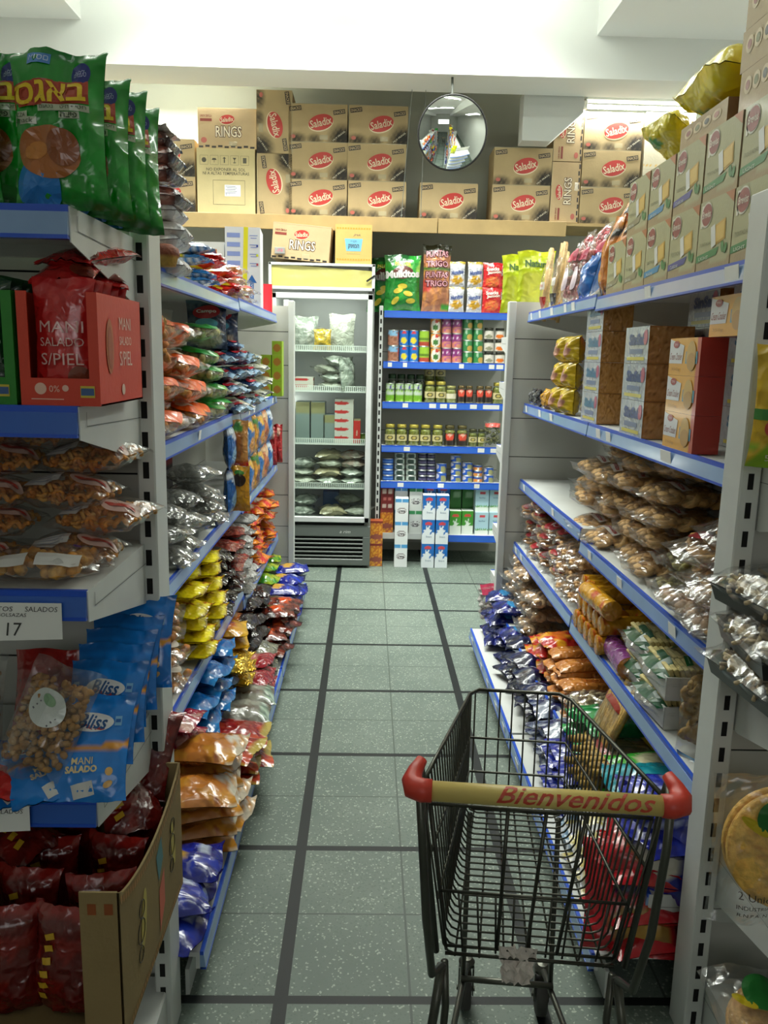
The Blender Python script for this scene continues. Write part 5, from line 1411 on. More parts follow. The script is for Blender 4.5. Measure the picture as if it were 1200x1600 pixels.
put('redpb', pillow('peanut_bag', .13, .17, .04, layers_fn('#a01c16', [('n', 4, .25, 3, '#7a1612')]), 10, 12, 42, FOIL_S), (-.60, 1.45, z4 + .02), 0, 'dark red bag standing between the clear peanuts and the blue bags', 'peanut bag', None, rx=radians(-20))
put('redpb2', pillow('peanut_bag', .12, .14, .03, layers_fn('#c01c1a', [('r', 0, .75, 1, 1, '#d98a22')]), 10, 12, 43, FOIL_S), (-.62, 1.25, z4 + .02), radians(-20), 'red and orange bag corner over the lower handwritten sign', 'peanut bag', None, rx=radians(-80))
def nutlab(P, o):
    b = MB(); b.color('#c4c9c4'); b.ell(.0, .125, .036, .030, P.pl(.0015), -.5, rings=3)
    p = P.pl(.0025); b.color('#7fa07c'); b.ell(.0, .138, .014, .008, p, -.5)
    b.color('#6a6a72')
    for i in range(3): b.rect(.004 - .004 * i, .122 - i * .007, .045, .0025, p, rot=-.5)
    b.build('label', GLOSSINK, o)
put('nuts', clearbag('peanut_bag', .135, .20, .06, 'nut', 260, .016, ['#b98a48', '#a8763a'], 44, 'peanuts', deco=nutlab, film=CRISPFILM, sag=.5), (-.565, 1.275, z4 + .035), radians(-12), 'clear bag of loose peanuts with an oval white label', 'peanut bag', None, rx=radians(-26), ry=radians(14))
put('nuts', None, (-.68, 1.30, z4 + .03), radians(8), 'second clear bag of peanuts at the left picture edge', 'peanut bag', None, rx=radians(-20))

# open carton with dark red snack bags
def opencart():
    o = empty('open_carton'); x1, y0, y1, z1, t = .0, .0, .43, .285, .004
    W = .50
    b = MB(); b.color('#8f7a52')
    def side(u, v):   # right panel with a dipping rim
        return (0, y0 + (y1 - y0) * u, v * (z1 - .045 * sin(pi * u) ** .7 * 1.0))
    b.grid(side, 24, 8); b.grid(lambda u, v: (lambda q: (q[0] - t, q[1], q[2]))(side(u, v)), 24, 8, flip=True)
    b.grid(lambda u, v: (lambda q: (q[0] - t * v, q[1], q[2]))(side(u, 1)), 24, 1)
    b.box(-.065, -t, 0, t, 0, z1); b.box(-W, -.065, 0, t, 0, .035); b.box(-W, -t, y1 - t, y1, 0, z1); b.box(-W, -t, 0, y1, 0, t); b.box(-W, -W + t, 0, y1, 0, z1)
    b.build('carton_body', CARTONBOARD, o)
    k = MB(); pr = lambda y, z: (.0010, y, z); p2 = lambda y, z: (.0016, y, z)
    k.color('#a8742c')
    for i in range(34):
        y = .008 + i * .0126; u = y / y1; z = z1 - .045 * sin(pi * u) ** .7
        k.rect(y, z - .012, .008, .014, pr, rot=.3); k.rect(y, .012, .008, .012, pr, rot=.3)
    k.color('#b9a33a'); k.ell(.13, .14, .016, .055, pr, -.2); k.ell(.35, .15, .014, .055, pr, .2)
    k.color('#3a352a')
    for (cy, cz) in ((.11, .13), (.34, .15)):
        for (a, r_) in ((0, .022), (.028, .016), (-.03, .014)):
            k.tube([(.0014, cy + .012 * sin(a * 90) + r_ * cos(q * pi / 6), cz + a * 1.4 + r_ * sin(q * pi / 6)) for q in range(12)], .0009, 4, closed=True)
    k.color('#2f6f78'); k.poly([(.22, .20), (.26, .22), (.27, .17), (.235, .14)], pr)
    k.color('#c9512c'); k.poly([(.235, .12), (.275, .145), (.275, .07), (.235, .03)], pr)
    k.color('#8c4a22')
    for x in (-.018, -.045): k.rect(x, z1 - .03, .014, .02, lambda a, c: (a, -.0008, c))
    k.color('#8a4a26')
    for i in range(22): k.rect(-.08 - i * .019, .016, .010, .014, lambda a, c: (a, -.0008, c))
    k.build('printed_pattern', INK, o)
    return o
put('opencart', opencart, (-.385, 1.185, .408), 0, 'open cardboard carton of dark red bags on the lowest left end shelf', 'carton')
def drs(P, o):
    b = MB(); p = P.pl(.002); b.color('#c9a026')
    for i in range(6): b.rect(-.03 + .003 * i, .035 + i * .022, .018, .011, p, rot=.25, n=2)
    b.build('printed_stripes', GLOSSINK, o)
DRB = pillow('snack_bag', .125, .19, .055, layers_fn('#5c0f0c', [('n', 4, .2, 5, '#7a1812'), ('r', 0, .93, 1, 1, '#8c1a14')]), 14, 18, 46, FOIL_S, deco=drs, wr=1.4)
k = 0
for j, (y, n) in enumerate(((1.25, 3), (1.345, 3), (1.44, 3), (1.54, 3))):
    for i in range(n):
        x = -.475 - i * .13 + jig(k, .01)
        if j == 0 and i == 0: x -= .03
        put('drb', DRB, (x, y, .418 + .006 * j + jig(k + 7, .004)), radians(jig(k + 2, 16)), 'dark red snack bag in the open carton, %s row, %s' % (('front', 'second', 'third', 'back')[j], ('right', 'middle', 'left')[i]), 'snack bag', 'dark red bags in the open carton', rx=radians(-5 + jig(k, 5)))
        k += 1
for i, (x, y, z, rz, a) in enumerate(((-.445, 1.50, .60, 30, -60), (-.47, 1.58, .63, -10, -40), (-.60, 1.42, .605, 60, -80))):
    put('drb', None, (x, y, z), radians(rz), 'dark red snack bag thrown on top in the open carton, %s' % ('under the carton rim', 'nearest the upright', 'further left')[i], 'snack bag', 'dark red bags in the open carton', rx=radians(a))

# ================================================================ right end shelves
def ybag(P, o):
    b = MB(); b.color('#2f7a34'); b.rect(0, .10, .15, .02, P.pl(.002), n=8); b.color('#b8402a'); b.ell(-.03, .075, .02, .018, P.pl(.002), rings=2)
    b.color('#d9d2b0'); b.text('500', -.03, .02, .03, P.pl(.003), h=.012); b.build('printed_logo', GLOSSINK, o)
put('ybag', pillow('snack_bag', .16, .23, .06, layers_fn('#c9a41c', [('r', 0, 0, 1, .22, '#8ab422'), ('n', 4, .3, 2, '#d6b634')]), 14, 18, 51, FOIL, deco=ybag), (.790, 1.50, 1.358), radians(-30), 'yellow and lime snack bag on the right end shelf, cut by the picture edge', 'snack bag')
TRAYB = film_mat('tray_black', '#ffffff')
def tray(nm, w, d, c1, c2, seed, labelled=False):
    def mk():
        o = empty(nm); b = MB()
        b.add([(-w / 2, 0, .045), (w / 2, 0, .045), (w / 2, d, .045), (-w / 2, d, .045), (-w / 2 + .012, .012, 0), (w / 2 - .012, .012, 0), (w / 2 - .012, d - .012, 0), (-w / 2 + .012, d - .012, 0)],
              [(4, 5, 1, 0), (5, 6, 2, 1), (6, 7, 3, 2), (7, 4, 0, 3), (7, 6, 5, 4)])
        b.build('tray', mat('black_tray', '#1d1c19', rough=.3), o)
        P = Pillow(w * .98, d, .075, seed, .5, .02, 1, .02, 0); f = food(P, 'stick', 150, .075, [c1, c2], seed)
        f.T = None
        M_ = Matrix.Translation((0, 0, .042)) @ Matrix.Rotation(-pi / 2, 4, 'X'); f.v = [tuple(M_ @ Vector(q)) for q in f.v]
        f.build('pasta_nest', FOOD, o, True)
        P2 = Pillow(w * 1.16, d * 1.12, .09, seed, 1.3, .05, 1, .04, 0); g = MB()
        for sd in (-1, 1): g.grid(lambda u, v: P2.p(u, v, sd), 14, 14, flip=(sd > 0))
        M2 = Matrix.Translation((0, -d * .06, .042)) @ Matrix.Rotation(-pi / 2, 4, 'X'); g.v = [tuple(M2 @ Vector(q)) for q in g.v]
        g.build('wrapping_film', FILM, o, True)
        return o
    return mk
PT = tray('pasta_tray', .20, .26, '#b8a480', '#cdb890', 52)
for i, (x, y, z, rz) in enumerate(((.83, 1.36, .917, 4), (.80, 1.345, .995, -6), (.845, 1.38, 1.072, 8))):
    put('ptray', PT, (x, y, z), radians(rz), 'film-wrapped black tray of pale rusk sticks on the right end shelf, %s' % ('bottom', 'middle', 'top')[i], 'food tray', 'wrapped trays on the right end shelf')
def flatbread(c1, c2):
    def mk():
        o = empty('flatbread_bag')
        for i in range(2):
            b = MB(); n = 40; pr = [(0, .020), (.05, .021), (.085, .018), (.098, .011), (.100, .004), (.095, 0), (0, 0)]
            def cf(a, z, k_):
                nn = noise.noise(Vector((sin(a * 6.28) * k_ * .6, cos(a * 6.28) * k_ * .6, 4)))
                return mix(lin(c1), lin(c2), clampf(.45 + nn * 1.1 - (.35 if k_ > 3 else 0)))
            rows = [(r_, z_) for r_, z_ in pr]
            dense = []
            for q in range(len(rows) - 1):
                for t in range(3): dense.append((lerp(rows[q][0], rows[q + 1][0], t / 3), lerp(rows[q][1], rows[q + 1][1], t / 3)))
            dense.append(rows[-1])
            b.T = Matrix.Translation((.0, .022 * i, .12)) @ Matrix.Rotation(pi / 2 - .15, 4, 'X')
            b.lathe(dense[::-1], n, cf, cap=False); b.build('flatbread', FOOD, o, True)
        P2 = Pillow(.25, .27, .075, 61 + 1, 1.4, .04, 1, .04, 0.2); P2.nu = 16; P2.nv = 18; g = MB()
        for sd in (-1, 1): g.grid(lambda u, v: P2.p(u, v, sd), 16, 18, flip=(sd > 0))
        M_ = Matrix.Translation((0, .005, -.02)); g.v = [tuple(M_ @ Vector(q)) for q in g.v]
        g.build('wrapping_film', CRISPFILM, o, True)
        k_ = MB(); pl = P2.pl(.003); M3 = Matrix.Translation((0, .003, -.02))
        k_.color('#1f6a2a'); k_.ell(-.02, .205, .040, .036, pl, rings=3); k_.color('#c9b01e'); k_.ell(-.062, .190, .026, .008, pl, -.6, rings=2)
        k_.color('#3a2c22'); k_.text('2 Unid', -.055, .066, .05, pl, h=.012); k_.text('INDUSTRIA', -.055, .047, .055, pl, h=.007); k_.text('R.N.P.A. N', -.055, .032, .05, pl, h=.007)
        k_.v = [tuple(M3 @ Vector(q)) for q in k_.v]; k_.build('label', GLOSSINK, o)
        return o
    return mk
put('flatb', flatbread('#f4c25c', '#d0862c'), (.815, 1.40, .500), radians(-6), 'bag of two round flatbreads leaning at the right picture edge', 'bread bag', None, rx=radians(-4), sc=1.12)
put('flatb2', flatbread('#d8ac6c', '#a8703a'), (.865, 1.31, .165), radians(4), 'lower bag of round flatbreads in the bottom right corner', 'bread bag', None, rx=radians(-62))
# ================================================================ goods along the aisle
LEVW = ['bottom', 'second up', 'third up', 'fourth up', 'fifth up', 'sixth up', 'seventh up', 'eighth up', 'ninth up']
def lv_word(k, n):
    if n == 1: return ''
    if k == 0: return ', lowest'
    if k == n - 1: return ', topmost'
    return ', ' + LEVW[k]
def col_word(i, n):
    if n == 1: return ''
    if i == 0: return ', nearest column'
    if i == n - 1: return ', farthest column'
    return ', ' + ORD[i] + ' column'
_pk = [0]
def pile(key, mk, side, xf, ys, z, lev, dz, L, desc, cat, grp, mode='lie', jit=8, jx=.012, lean=0, tip=None, sc=None):
    """side 'L' or 'R'. xf: x of the ends or fronts nearest the aisle. lie: ends point to the aisle; stand: fronts face the aisle; cam: stand facing the camera; flat: lie along the aisle"""
    s_ = 1 if side == 'L' else -1
    order = sorted(range(len(ys)), key=lambda q: ys[q])
    for i, oi in enumerate(order):
        y = ys[oi]; n = lev[oi] if isinstance(lev, (list, tuple)) else lev
        for k in range(n):
            _pk[0] += 1; q = _pk[0]
            if sc is None and mode in ('lie', 'flat'): sc = (1, .92, 1)
            lab = desc + col_word(i, len(ys)) + lv_word(k, n)
            x = xf + jig(q, jx) - s_ * .004 * k; yy = y + jig(q + 1, .010); j = radians(jig(q + 2, jit)); zz = z + dz * k
            if mode == 'lie':
                put(key, mk, (x - s_ * L, yy, zz + dz * .5), (-pi / 2 if s_ > 0 else pi / 2) + j, lab, cat, grp, rx=-pi / 2 + radians(jig(q + 3, 5) + (tip or 0)), sc=sc)
            elif mode == 'stand':
                put(key, mk, (x, yy, zz), (pi / 2 if s_ > 0 else -pi / 2) + j, lab, cat, grp, rx=radians(-lean + jig(q + 3, 3)), sc=sc)
            elif mode == 'cam':
                put(key, mk, (x, yy, zz), j, lab, cat, grp, rx=radians(-lean + jig(q + 3, 3)), sc=sc)
            elif mode == 'flat':
                put(key, mk, (x, yy, zz + dz * .5), j, lab, cat, grp, rx=-pi / 2 + radians(jig(q + 3, 4) + (tip or 0)), sc=sc)
def bag(w, h, d, base, lay=(), seed=1, m=None, text=None, tcol='#e8e6e0', nm='snack_bag', ty=.62, tw=.7, th=None, wr=1.25, sag=.2, nu=12, nv=15, more=None, boxy=0.0):
    def deco(P, o):
        if text or more:
            b = MB()
            if more: more(b, P)
            if text: b.color(tcol); b.text(text, 0, ty * h, tw * w, P.pl(.003), h=th, bold=.04)
            b.build('printed_logo', GLOSSINK, o)
    return pillow(nm, w, h, d, layers_fn(base, lay), nu, nv, seed, m or FOIL_S, wr=wr, sag=sag, deco=deco, boxy=boxy)

# ------------------------------------------------ LEFT, top shelf
z = 1.768
pile('cake_w', bag(.16, .22, .052, '#bdb4ae', [('n', 4, .15, 3, '#d8d2ce'), ('r', 0, .9, 1, 1, '#c9c9cc')], 71, nm='cake_pack', boxy=.8, wr=.5), 'L', -.505, (2.40,), z, 4, .045, .22, 'white-wrapped cake pack in the stack on the left top shelf', 'cake pack', 'cake packs on the left top shelf', jit=3)
pile('cake_b', bag(.16, .22, .052, '#6a3a30', [('n', 4, .1, 3, '#8c5446'), ('r', 0, .92, 1, 1, '#3a1c18')], 72, nm='cake_pack', boxy=.8, wr=.5), 'L', -.515, (2.40,), z + .182, 4, .044, .22, 'brown cake pack in the stack on the left top shelf', 'cake pack', 'cake packs on the left top shelf', jit=3)
pile('cake_t', bag(.16, .20, .035, '#a39a8e', [('r', 0, .92, 1, 1, '#b9b4ac')], 73, nm='cake_pack'), 'L', -.545, (2.40,), z + .36, 1, .04, .20, 'pale pack topping the brown cake packs', 'cake pack', None, jit=3)
def muffin():
    b = MB(); b.lathe([(0, 0), (.028, .002), (.034, .022), (.040, .030), (.036, .048), (.02, .058), (0, .060)], 14, lambda a, z_, k: lin('#7c3a1a') if z_ > .025 else lin('#b9903a'), cap=False)
    return b.build('muffin', FOOD, smooth=True)
put('muffin', muffin, (-.545, 2.27, z), 0, 'small brown bun beside the white-wrapped cake packs', 'bun')
STR = [('t', 7, .5, 0, .5, '#d9dde2'), ('d', .5, .1, .06, '#d6c22a')]
pile('wafer1', bag(.14, .20, .045, '#1f6aa8', STR, 74, text='WAFER', nm='biscuit_pack'), 'L', -.55, (3.05,), z, 4, .042, .20, 'blue striped biscuit pack on the left top shelf', 'biscuit pack', 'biscuit packs on the left top shelf')
pile('wafer2', bag(.15, .21, .05, '#c01e1a', [('d', .55, .2, .1, '#d9c92a'), ('e', .5, .3, .3, .15, '#e0ddd6')], 75, nm='biscuit_pack'), 'L', -.55, (3.32, 3.62), z, (4, 3), .045, .21, 'red and yellow biscuit pack on the left top shelf', 'biscuit pack', 'biscuit packs on the left top shelf')
pile('ckclear', clearbag('biscuit_bag', .16, .22, .06, 'disc', 40, .04, ['#c9a062', '#b98a4e'], 76, deco=lambda P, o: (lambda b: (b.color('#b5241c'), b.rect(0, .16, .13, .05, P.pl(.002), n=6, m=2), b.build('label', GLOSSINK, o)))(MB())), 'L', -.54, (3.86, 4.08, 3.68), z, (3, 2, 2), .055, .22, 'clear biscuit bag with red label on the left top shelf', 'biscuit bag', 'clear biscuit bags on the left top shelf')
def wb(o):
    w, h = .175, .40; k = MB(); pl = lambda x, y: (x, -.001, y); p2 = lambda x, y: (x, -.0016, y)
    k.color('#7f90c8')
    for i in range(4): k.rect(-.045, .36 - i * .045, .065, .022, pl); k.rect(.055, .36 - i * .045, .04, .004, pl); k.rect(.055, .348 - i * .045, .03, .004, pl)
    for i, c in enumerate(('#3a4a9a', '#c9d02a', '#b04a5a')): k.color(c); k.rect(.073, .31 - i * .045, .010, .012, p2)
    k.color('#1f5fa8'); k.poly([(.02, .13), (.07, .13), (.045, .17)], pl); k.rect(.045, .09, .018, .08, pl); k.color('#e8eaec'); k.text('ARRIBA', .045, .09, .07, p2, h=.009, rot=pi / 2)
    k.color('#d9d21a'); k.rect(.012, .21, .022, .38, p2, rot=-.03); k.build('lettering', INK, o)
put('wbox', carton('white_carton', .175, .25, .40, {}, nx=4, base='#d4d8de', extra=wb), (-.645, 4.32, z), radians(4), 'tall white carton with blue print and yellow tape on the left top shelf', 'carton')
put('wbox2', carton('white_carton', .16, .2, .33, {}, [('front', 'rect', .72, .62, .10, .06, 0, '#c9702a'), ('front', 'rect', .72, .74, .10, .06, 0, '#d9b42a'), ('front', 'rect', .72, .86, .10, .06, 0, '#c9702a')], nx=4, base='#dcdcda'), (-.825, 4.36, z), 0, 'plain white carton with orange squares behind the taped one', 'carton')
put('rbox', carton('biscuit_box', .075, .10, .155, {'front': layers_fn('#d0182a', [])}, nx=4, base='#cfae4e'), (-.59, 4.80, 1.778), radians(6), 'red box at the far end of the left top shelf', 'box')
# ------------------------------------------------ LEFT, second shelf
z = 1.302
LV = 'snack bags on the left second shelf'
OR_ = clearbag('snack_bag', .22, .20, .09, 'chunk', 55, .042, ['#e07a20', '#d09a3c'], 81, 'snacks', nu=12, nv=12, deco=lambda P, o: (lambda b: (b.color('#e45c12'), b.ell(0, .13, .085, .065, P.pl(.002), .3, rings=4), b.color('#dcc8b0'), b.ell(.03, .12, .022, .03, P.pl(.004), .3, rings=2), b.build('label', GLOSSINK, o)))(MB()))
pile('orangeb', OR_, 'L', -.535, (2.42, 2.68, 2.92), z, (4, 4, 2), .085, .20, 'clear bag of orange snacks on the left second shelf', 'snack bag', LV, jit=14, jx=.02)
put('orangeb', None, (-.63, 2.32, z + .20), radians(8), 'clear bag of orange snacks stood upright before the orange pile', 'snack bag', None, rx=radians(-6), sc=.8)
pile('pinkb', clearbag('snack_bag', .15, .16, .06, 'chunk', 40, .03, ['#b8607a', '#d8a8b4'], 82, 'snacks'), 'L', -.545, (2.30,), z, 3, .06, .16, 'pink snack bag at the near end of the left second shelf', 'snack bag', LV, jit=10)
pile('greenb', clearbag('snack_bag', .20, .20, .07, 'chunk', 40, .04, ['#b8b060', '#d0c888'], 83, 'snacks', deco=lambda P, o: (lambda b: (b.color('#1f8c30'), b.ell(0, .12, .08, .075, P.pl(.002), .2, rings=4), b.color('#d4cfae'), b.ell(.02, .06, .04, .02, P.pl(.003), rings=3), b.build('label', GLOSSINK, o)))(MB())), 'L', -.53, (3.10, 3.30), z, (5, 2), .068, .20, 'green-labelled clear bag on the left second shelf', 'snack bag', LV, jit=14, jx=.02)
def blr(b, P):
    b.color('#b01c2a'); b.ell(0, .145, .055, .026, P.pl(.003), .1, rings=3); b.color('#5aa8c0'); b.ell(0, .10, .045, .02, P.pl(.003), rings=3); b.color('#e2dede'); b.text('Campo', 0, .147, .08, P.pl(.0045), h=.018, bold=.03)
pile('dkblue', bag(.17, .20, .06, '#1c3050', [('n', 5, .1, 2, '#5a6a7e'), ('e', .5, .2, .4, .15, '#b4b4a0'), ('r', 0, .93, 1, 1, '#7a98b0')], 84, more=blr), 'L', -.52, (3.5, 3.72, 3.95, 4.15), z, (4, 5, 4, 4), .062, .20, 'dark blue snack bag with red badge, left second shelf', 'snack bag', LV, jit=16, jx=.03)
pile('dkblue', None, 'L', -.66, (3.45, 3.75), z + .26, 1, .062, .20, 'dark blue snack bag standing at the back over the pile', 'snack bag', LV, mode='cam', jit=10)
pile('silverg', bag(.17, .19, .06, '#8a8d80', [('n', 4, .1, 6, '#b5b58c'), ('r', 0, .9, 1, 1, '#a9aca4')], 85), 'L', -.525, (3.60, 3.90, 4.3, 4.5), z + .0, (2, 1, 4, 3), .066, .19, 'silvery olive snack bag on the left second shelf', 'snack bag', LV, jit=18, jx=.02)
for i in range(4):
    put('greenbox', carton('snack_box', .058, .10, .079, {'front': layers_fn('#8aa81c', [('e', .5, .5, .36, .28, '#a06a1e')]), 'side': layers_fn('#93b422')}, nx=18, base='#8aa81c'), (-.533, 4.86, 1.3015 + .0795 * i), 0, 'lime green box far on the left second shelf, front column%s' % lv_word(i, 4), 'snack box', 'lime green boxes')
    if i < 3: put('greenbox', None, (-.597, 4.85, 1.3015 + .0795 * i), 0, 'lime green box far on the left second shelf, inner column%s' % lv_word(i, 3), 'snack box', 'lime green boxes')
# ------------------------------------------------ LEFT, third shelf
z = .902
SILV = clearbag('sweet_bag', .17, .18, .07, 'chunk', 34, .036, ['#a8a8a0', '#8a8a82'], 91, 'wrapped_sweets', film=film_mat('silver_film', tint='#dfe0dc', base=.16, k=.5, haze=.10, bscale=34))
pile('silv', SILV, 'L', -.53, (2.45, 2.66, 2.88, 3.08), z, (3, 3, 4, 2), .064, .18, 'silvery clear sweet bag on the left third shelf', 'sweet bag', 'silvery sweet bags', jit=22, jx=.02)
put('darktray', carton('dark_tray_box', .20, .45, .25, {'front': layers_fn('#1a1412', [('r', 0, .9, 1, 1, '#8c1c20'), ('r', .9, 0, 1, 1, '#8c1c20')]), 'side': layers_fn('#1a1412', [('r', 0, .9, 1, 1, '#8c1c20')])}, nx=20, base='#15100f'), (-.86, 2.75, z), 0, 'dark box with red edges behind the silvery sweet bags', 'box')
def bisc(c0, c1, c2, seed):
    return bag(.15, .185, .05, c0, [('e', .5, .3, .36, .2, c1), ('r', 0, .8, 1, .93, c2), ('e', .5, .72, .3, .08, c2)], seed, nm='biscuit_bag', wr=.8)
BC = [bisc('#1f5a9c', '#7aa8c8', '#c9d4de', 92), bisc('#c98a1e', '#6a3a1a', '#3c7a2c', 93), bisc('#2c6cb0', '#c98a2c', '#d9a83a', 94), bisc('#c4744a', '#8a4a2a', '#d9b48a', 95)]
for i, (y, q) in enumerate(((3.34, 0), (3.50, 1), (3.68, 0), (3.86, 2), (4.05, 1), (4.24, 2), (4.42, 3), (4.62, 0))):
    for k in range(2):
        qq = (q + (k if i == 1 else 0)) % 4
        zz = (z if y < 3.59 else .887) + .18 * k
        put('bisc%d' % q, BC[q], (-.555, y, zz), pi / 2 + jig(i + k * 9, .1), '%s biscuit bag upright on the left third shelf, %s, %s' % (('blue', 'amber', 'blue and gold', 'salmon')[q], ('nearest', 'second along', 'third along', 'fourth along', 'fifth along', 'sixth along', 'seventh along', 'farthest')[i], ('lower', 'upper')[k]), 'biscuit bag', 'upright biscuit bags on the left third shelf', rx=radians(-2))
def cface(P, o):
    b = MB(); b.color('#2c1a10'); b.ell(0, .135, .026, .026, P.pl(.003), rings=3); b.color('#3a7a2a'); b.ell(0, .165, .02, .01, P.pl(.003), rings=2); b.build('printed_logo', GLOSSINK, o)
pile('choco', pillow('biscuit_bag', .085, .19, .05, layers_fn('#d1941e', [('r', 0, 0, 1, .2, '#c4861a')]), 10, 14, 96, FOIL_S, deco=cface), 'L', -.525, (3.36,), z, 1, .05, .19, 'yellow biscuit bag with chocolate ball facing the camera, left third shelf', 'biscuit bag', None, mode='cam', jit=2)
pile('choco2', pillow('biscuit_bag', .085, .19, .05, layers_fn('#c48a4a', [('e', .5, .45, .3, .3, '#9c5a24'), ('r', 0, 0, 1, .12, '#a01c1c'), ('e', .5, .85, .3, .1, '#3a7a2a')]), 10, 14, 97, FOIL_S), 'L', -.527, (3.38,), z + .185, 1, .05, .19, 'tan biscuit bag above the chocolate ball bag, left third shelf', 'biscuit bag', None, mode='cam', jit=2)
for i in range(2): put('redlong', bag(.055, .23, .045, '#9c1418', [('e', .5, .8, .3, .12, '#c9a08a')], 98, nm='biscuit_bag'), (-.545 + i * .03 - .02, 4.90 + .03 * i, .89 + .012 * i), 0, 'long dark red bag at the far end of the left third shelf, %s' % ('inner', 'outer')[i], 'snack bag', 'long red bags')
# ------------------------------------------------ LEFT, fourth shelf
z = .512
pile('clor', clearbag('snack_bag', .19, .19, .07, 'chunk', 40, .036, ['#c0741e', '#d09a4a'], 101, 'snacks', deco=lambda P, o: (lambda b: (b.color('#c9421a'), b.ell(.03, .06, .03, .025, P.pl(.002), rings=2), b.color('#dcd4c8'), b.ell(-.02, .12, .04, .03, P.pl(.002), rings=3), b.build('label', GLOSSINK, o)))(MB())), 'L', -.54, (2.44,), z, 4, .068, .19, 'clear snack bag with orange pieces behind the left upright, fourth shelf', 'snack bag', 'snack bags on the left fourth shelf', jit=12)
YB = bag(.19, .20, .055, '#f0dc1c', [('r', 0, .93, 1, 1, '#f4e630'), ('r', .12, .3, .88, .62, '#dcc424'), ('t', 9, .15, .15, .85, '#7a5a1e'), ('n', 5, .35, 2, '#9c3a1a')], 102)
pile('yellow', YB, 'L', -.525, (2.70, 2.93), z, (6, 6), .052, .20, 'yellow snack bag stacked on the left fourth shelf', 'snack bag', 'yellow snack bags', jit=10, jx=.02)
pile('dkbrown', bag(.17, .20, .06, '#1a1412', [('n', 5, .25, 2, '#33241e'), ('e', .5, .4, .3, .12, '#3a4a6a')], 103), 'L', -.535, (3.16, 3.34), z, (5, 4), .056, .20, 'near black snack bag on the left fourth shelf', 'snack bag', 'black snack bags', jit=14)
pile('redbrown', bag(.16, .18, .05, '#6a2420', [('n', 8, .05, 2, '#8c4a3c'), ('e', .2, .8, .2, .12, '#b8321e')], 104), 'L', -.53, (3.42, 3.60), z + .10, (3, 3), .052, .18, 'reddish brown biscuit bag on the left fourth shelf', 'snack bag', 'reddish brown bags', jit=14)
pile('choccr', clearbag('biscuit_bag', .15, .18, .06, 'disc', 34, .045, ['#5a2a1c', '#7c4430'], 105), 'L', -.53, (3.48, 3.58), z, (2, 2), .05, .18, 'clear bag of chocolate biscuits on the left fourth shelf', 'biscuit bag', 'clear chocolate biscuit bags', jit=12)
z = .442
pile('silw', bag(.17, .19, .06, '#9c9c98', [('n', 5, .05, 2, '#6a6a66'), ('n', 4, .25, 8, '#c9c9c6')], 106), 'L', -.52, (3.74, 3.92), z, (6, 6), .056, .19, 'silver snack bag far on the left fourth shelf', 'snack bag', 'silver snack bags', jit=18, jx=.02)
pile('orred', bag(.19, .20, .07, '#c9761e', [('n', 4, .05, 2, '#b8241a'), ('n', 3, .3, 8, '#4a1c3a'), ('e', .5, .6, .3, .12, '#d9d0b8')], 107), 'L', -.525, (4.12, 4.34, 4.56, 4.80), z, (5, 5, 5, 5), .062, .20, 'orange and red snack bag far on the left fourth shelf', 'snack bag', 'orange and red snack bags', jit=18, jx=.025)
# ------------------------------------------------ LEFT, fifth shelf
z = .292
pile('pinkr', bag(.17, .18, .05, '#9c1c3a', [('n', 3, .2, 3, '#c9a094')], 111), 'L', -.50, (2.40,), z, 3, .052, .18, 'crimson snack bag behind the left upright, fifth shelf', 'snack bag', 'crimson bags', jit=10)
BLU = bag(.19, .20, .065, '#0f5aa0', [('n', 3, .3, 3, '#1c78bc'), ('e', .3, .25, .12, .06, '#b9a82a'), ('r', 0, .94, 1, 1, '#2a7ab8')], 112, m=FOIL)
pile('sky', BLU, 'L', -.475, (2.60, 2.79, 2.97), z, (2, 3, 3), .058, .20, 'sky blue snack bag on the left fifth shelf', 'snack bag', 'sky blue snack bags', jit=20, jx=.02)
pile('honey', bag(.2, .2, .06, '#c08a1c', [('e', .5, .5, .4, .28, '#a8562a'), ('r', 0, .9, 1, 1, '#d0a01e')], 113, m=FOIL), 'L', -.47, (3.18,), z, 3, .058, .20, 'golden snack bag on the left fifth shelf', 'snack bag', 'golden snack bags', jit=14)
pile('gold', bag(.13, .18, .06, '#c9a02a', [('n', 5, .1, 3, '#e0c45a')], 114, m=mat('gold_foil', attr=True, rough=.16, bump=1.0, bscale=45, crinkle=True, metal=.6)), 'L', -.435, (3.02, 3.16), z - .01, 2, .05, .18, 'crinkled gold foil bag over the left fifth shelf edge', 'snack bag', 'gold foil bags', jit=20)
pile('dkb2', bag(.2, .2, .07, '#241a16', [('e', .5, .5, .36, .16, '#b8601e'), ('e', .5, .46, .3, .08, '#c9b08a')], 115), 'L', -.47, (3.52, 3.75, 3.95), .225, (3, 3, 3), .06, .20, 'dark brown bag with orange badge on the left fifth shelf', 'snack bag', 'dark brown snack bags', jit=14)
pile('lime', bag(.16, .22, .07, '#2f7a1e', [('n', 3, .0, 2, '#8c9c1e'), ('d', .5, 1.2, .1, '#6a9a2a')], 116, m=FOIL), 'L', -.50, (4.5, 4.72, 4.9), .222, (2, 2, 2), .058, .21, 'green and yellow bag far on the left fifth shelf', 'snack bag', 'green and yellow bags', jit=20, jx=.03)
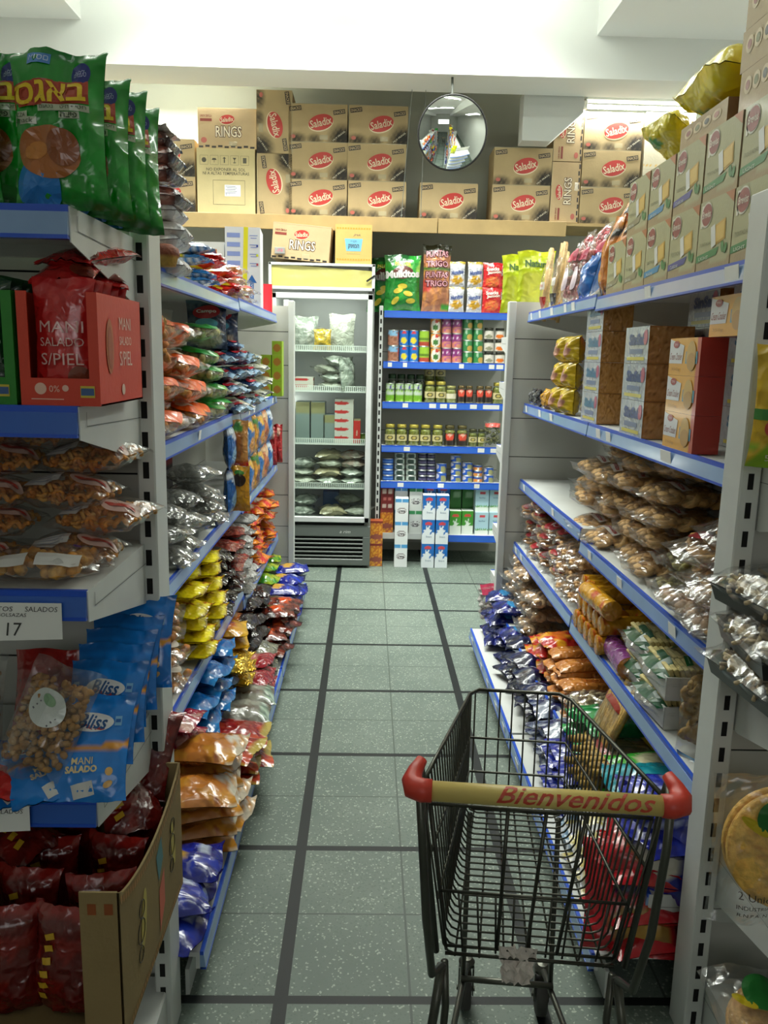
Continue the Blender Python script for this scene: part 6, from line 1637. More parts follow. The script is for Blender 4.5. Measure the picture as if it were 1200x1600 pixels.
# ------------------------------------------------ LEFT, base
z = .118
NAVY = bag(.18, .20, .07, '#14207c', [('e', .5, .35, .3, .2, '#b9903a'), ('e', .3, .75, .2, .08, '#b9c4d8'), ('n', 4, .3, 2, '#1c34a8')], 121, m=FOIL)
pile('navyl', NAVY, 'L', -.375, (1.80, 1.96), z, (2, 2), .062, .20, 'violet blue bag low behind the open carton', 'snack bag', 'violet blue snack bags', jit=24, jx=.015)
CAR = bag(.20, .21, .07, '#b8702a', [('r', 0, .9, 1, 1, '#d8cbb4'), ('n', 3, .2, 3, '#c98a2e'), ('n', 4, .32, 8, '#8c3c1c'), ('e', .3, .8, .2, .08, '#d9d4c8')], 122, m=FOIL)
pile('caram', CAR, 'L', -.36, (2.17, 2.36), z, (4, 5), .052, .21, 'caramel and white snack bag low on the left', 'snack bag', 'caramel snack bags', jit=22, jx=.025)
pile('redgold', bag(.20, .24, .06, '#8c1a18', [('r', 0, .88, 1, 1, '#b9a24a'), ('n', 3, .3, 3, '#b83a1e')], 123, m=FOIL), 'L', -.34, (2.56, 2.70), z, (3, 3), .050, .24, 'dark red bag with gold hem low on the left', 'snack bag', 'red and gold bags', jit=16, jx=.03)
SILB = bag(.19, .22, .08, '#8c8c80', [('r', 0, .84, 1, 1, '#b4c8b4'), ('s', 20, .4, .86, .99, '#6a7c6c'), ('n', 4, .2, 3, '#6a6258')], 124, m=FOIL)
pile('silb', SILB, 'L', -.345, (2.90, 3.0), z, (2, 2), .068, .22, 'grey bag with pale green crimped top low on the left', 'snack bag', 'grey and pale green bags', jit=16, jx=.02)
pile('redbr', bag(.17, .2, .06, '#8c2028', [('e', .5, .5, .4, .2, '#b87a6a')], 125, nm='biscuit_pack'), 'L', -.375, (3.18, 3.36), z, (3, 3), .05, .20, 'crimson biscuit pack low on the left', 'biscuit pack', 'crimson biscuit packs', jit=10)
pile('gryp', bag(.17, .2, .06, '#55564a', [('n', 3, .1, 3, '#7c7c6a')], 126, nm='biscuit_pack'), 'L', -.39, (3.56,), z, 3, .05, .20, 'grey biscuit pack low on the left', 'biscuit pack', 'grey biscuit packs', jit=10)
pile('choc3', bag(.19, .21, .07, '#2c1512', [('n', 3, .15, 3, '#6a2a1c'), ('e', .5, .6, .3, .14, '#c04a1e')], 127, m=FOIL), 'L', -.35, (3.78, 3.97, 4.16), z, (2, 3, 3), .056, .21, 'dark chocolate bag with orange badge low on the left', 'snack bag', 'dark chocolate bags', jit=18, jx=.03)
pile('navyf', NAVY, 'L', -.345, (4.40, 4.62, 4.84), z, (3, 3, 3), .055, .20, 'bright blue bag low at the left far end', 'snack bag', 'bright blue bags', jit=20, jx=.03)
# ------------------------------------------------ RIGHT, top shelf: toast cartons
z = 1.7675
def brev(band, word):
    def ex(o):
        w, d, h = .19, .20, .163; k = MB(); pl = lambda x, y: (x, -.001, y); p2 = lambda x, y: (x, -.0016, y); p3 = lambda x, y: (x, -.0022, y)
        k.color('#dcd8c8'); k.rect(-.078, .128, .010, .052, pl); k.ell(-.052, .130, .033, .029, pl)
        k.color('#8c3a30'); k.ell(-.050, .130, .029, .025, p2); k.color('#e6d8c8'); k.text('Breviss', -.050, .131, .05, p3, h=.017, shear=.15, bold=.02)
        k.color('#a9652a'); k.poly([(.048, .163), (.095, .163), (.095, .135)], pl)
        k.color('#c9a040'); k.poly([(.005, .098), (.060, .108), (.066, .062), (.012, .052)], pl); k.color('#d8b456'); k.poly([(.010, .094), (.056, .102), (.061, .066), (.016, .057)], p2)
        k.color(band); k.poly([(-.095, .022), (.02, .030), (.035, .048), (-.095, .038)], pl); k.color('#d8dccc'); k.text(word, -.05, .030, .055, p2, h=.008)
        k.color('#3c7a3a'); k.ell(.055, .045, .008, .014, p2, .4); k.ell(.072, .040, .008, .012, p2, -.3)
        k.color('#7a7a58'); k.text('TOSTADAS', -.045, .062, .07, pl, h=.009)
        k.color('#dcdcd6'); k.rect(.0, .075, .024, .05, p3, rot=.25)
        k.build('printed_logo', INK, o)
    f = layers_fn('#a9a67c', [('w', .12, .02, 6, '#a08c64')])
    return carton('toast_carton', .19, .205, .163, {'front': f, 'side': layers_fn('#a08c6c'), 'top': layers_fn('#a59c7c')}, nx=20, base='#9c8a68', extra=ex)
BV = [('brevA', brev('#2f7a3c', 'LIGHT')), ('brevB', brev('#4a4a8c', 'CLASICAS')), ('brevC', brev('#3a86b4', 'SALADAS')), ('brevD', brev('#8c8464', 'SIN SAL'))]
TC = 'toast cartons on the right top shelf'
def tc(q, y, k, lab, gap=0): put(BV[q][0], BV[q][1], (.805 + gap, y, z + .164 * k), -pi / 2, lab, 'toast carton', TC)
row0 = [(1.80, 0), (1.995, 0), (2.19, 1), (2.385, 2), (2.58, 3), (2.775, 3)]
for i, (y, q) in enumerate(row0): tc(q if i < 5 else 3, y - .0, 0, 'pale green toast carton in the bottom row on the right top shelf' + (', nearest the camera', ', second along', ', third along', ', fourth along', ', fifth along', ', farthest')[i])
for i, (y, q) in enumerate([(1.80, 0), (2.0, 0), (2.2, 1), (2.4, 2), (2.6, 3)]): tc(q, y, 1, 'pale green toast carton in the second row on the right top shelf' + (', nearest the camera', ', second along', ', third along', ', fourth along', ', farthest')[i], .004)
def cookbox(o):
    k = MB(); pl = lambda x, y: (x, -.001, y)
    for i, x in enumerate((-.06, -.02, .02, .06)):
        k.color('#c9b48a'); k.ell(x, .05, .018, .018, pl); k.color(('#8c4a3a', '#6a6a2a', '#3a3a34', '#a86a5a')[i]); k.ell(x, .05, .010, .010, lambda a, c: (a, -.0016, c))
    k.build('printed_logo', INK, o)
SB = carton('biscuit_carton', .20, .22, .085, {'front': layers_fn('#a88f62')}, nx=6, base='#8c6a44', extra=cookbox)
for k in range(4): put('sbox', SB, (.815, 1.85 + .01 * (k % 2), z + .328 + .0855 * k), -pi / 2, 'brown biscuit carton with printed round biscuits at the top right' + lv_word(k, 4), 'biscuit carton', 'biscuit cartons at the top right')
put('sbox', None, (.815, 2.155, z + .328), -pi / 2, 'brown biscuit carton supporting the big yellow bag', 'biscuit carton', sc=(1.45, 1, .66))
YBIG = bag(.29, .30, .13, '#f0dc14', [('e', .3, .75, .2, .12, '#3a9a3a'), ('e', .7, .3, .3, .12, '#e8dc40')], 131, m=FOIL, nu=18, nv=22, boxy=.35, wr=.9)
put('ybig', YBIG, (1.09, 2.17, z + .445), radians(90), 'big yellow bag lying on top of the toast cartons', 'snack bag', None, rx=radians(-86), ry=radians(0))
put('ybig', None, (.93, 2.46, z + .36), radians(100), 'second big yellow bag leaning over the toast carton edge', 'snack bag', None, rx=radians(-60), sc=(.6, .6, .55))
put('whitegreen', bag(.2, .22, .06, '#c9ccb8', [('r', 0, .6, .5, 1, '#2f8a3a')], 132), (1.20, 2.0, z + .56), radians(90), 'white and green bag behind the big yellow bag', 'snack bag', None, rx=radians(-75))
# bags in front of and beyond the cartons
TB = 'bags on the right top shelf'
def tb(key, mk, px, py, x, zz, lab, rx=-8, rz=-90, sc=None):
    put(key, mk, (x, at(px, py, X=x).y, zz), radians(rz), lab, 'food bag', TB, rx=radians(rx), sc=sc)
BRD = clearbag('breadstick_bag', .10, .24, .06, 'stick', 46, .17, ['#c9a062', '#d8b87a'], 133, 'breadsticks', align='z', deco=lambda P, o: (lambda b: (b.color('#a8281e'), b.rect(0, .035, .085, .05, P.pl(.002), n=5, m=3), b.color('#dcd6cc'), b.rect(0, .11, .07, .035, P.pl(.002), n=5, m=2), b.color('#b03a34'), b.text('GRISIN', 0, .11, .055, P.pl(.0035), h=.012), b.build('label', GLOSSINK, o)))(MB()))
BRK = clearbag('breadstick_bag', .10, .24, .06, 'stick', 46, .17, ['#c9a062', '#d8b87a'], 134, 'breadsticks', align='z', deco=lambda P, o: (lambda b: (b.color('#2c2420'), b.rect(0, .035, .085, .05, P.pl(.002), n=5, m=3), b.color('#dcd6cc'), b.rect(0, .11, .07, .035, P.pl(.002), n=5, m=2), b.build('label', GLOSSINK, o)))(MB()))
PNK = clearbag('biscuit_bag', .12, .26, .07, 'chunk', 40, .035, ['#c96a74', '#c9a084'], 135, 'biscuits', deco=lambda P, o: (lambda b: (b.color('#b02a4a'), b.rect(0, .20, .09, .05, P.pl(.002), n=5, m=3), b.color('#d9c8d0'), b.ell(0, .10, .035, .05, P.pl(.002), .2, rings=3), b.build('label', GLOSSINK, o)))(MB()))
REDB = clearbag('biscuit_bag', .13, .22, .07, 'chunk', 36, .035, ['#a8242c', '#c8505a'], 136, 'biscuits')
ORB = bag(.12, .27, .07, '#c9761a', [('r', 0, .7, 1, .86, '#2a2420'), ('r', 0, 0, 1, .1, '#2c2822'), ('n', 4, .25, 3, '#d98a2a')], 137, m=FOIL)
SKB = bag(.13, .17, .07, '#1458a8', [('n', 4, .2, 3, '#2a78c8')], 138, m=FOIL)
YSM = bag(.14, .20, .06, '#d9cc1a', [('e', .5, .6, .3, .1, '#8c8c2a')], 139, m=FOIL)
NVB = bag(.16, .19, .07, '#12246c', [('n', 4, .05, 3, '#b4bccc'), ('e', .5, .5, .4, .2, '#16307c')], 140, m=FOIL)
ORD2 = bag(.13, .20, .06, '#8c3a12', [('r', .5, 0, 1, 1, '#221c18'), ('n', 4, .3, 3, '#b8561e')], 141, m=FOIL)
tb('brd', BRD, 850, 488, .83, 1.777, 'breadstick bag with red foot, farthest on the right top shelf', rx=-4)
tb('brk', BRK, 866, 484, .83, 1.777, 'breadstick bag with black foot on the right top shelf', rx=-6)
tb('brd', None, 872, 480, .92, 1.777, 'breadstick bag in the back row on the right top shelf', rx=-6)
tb('pnk', PNK, 884, 478, .83, 1.777, 'pink-labelled bag leaning on the right top shelf, left one', rx=-12)
tb('pnk', None, 897, 475, .85, 1.777, 'pink-labelled bag leaning on the right top shelf, right one', rx=-14)
tb('redb', REDB, 905, 470, .95, 1.90, 'red biscuit bag high at the back on the right top shelf', rx=-10)
tb('redb', None, 893, 475, .95, 1.777, 'red biscuit bag low at the back on the right top shelf', rx=-10)
tb('redb', None, 918, 468, .96, 1.93, 'second red biscuit bag high at the back on the right top shelf', rx=-20)
tb('skb', SKB, 912, 470, .815, 1.777, 'small blue bag at the front of the right top shelf', rx=-14)
tb('pnk', None, 922, 466, .90, 1.80, 'pink-labelled bag behind the small blue bag', rx=-14)
tb('orb', ORB, 945, 463, .82, 1.768, 'orange and black bag on the right top shelf, left one', rx=-8)
tb('orb', None, 962, 460, .83, 1.768, 'orange and black bag on the right top shelf, right one', rx=-10)
tb('ysm', YSM, 975, 457, .85, 1.768, 'small yellow bag beside the end toast carton, low', rx=-8, sc=(1, 1, .7))
tb('ysm', None, 993, 452, .86, 1.925, 'small yellow bag on the end toast carton', rx=-14)
tb('orb', None, 955, 460, .93, 1.90, 'orange and black bag raised behind the other two', rx=-14)
tb('nvb', NVB, 990, 452, .93, 2.00, 'dark blue and silver bag leaning over the toast cartons', rx=-25, rz=-110)
tb('nvb', None, 985, 452, .98, 1.93, 'second dark blue bag behind the leaning one', rx=-10, rz=-80)
tb('ord2', ORD2, 1000, 448, .93, 2.08, 'orange brown bag atop the toast cartons, left one', rx=-35, rz=-100)
tb('ord2', None, 1030, 442, .91, 2.10, 'orange brown bag atop the toast cartons, right one', rx=-30, rz=-80)
# yellow green bags on the far end unit
NAT = bag(.20, .30, .07, '#b9c81c', [('r', .12, .1, .9, .6, '#c9cc4a'), ('r', 0, .9, 1, 1, '#cdd818')], 142, m=FOIL, text='Natura', tcol='#3a5a1e', ty=.78, tw=.62, th=.035)
put('nat', NAT, (.865, 4.42, 1.80), 0, 'lime yellow bag with dark lettering past the end of the right shelves', 'food bag')
put('nat', None, (.80, 4.52, 1.79), 0, 'second lime yellow bag behind the lettered one', 'food bag')
# ------------------------------------------------ RIGHT, second shelf: crackers
z = 1.3275
def crackf(u, v, s=0):
    n1 = noise.noise(Vector((u * 14, v * 9, 1))); c = mix(lin('#c99a5e'), lin('#b07e44'), clampf(.5 + n1))
    if noise.noise(Vector((u * 30, v * 22, 6))) > .42: c = lin('#8c6030')
    e = min(u, 1 - u, v, 1 - v)
    if e < .05: c = lin('#a8743a')
    return c
def brick(word, col, w=.155, d=.17, h=.105):
    def mk():
        b = MB(); b.color('#a87a40'); B_ = .006
        o = None
        fr = lambda u, v: crackf(u, v)
        b.grid(lambda u, v: ((u - .5) * w, 0, v * h), 22, 14, lambda u, v: lin('#b9bcbe') if u > .58 else crackf(u, v))
        b.grid(lambda u, v: ((.5 - u) * w, d, v * h), 8, 6, fr); b.grid(lambda u, v: (w / 2, u * d, v * h), 16, 12, fr)
        b.grid(lambda u, v: (-w / 2, d - u * d, v * h), 16, 12, fr); b.grid(lambda u, v: ((u - .5) * w, v * d, h), 16, 12, lambda u, v: lin('#b4b4ae') if u > .58 else crackf(u, v)); b.grid(lambda u, v: ((u - .5) * w, d - v * d, 0), 2, 2)
        o = b.build('cracker_pack', mat('packed_cracker', attr=True, rough=.22, bump=.6, bscale=38, crinkle=True, coat=.6))
        k = MB(); pl = lambda x, y: (x, -.0012, y)
        k.color(col); k.text(word, .045, .068, .055, pl, h=.026, bold=.04); k.color('#8c94a8'); k.rect(.045, .035, .05, .012, pl); k.color('#d6c94a'); k.rect(.045, .018, .055, .010, pl)
        k.build('printed_logo', GLOSSINK, o)
        return o
    return mk
# packs stand with their crackers towards the camera and wrapper label towards the aisle
def brick2(word, col, w=.215, d=.13, h=.107):
    # w runs along the aisle once rotated: label part on the far side of the aisle face
    def mk():
        b = MB(); lab = lin('#b3b7bc')
        b.grid(lambda u, v: ((u - .5) * w, 0, v * h), 26, 12, lambda u, v: mix(lab, lin('#98a2b4'), clampf(noise.noise(Vector((u * 9, v * 7, 2))) * .8)) )
        b.grid(lambda u, v: ((.5 - u) * w, d, v * h), 6, 4, crackf); b.grid(lambda u, v: (w / 2, u * d, v * h), 18, 14, crackf)
        b.grid(lambda u, v: (-w / 2, d - u * d, v * h), 6, 6, crackf); b.grid(lambda u, v: ((u - .5) * w, v * d, h), 20, 12, crackf); b.grid(lambda u, v: ((u - .5) * w, d - v * d, 0), 2, 2)
        o = b.build('cracker_pack', mat('packed_cracker', attr=True, rough=.22, bump=.6, bscale=38, crinkle=True, coat=.6))
        k = MB(); pl = lambda x, y: (x, -.0012, y)
        k.color(col); k.text(word, -.0, .070, .14, pl, h=.034, bold=.06); k.color('#6f7c9c'); k.rect(.0, .035, .12, .014, pl); k.color('#cdbf4a'); k.rect(.0, .014, .16, .010, pl); k.color('#b4506a'); k.ell(.08, .075, .018, .022, pl)
        k.build('printed_logo', GLOSSINK, o)
        return o
    return mk
CKG = 'cracker packs on the right second shelf'
for k in range(3): put('ck1', brick2('SinSal', '#2c3f7a'), (.800 - .0 * k, 2.485, z + .108 * k), -pi / 2, 'cracker pack with blue lettering, middle stack of the right second shelf' + lv_word(k, 3), 'cracker pack', CKG)
for k in range(4): put('ck2', brick2('SinSal', '#2f6a8c'), (.812, 3.01, z + .108 * k), -pi / 2, 'cracker pack, farther stack of the right second shelf' + lv_word(k, 4), 'cracker pack', CKG, sc=(1, .8, 1))
for k in range(3): put('ck1', None, (.965, 3.0, z + .108 * k), -pi / 2, 'cracker pack in the stack behind the farther cracker stack' + lv_word(k, 3), 'cracker pack', CKG)
for k in range(4): put('ck1', None, (.965, 2.42, z + .108 * k), -pi / 2, 'cracker pack in the stack behind the middle cracker stack' + lv_word(k, 4), 'cracker pack', CKG)
put('ck1', None, (.975, 2.14, z + .324), -pi / 2, 'cracker pack lying on the back stack above the cream crackers', 'cracker pack', CKG)
for k in range(3): put('ck2', None, (.975, 2.14, z + .108 * k), -pi / 2, 'cracker pack in the back stack behind the cream cracker boxes' + lv_word(k, 3), 'cracker pack', CKG)
def creamck(o):
    w, h, d = .205, .094, .066; k = MB(); pl = lambda x, y: (x, -.001, y); p2 = lambda x, y: (x, -.0016, y)
    k.color('#d9d9dc'); k.poly([(-.1, .03), (-.01, .03), (-.002, .075), (-.1, .092)], pl)
    k.color('#a02a2a'); k.ell(-.055, .078, .02, .009, p2); k.color('#d8c0c0'); k.text('TERRA', -.055, .078, .026, lambda x, y: (x, -.0022, y), h=.006)
    k.color('#8c3a34'); k.text('Cream Cracker', -.052, .048, .082, p2, h=.018, shear=.35)
    k.color('#4a8ca4'); k.rect(.05, .045, .075, .03, pl); k.color('#c9a04e'); k.ell(.048, .05, .03, .036, p2); k.color('#b88a3c'); k.ell(.052, .035, .027, .022, lambda x, y: (x, -.0022, y))
    k.color('#b8862a'); k.text('350g', -.05, .015, .06, p2, h=.009)
    k.build('printed_logo', GLOSSINK, o)
CCK = carton('cream_cracker_box', .205, .066, .094, {'front': layers_fn('#e0a020', [('r', .9, 0, 1, 1, '#b8442a')]), 'side': layers_fn('#a8281c'), 'top': layers_fn('#b03a22')}, nx=22, base='#a8281c', m=mat('glossy_card', attr=True, rough=.28, coat=.4), extra=creamck)
for k in range(3): put('cck', CCK, (.800, 2.10, z + .0945 * k), -pi / 2, 'yellow and red cream cracker box by the right upright' + lv_word(k, 3), 'cracker box', 'cream cracker boxes')
put('cck', None, (.83, 1.93, z + .284), -pi / 2, 'fourth cream cracker box set back on top of the stack', 'cracker box', 'cream cracker boxes')
pile('yelpk', bag(.145, .17, .065, '#cfb01a', [('e', .5, .5, .26, .3, '#c98a72'), ('e', .5, .5, .16, .2, '#d0a088')], 151, nm='biscuit_pack', m=FOIL), 'R', .83, (3.38, 3.56), z, (3, 3), .105, .17, 'yellow biscuit pack with pink star on the right second shelf', 'biscuit pack', 'yellow biscuit packs', mode='stand', jit=4, jx=.004, sc=(1, 1.3, .63))
put('magp', bag(.12, .12, .06, '#a81e5c', [], 152, nm='biscuit_pack'), (.90, 3.30, z + .25), -pi / 2, 'magenta pack behind the yellow star packs', 'biscuit pack')
pile('purpk', bag(.10, .10, .06, '#4a3060', [('n', 4, .0, 2, '#9a8a5a')], 153, nm='biscuit_pack'), 'R', .87, (3.22,), z, 3, .09, .1, 'small purple and gold pack on the right second shelf', 'biscuit pack', 'purple and gold packs', mode='stand', jit=8)
pile('orpk', bag(.15, .09, .06, '#c9921a', [('n', 5, .2, 2, '#8c5a1a')], 154, nm='biscuit_pack'), 'R', .82, (3.76,), z, 1, .09, .1, 'low amber pack near the far end of the right second shelf', 'biscuit pack', None, mode='stand', jit=4)
pile('blkpk', bag(.10, .08, .06, '#1c1c1e', [('n', 5, .15, 2, '#77787a')], 155, nm='biscuit_pack'), 'R', .82, (3.93, 4.07), z, 1, .09, .1, 'small black pack at the far end of the right second shelf', 'biscuit pack', 'small black packs', mode='stand', jit=4)
put('brnloaf', clearbag('biscuit_bag', .16, .14, .08, 'chunk', 26, .04, ['#6a4630', '#8a5e40'], 156), (.89, 3.80, z + .085), -pi / 2, 'dark brown biscuit bag above the low amber pack', 'biscuit bag', None, rx=radians(-70))
# ------------------------------------------------ RIGHT, third shelf: ring biscuits and breads
def lab_red(word='BISCOTTI'):
    def f(P, o):
        b = MB(); h = P.h; b.color('#c9c4bc'); b.rect(0, .62 * h, P.w * .6, .035, P.pl(.0015), n=7, m=2); b.color('#a8383a'); b.text(word, 0, .62 * h, P.w * .48, P.pl(.0028), h=.013, bold=.04)
        b.build('label', GLOSSINK, o)
    return f
RNG = clearbag('ring_biscuit_bag', .23, .26, .085, 'ring', 54, .066, ['#dcb477', '#c99a58'], 161, 'ring_biscuits', film=CRISPFILM, deco=lab_red('BIZCOCHO'))
G3 = 'bags on the right third shelf'
pile('ring', RNG, 'R', .81, (2.42, 2.64, 2.88, 3.12), .896, (5, 5, 5, 4), .072, .26, 'clear bag of ring biscuits on the right third shelf', 'biscuit bag', G3, jit=12, jx=.03)
pile('ring', None, 'R', .90, (3.34, 3.5), .937, (3, 2), .075, .26, 'clear ring biscuit bag far on the right third shelf', 'biscuit bag', G3, jit=12)
GRR = clearbag('ring_biscuit_bag', .20, .22, .08, 'ring', 50, .045, ['#a59a4e', '#8c8440'], 162, 'ring_biscuits', film=CRISPFILM)
pile('gring', GRR, 'R', .815, (2.20,), .896, 2, .07, .22, 'clear bag of greenish rings on the right third shelf', 'biscuit bag', G3, jit=10)
BRE = clearbag('bread_bag', .24, .26, .09, 'disc', 16, .095, ['#d09a50', '#e0b878'], 163, 'bread_rolls', film=CRISPFILM, deco=lambda P, o: (lambda b: (b.color('#a02c34'), b.ell(.02, .18, .045, .02, P.pl(.002), .2, rings=3), b.color('#cfc4cc'), b.ell(-.04, .12, .05, .03, P.pl(.002), rings=3), b.build('label', GLOSSINK, o)))(MB()))
pile('bread', BRE, 'R', .80, (2.02, 1.88), .896, (3, 4), .075, .26, 'clear bag of bread rolls near the right upright, third shelf', 'bread bag', G3, jit=18, jx=.03)
pile('bread', None, 'R', .98, (2.05, 1.90), .896, (4, 4), .075, .26, 'clear bag of bread rolls in the back row, third shelf', 'bread bag', G3, jit=18, jx=.02)
BRO = clearbag('bread_bag', .20, .20, .08, 'chunk', 30, .05, ['#a87448', '#c8a888'], 164, 'bread_pieces', film=CRISPFILM)
pile('brown3', BRO, 'R', .77, (1.86, 2.0), .90, (2, 1), .07, .20, 'clear bag of dark bread pieces by the right upright', 'bread bag', G3, jit=20)
# ------------------------------------------------ RIGHT, fourth shelf
G4 = 'bags on the right fourth shelf'
def lab_c(P, o):
    b = MB(); b.color('#9c1f2a'); b.ell(0, .72 * P.h, .06, .045, P.pl(.0015), .1, rings=4); b.color('#dcd0cc'); b.text('CA', 0, .72 * P.h, .06, P.pl(.003), h=.035, bold=.03); b.build('label', GLOSSINK, o)
CHO = clearbag('biscuit_bag', .22, .24, .085, 'disc', 36, .06, ['#c99a5c', '#a0703a'], 165, 'biscuits', film=CRISPFILM, deco=lab_c)
TWI = clearbag('biscuit_bag', .22, .24, .085, 'spiral', 36, .07, ['#d8b078', '#c09058'], 166, 'twisted_biscuits', film=CRISPFILM)
pile('cho', CHO, 'R', .785, (4.08, 3.86, 3.66, 3.44), .602, (3, 4, 3, 3), .075, .24, 'clear bag of brown biscuits on the right fourth shelf', 'biscuit bag', G4, jit=14, jx=.02)
pile('twi', TWI, 'R', .775, (3.24, 3.06), .602, (3, 3), .075, .24, 'clear bag of twisted biscuits on the right fourth shelf', 'biscuit bag', G4, jit=14)
def rolld(c0, c1, sp):
    L_ = [('r', 0, .05, 1, .95, c0), ('r', 0, .2, 1, .5, c1)]
    return layers_fn(sp, L_)
ROY = roll('biscuit_roll', .034, .24, layers_fn('#cf951a', [('n', 5, .25, 3, '#b8441e'), ('r', .4, .1, .62, .55, '#c8c4c8'), ('r', .42, .18, .60, .3, '#3a5a9c')]), '#c08424')
ROP = roll('biscuit_roll', .037, .24, layers_fn('#7c3a7c', [('r', .35, .15, .65, .6, '#c9b0cc'), ('n', 6, .3, 3, '#a05a9c')]), '#b8741e')
zz = .587
GRO = 'biscuit rolls on the right fourth shelf'
for i, y in enumerate((2.86, 2.79, 2.72, 2.65, 2.58)):
    for k in range(3 if i < 3 else 2):
        put('roy', ROY, (.775 + .01 * k, y, zz + k * .066), -pi / 2 + radians(jig(i * 3 + k, 4)), 'yellow biscuit roll pointing across the right fourth shelf' + col_word(4 - i, 5) + lv_word(k, 3 if i < 3 else 2), 'biscuit roll', GRO)
put('roy', None, (.80, 2.52, zz + .135), radians(4), 'yellow biscuit roll lying along the shelf with its end to the camera', 'biscuit roll', GRO)
put('rop', ROP, (.815, 2.36, zz + .0), radians(-3), 'purple biscuit roll with its end to the camera, nearer the aisle', 'biscuit roll', GRO)
put('rop', None, (.90, 2.37, zz + .0), radians(2), 'purple biscuit roll with its end to the camera, deeper on the shelf', 'biscuit roll', GRO)
put('rop', None, (.86, 2.62, zz + .07), radians(0), 'purple biscuit roll raised behind the front two', 'biscuit roll', GRO)
put('roy', None, (.98, 2.36, zz), 0, 'yellow biscuit roll beside the two purple rolls', 'biscuit roll', GRO)
put('roy', None, (.94, 2.60, zz + .07), 0, 'yellow biscuit roll raised behind the purple rolls', 'biscuit roll', GRO)
def pasta_tray():
    o = empty('pasta_pack'); w, d, h = .20, .24, .085; b = MB()
    b.box(-w / 2, w / 2, 0, .004, 0, h * .75); b.box(-w / 2, w / 2, d - .004, d, 0, h * .75); b.box(-w / 2, -w / 2 + .004, 0, d, 0, h * .75); b.box(w / 2 - .004, w / 2, 0, d, 0, h * .75); b.box(-w / 2, w / 2, 0, d, 0, .004)
    b.build('white_tray', mat('white_card', '#cfcfca', rough=.6), o)
    f = MB(); cs = [lin('#dccb88'), lin('#c4b26c')]
    for i in range(15):
        y = .015 + i * .0148; f.col = mix(cs[0], cs[1], (i % 3) / 3); f.T = Matrix.Translation((0, y, h * .70)) @ Matrix.Rotation(.35, 4, 'X')
        for q in range(2): f.bbox(-w / 2 + .008 + q * .093, -w / 2 + .096 + q * .093, -.002, .010, -.04, .022, .002)
    f.T = None; f.build('pasta_pieces', FOOD, o)
    P2 = Pillow(w * 1.05, d * 1.25, h * 1.35, 5, .8, .08, 1, .02, 0); P2.nu = 12; P2.nv = 14; g = MB()
    for sd in (-1, 1): g.grid(lambda u, v: P2.p(u, v, sd), 12, 14, flip=(sd > 0))
    M_ = Matrix.Translation((0, -d * .12, h * .52)) @ Matrix.Rotation(-pi / 2, 4, 'X'); g.v = [tuple(M_ @ Vector(q)) for q in g.v]; g.build('wrapping_film', FILM, o, True)
    k = MB(); pl = lambda x, y: tuple(M_ @ Vector(P2.pl(.003)(x, y)))
    k.color('#0f4a2c'); k.rect(0, .035, w * .9, .05, pl, n=8, m=3); k.color('#1f6a3a')
    for (x, y) in ((-.055, .10), (.05, .10), (-.02, .18), (.065, .17)): k.rect(x, y, .032, .018, pl, n=3)
    k.color('#8ab48c')
    for (x, y) in ((-.055, .10), (.05, .10)): k.rect(x, y, .022, .003, lambda a, c: tuple(M_ @ Vector(P2.pl(.005)(a, c))))
    k.build('green_band', GLOSSINK, o)
    return o
zn = .5865
for k in range(2): put('ptray2', pasta_tray, (.795, 2.12 - .02 * k, zn + k * .092), -pi / 2 + radians(4 - 6 * k), 'white tray of pasta shapes under green-banded film, %s' % ('lower', 'upper')[k], 'pasta pack', 'trays of pasta shapes')
put('ptray2', None, (.815, 2.33, zn), -pi / 2, 'white pasta tray farther back behind the stacked two', 'pasta pack', 'trays of pasta shapes')
put('ptray2', None, (.815, 2.31, zn + .093), -pi / 2, 'white pasta tray raised behind the stacked two', 'pasta pack', 'trays of pasta shapes')
put('knot', clearbag('pasta_bag', .15, .22, .08, 'ring', 44, .05, ['#b08a44', '#9c7434'], 168, 'pasta_rings', film=CRISPFILM, deco=lambda P, o: (lambda b: (b.color('#b8242c'), b.rect(0, .205, .02, .014, P.pl(.004), n=2), b.build('red_clip', GLOSSINK, o)))(MB())), (.86, 1.885, .586), radians(-8), 'knotted clear bag of pasta rings beside the right upright', 'pasta bag', None, rx=radians(-6))
put('bluecd', bag(.16, .20, .06, '#2a82b8', [('n', 3, .3, 2, '#c9b08a')], 169, m=FOIL, text='COR', tw=.5), (.79, 1.80, .40), radians(-60), 'blue labelled bag just behind the right upright', 'food bag', None, rx=radians(-15))
# ------------------------------------------------ RIGHT, fifth shelf
G5 = 'bags on the right fifth shelf'
pile('choring', clearbag('ring_biscuit_bag', .22, .24, .085, 'ring', 46, .055, ['#a88458', '#c4a274'], 171, 'ring_biscuits', film=CRISPFILM), 'R', .715, (4.05, 3.84, 3.64), .272, (4, 4, 3), .075, .24, 'clear bag of tan ring biscuits on the right fifth shelf', 'biscuit bag', G5, jit=12, jx=.02)
REDY = bag(.17, .19, .07, '#b01c18', [('n', 4, .1, 2, '#d0921c'), ('e', .5, .6, .3, .14, '#c9641a')], 172, m=FOIL)
pile('redy', REDY, 'R', .71, (3.36, 3.19), .272, (2, 3), .06, .19, 'red and yellow noodle bag on the right fifth shelf', 'noodle bag', G5, jit=18, jx=.02)
SPA = bag(.10, .27, .05, '#b8702c', [('n', 3, .1, 2, '#c98440'), ('r', .3, .3, .7, .7, '#a85a20')], 173, nm='spaghetti_pack', wr=.6, boxy=.5)
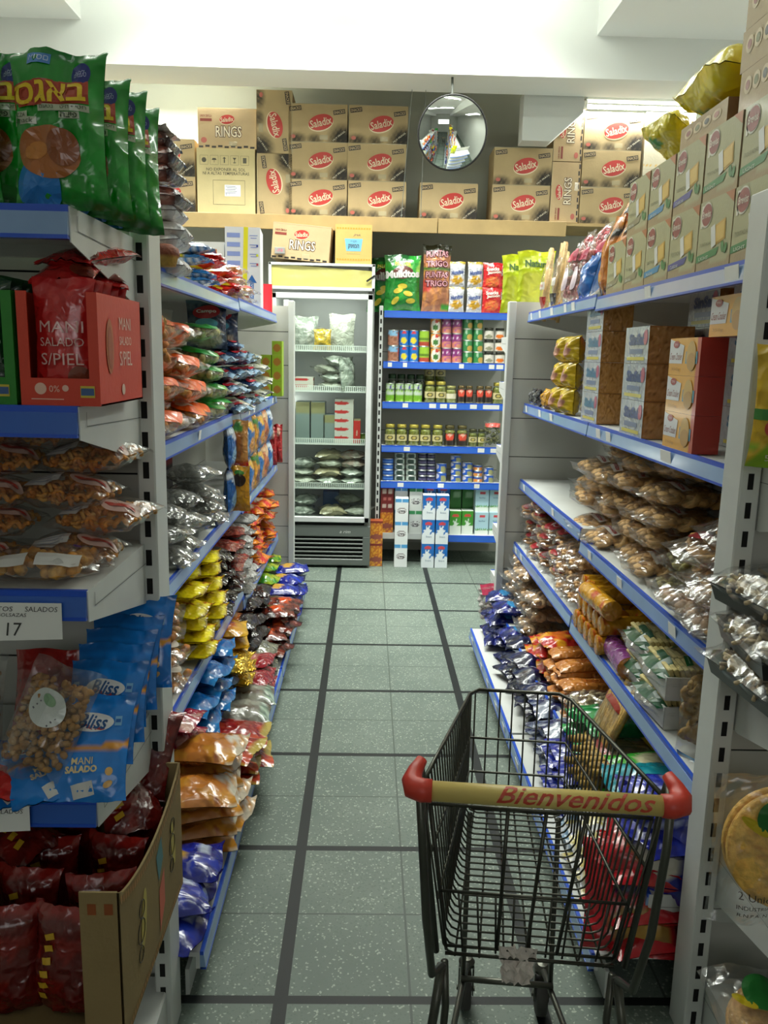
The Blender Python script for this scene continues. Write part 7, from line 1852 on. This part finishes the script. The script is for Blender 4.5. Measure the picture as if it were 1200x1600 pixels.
pile('spag', SPA, 'R', .71, (3.02, 2.90, 2.78), .275, (4, 4, 3), .044, .27, 'long orange spaghetti pack on the right fifth shelf', 'spaghetti pack', 'orange spaghetti packs', jit=3, jx=.008)
pile('whnood', clearbag('noodle_bag', .18, .20, .07, 'spiral', 36, .06, ['#c9b484', '#b8a070'], 174, 'noodles', film=CRISPFILM), 'R', .70, (2.66,), .286, 2, .07, .2, 'clear bag of pale noodles on the right fifth shelf', 'noodle bag', G5)
pile('grn5', bag(.20, .22, .08, '#17803e', [('n', 3, .3, 2, '#2a9c54'), ('e', .5, .5, .26, .18, '#4a4a44')], 175, m=FOIL), 'R', .695, (2.52, 2.44), .286, (2, 2), .075, .22, 'bright green bag on the right fifth shelf', 'food bag', G5, jit=16)
STK = clearbag('pasta_bag', .20, .26, .06, 'stick', 60, .20, ['#b9953e', '#a8843a'], 176, 'pasta_tubes', align='z', deco=lambda P, o: (lambda b: (b.color('#c9a814'), b.rect(0, .07, .17, .05, P.pl(.002), n=8, m=3), b.color('#8c2a1c'), b.rect(0, .235, .17, .02, P.pl(.002), n=8), b.color('#3a3c5a'), b.rect(.05, .04, .05, .02, P.pl(.004), n=3), b.build('label', GLOSSINK, o)))(MB()))
pile('stk', STK, 'R', .69, (2.29, 2.22), .286, (2, 2), .062, .26, 'clear pasta tube bag with yellow band, right fifth shelf', 'pasta bag', G5, jit=8)
put('stk', None, (.70, 2.34, .30), -pi / 2, 'upright clear bag of pasta tubes with yellow band', 'pasta bag', G5, rx=radians(-20))
pile('grn6', bag(.2, .22, .06, '#2f9a2a', [('e', .5, .5, .34, .2, '#c9c4a0'), ('e', .3, .3, .2, .12, '#8c8a6a')], 177, m=FOIL), 'R', .69, (2.10,), .286, 3, .06, .22, 'green bag with cream window on the right fifth shelf', 'food bag', G5)
pile('teal', bag(.19, .22, .07, '#12889a', [('n', 4, .2, 2, '#3aa8b4')], 178, m=FOIL), 'R', .66, (2.0,), .286, 3, .064, .22, 'teal bag on the right fifth shelf', 'food bag', G5)
pile('roy5', bag(.21, .25, .08, '#141e8c', [('e', .6, .4, .3, .2, '#c9c4b4'), ('d', .7, .4, .02, '#b9c0e0'), ('n', 4, .36, 2, '#2a3ab4')], 179, m=FOIL), 'R', .665, (1.87,), .286, 3, .075, .25, 'royal blue pasta bag by the right upright, fifth shelf', 'pasta bag', G5, jit=12)
put('roy5', None, (.715, 1.80, .26), radians(-40), 'royal blue pasta bag hanging over the edge by the right upright', 'pasta bag', G5, rx=radians(-12))
# ------------------------------------------------ RIGHT, base
G6 = 'bags on the right base shelf'
DN = bag(.18, .20, .07, '#0a0d2a', [('n', 4, .2, 2, '#141c4c'), ('d', .5, .5, .02, '#a8acc0')], 181, m=FOIL)
DNB = bag(.17, .19, .07, '#0e1450', [('n', 4, .15, 2, '#1c2880'), ('e', .5, .5, .3, .14, '#3a8ac0')], 182, m=FOIL)
pile('dnb', DNB, 'R', .625, (4.08, 3.90, 3.72), .122, (4, 4, 3), .058, .19, 'bright navy snack bag far on the right base', 'snack bag', G6, jit=20, jx=.02)
pile('dn', DN, 'R', .625, (3.54, 3.36, 3.18, 3.02), .122, (3, 3, 3, 3), .06, .20, 'dark navy and brown snack bag on the right base', 'snack bag', G6, jit=22, jx=.02)
NS = bag(.17, .19, .065, '#7c8698', [('n', 4, -.1, 2, '#141f50'), ('n', 5, .3, 8, '#c9ccd4')], 183, m=FOIL)
pile('ns', NS, 'R', .62, (2.84, 2.68), .122, (3, 3), .058, .19, 'silver and navy snack bag on the right base', 'snack bag', G6, jit=20, jx=.02)
NP = bag(.16, .22, .05, '#16207c', [('e', .5, .5, .36, .16, '#b9bcc9'), ('r', 0, .9, 1, 1, '#1c2c94')], 184, m=FOIL, nm='noodle_pack')
pile('np', NP, 'R', .61, (2.52, 2.36), .122, (4, 4), .046, .22, 'navy noodle pack with silver window on the right base', 'noodle pack', G6, jit=10)
pile('lb', bag(.17, .21, .06, '#7fa4c4', [('n', 4, .1, 2, '#d4d8dc')], 185, m=FOIL), 'R', .61, (2.22,), .122, 3, .054, .21, 'pale blue and white bag on the right base', 'snack bag', G6, jit=14)
pile('yw', bag(.18, .20, .065, '#b8a85a', [('n', 4, .05, 2, '#c9ccd0'), ('n', 5, .25, 7, '#2c3a8c')], 186, m=FOIL), 'R', .605, (2.10, 1.98), .122, (3, 3), .056, .20, 'cream and blue bag on the right base', 'snack bag', G6, jit=18)
RG = bag(.24, .26, .08, '#a81620', [('e', .6, .25, .34, .2, '#8c6a30'), ('r', .3, .62, .8, .72, '#3a9a1e'), ('r', .3, .54, .8, .62, '#12204a'), ('e', .6, .25, .2, .12, '#b08a3c')], 187, m=FOIL, nu=18, nv=20)
pile('rg', RG, 'R', .60, (1.84,), .122, 3, .072, .26, 'red pasta bag with green and navy stripes on the right base', 'pasta bag', G6, jit=16, jx=.02, mode='lie')
put('rg', None, (.70, 1.775, .33), radians(-20), 'red pasta bag with green stripe on top of the others by the upright', 'pasta bag', G6, rx=radians(-70))
put('rg', None, (.66, 1.74, .135), radians(-10), 'red pasta bag standing against the right upright near the floor', 'pasta bag', G6, rx=radians(-30))

# far end of the right gondola, past its end panel
FEB = clearbag('snack_bag', .13, .20, .06, 'chunk', 24, .035, ['#d0ccc8', '#b8a8a4'], 191, 'sweets', deco=lambda P, o: (lambda b: (b.color('#c03a5a'), b.rect(0, .175, .10, .03, P.pl(.002), n=5), b.build('header_label', GLOSSINK, o)))(MB()))
for i, (x, y, zz, nm) in enumerate(((.695, 4.33, .112, 'the nearer'), (.70, 4.43, .112, 'the farther'))):
    put('feb', FEB, (x, y, zz), radians(20), 'clear bag with pink header past the far right end panel, ' + nm, 'snack bag', 'bags on the far end shelves', rx=radians(-6))
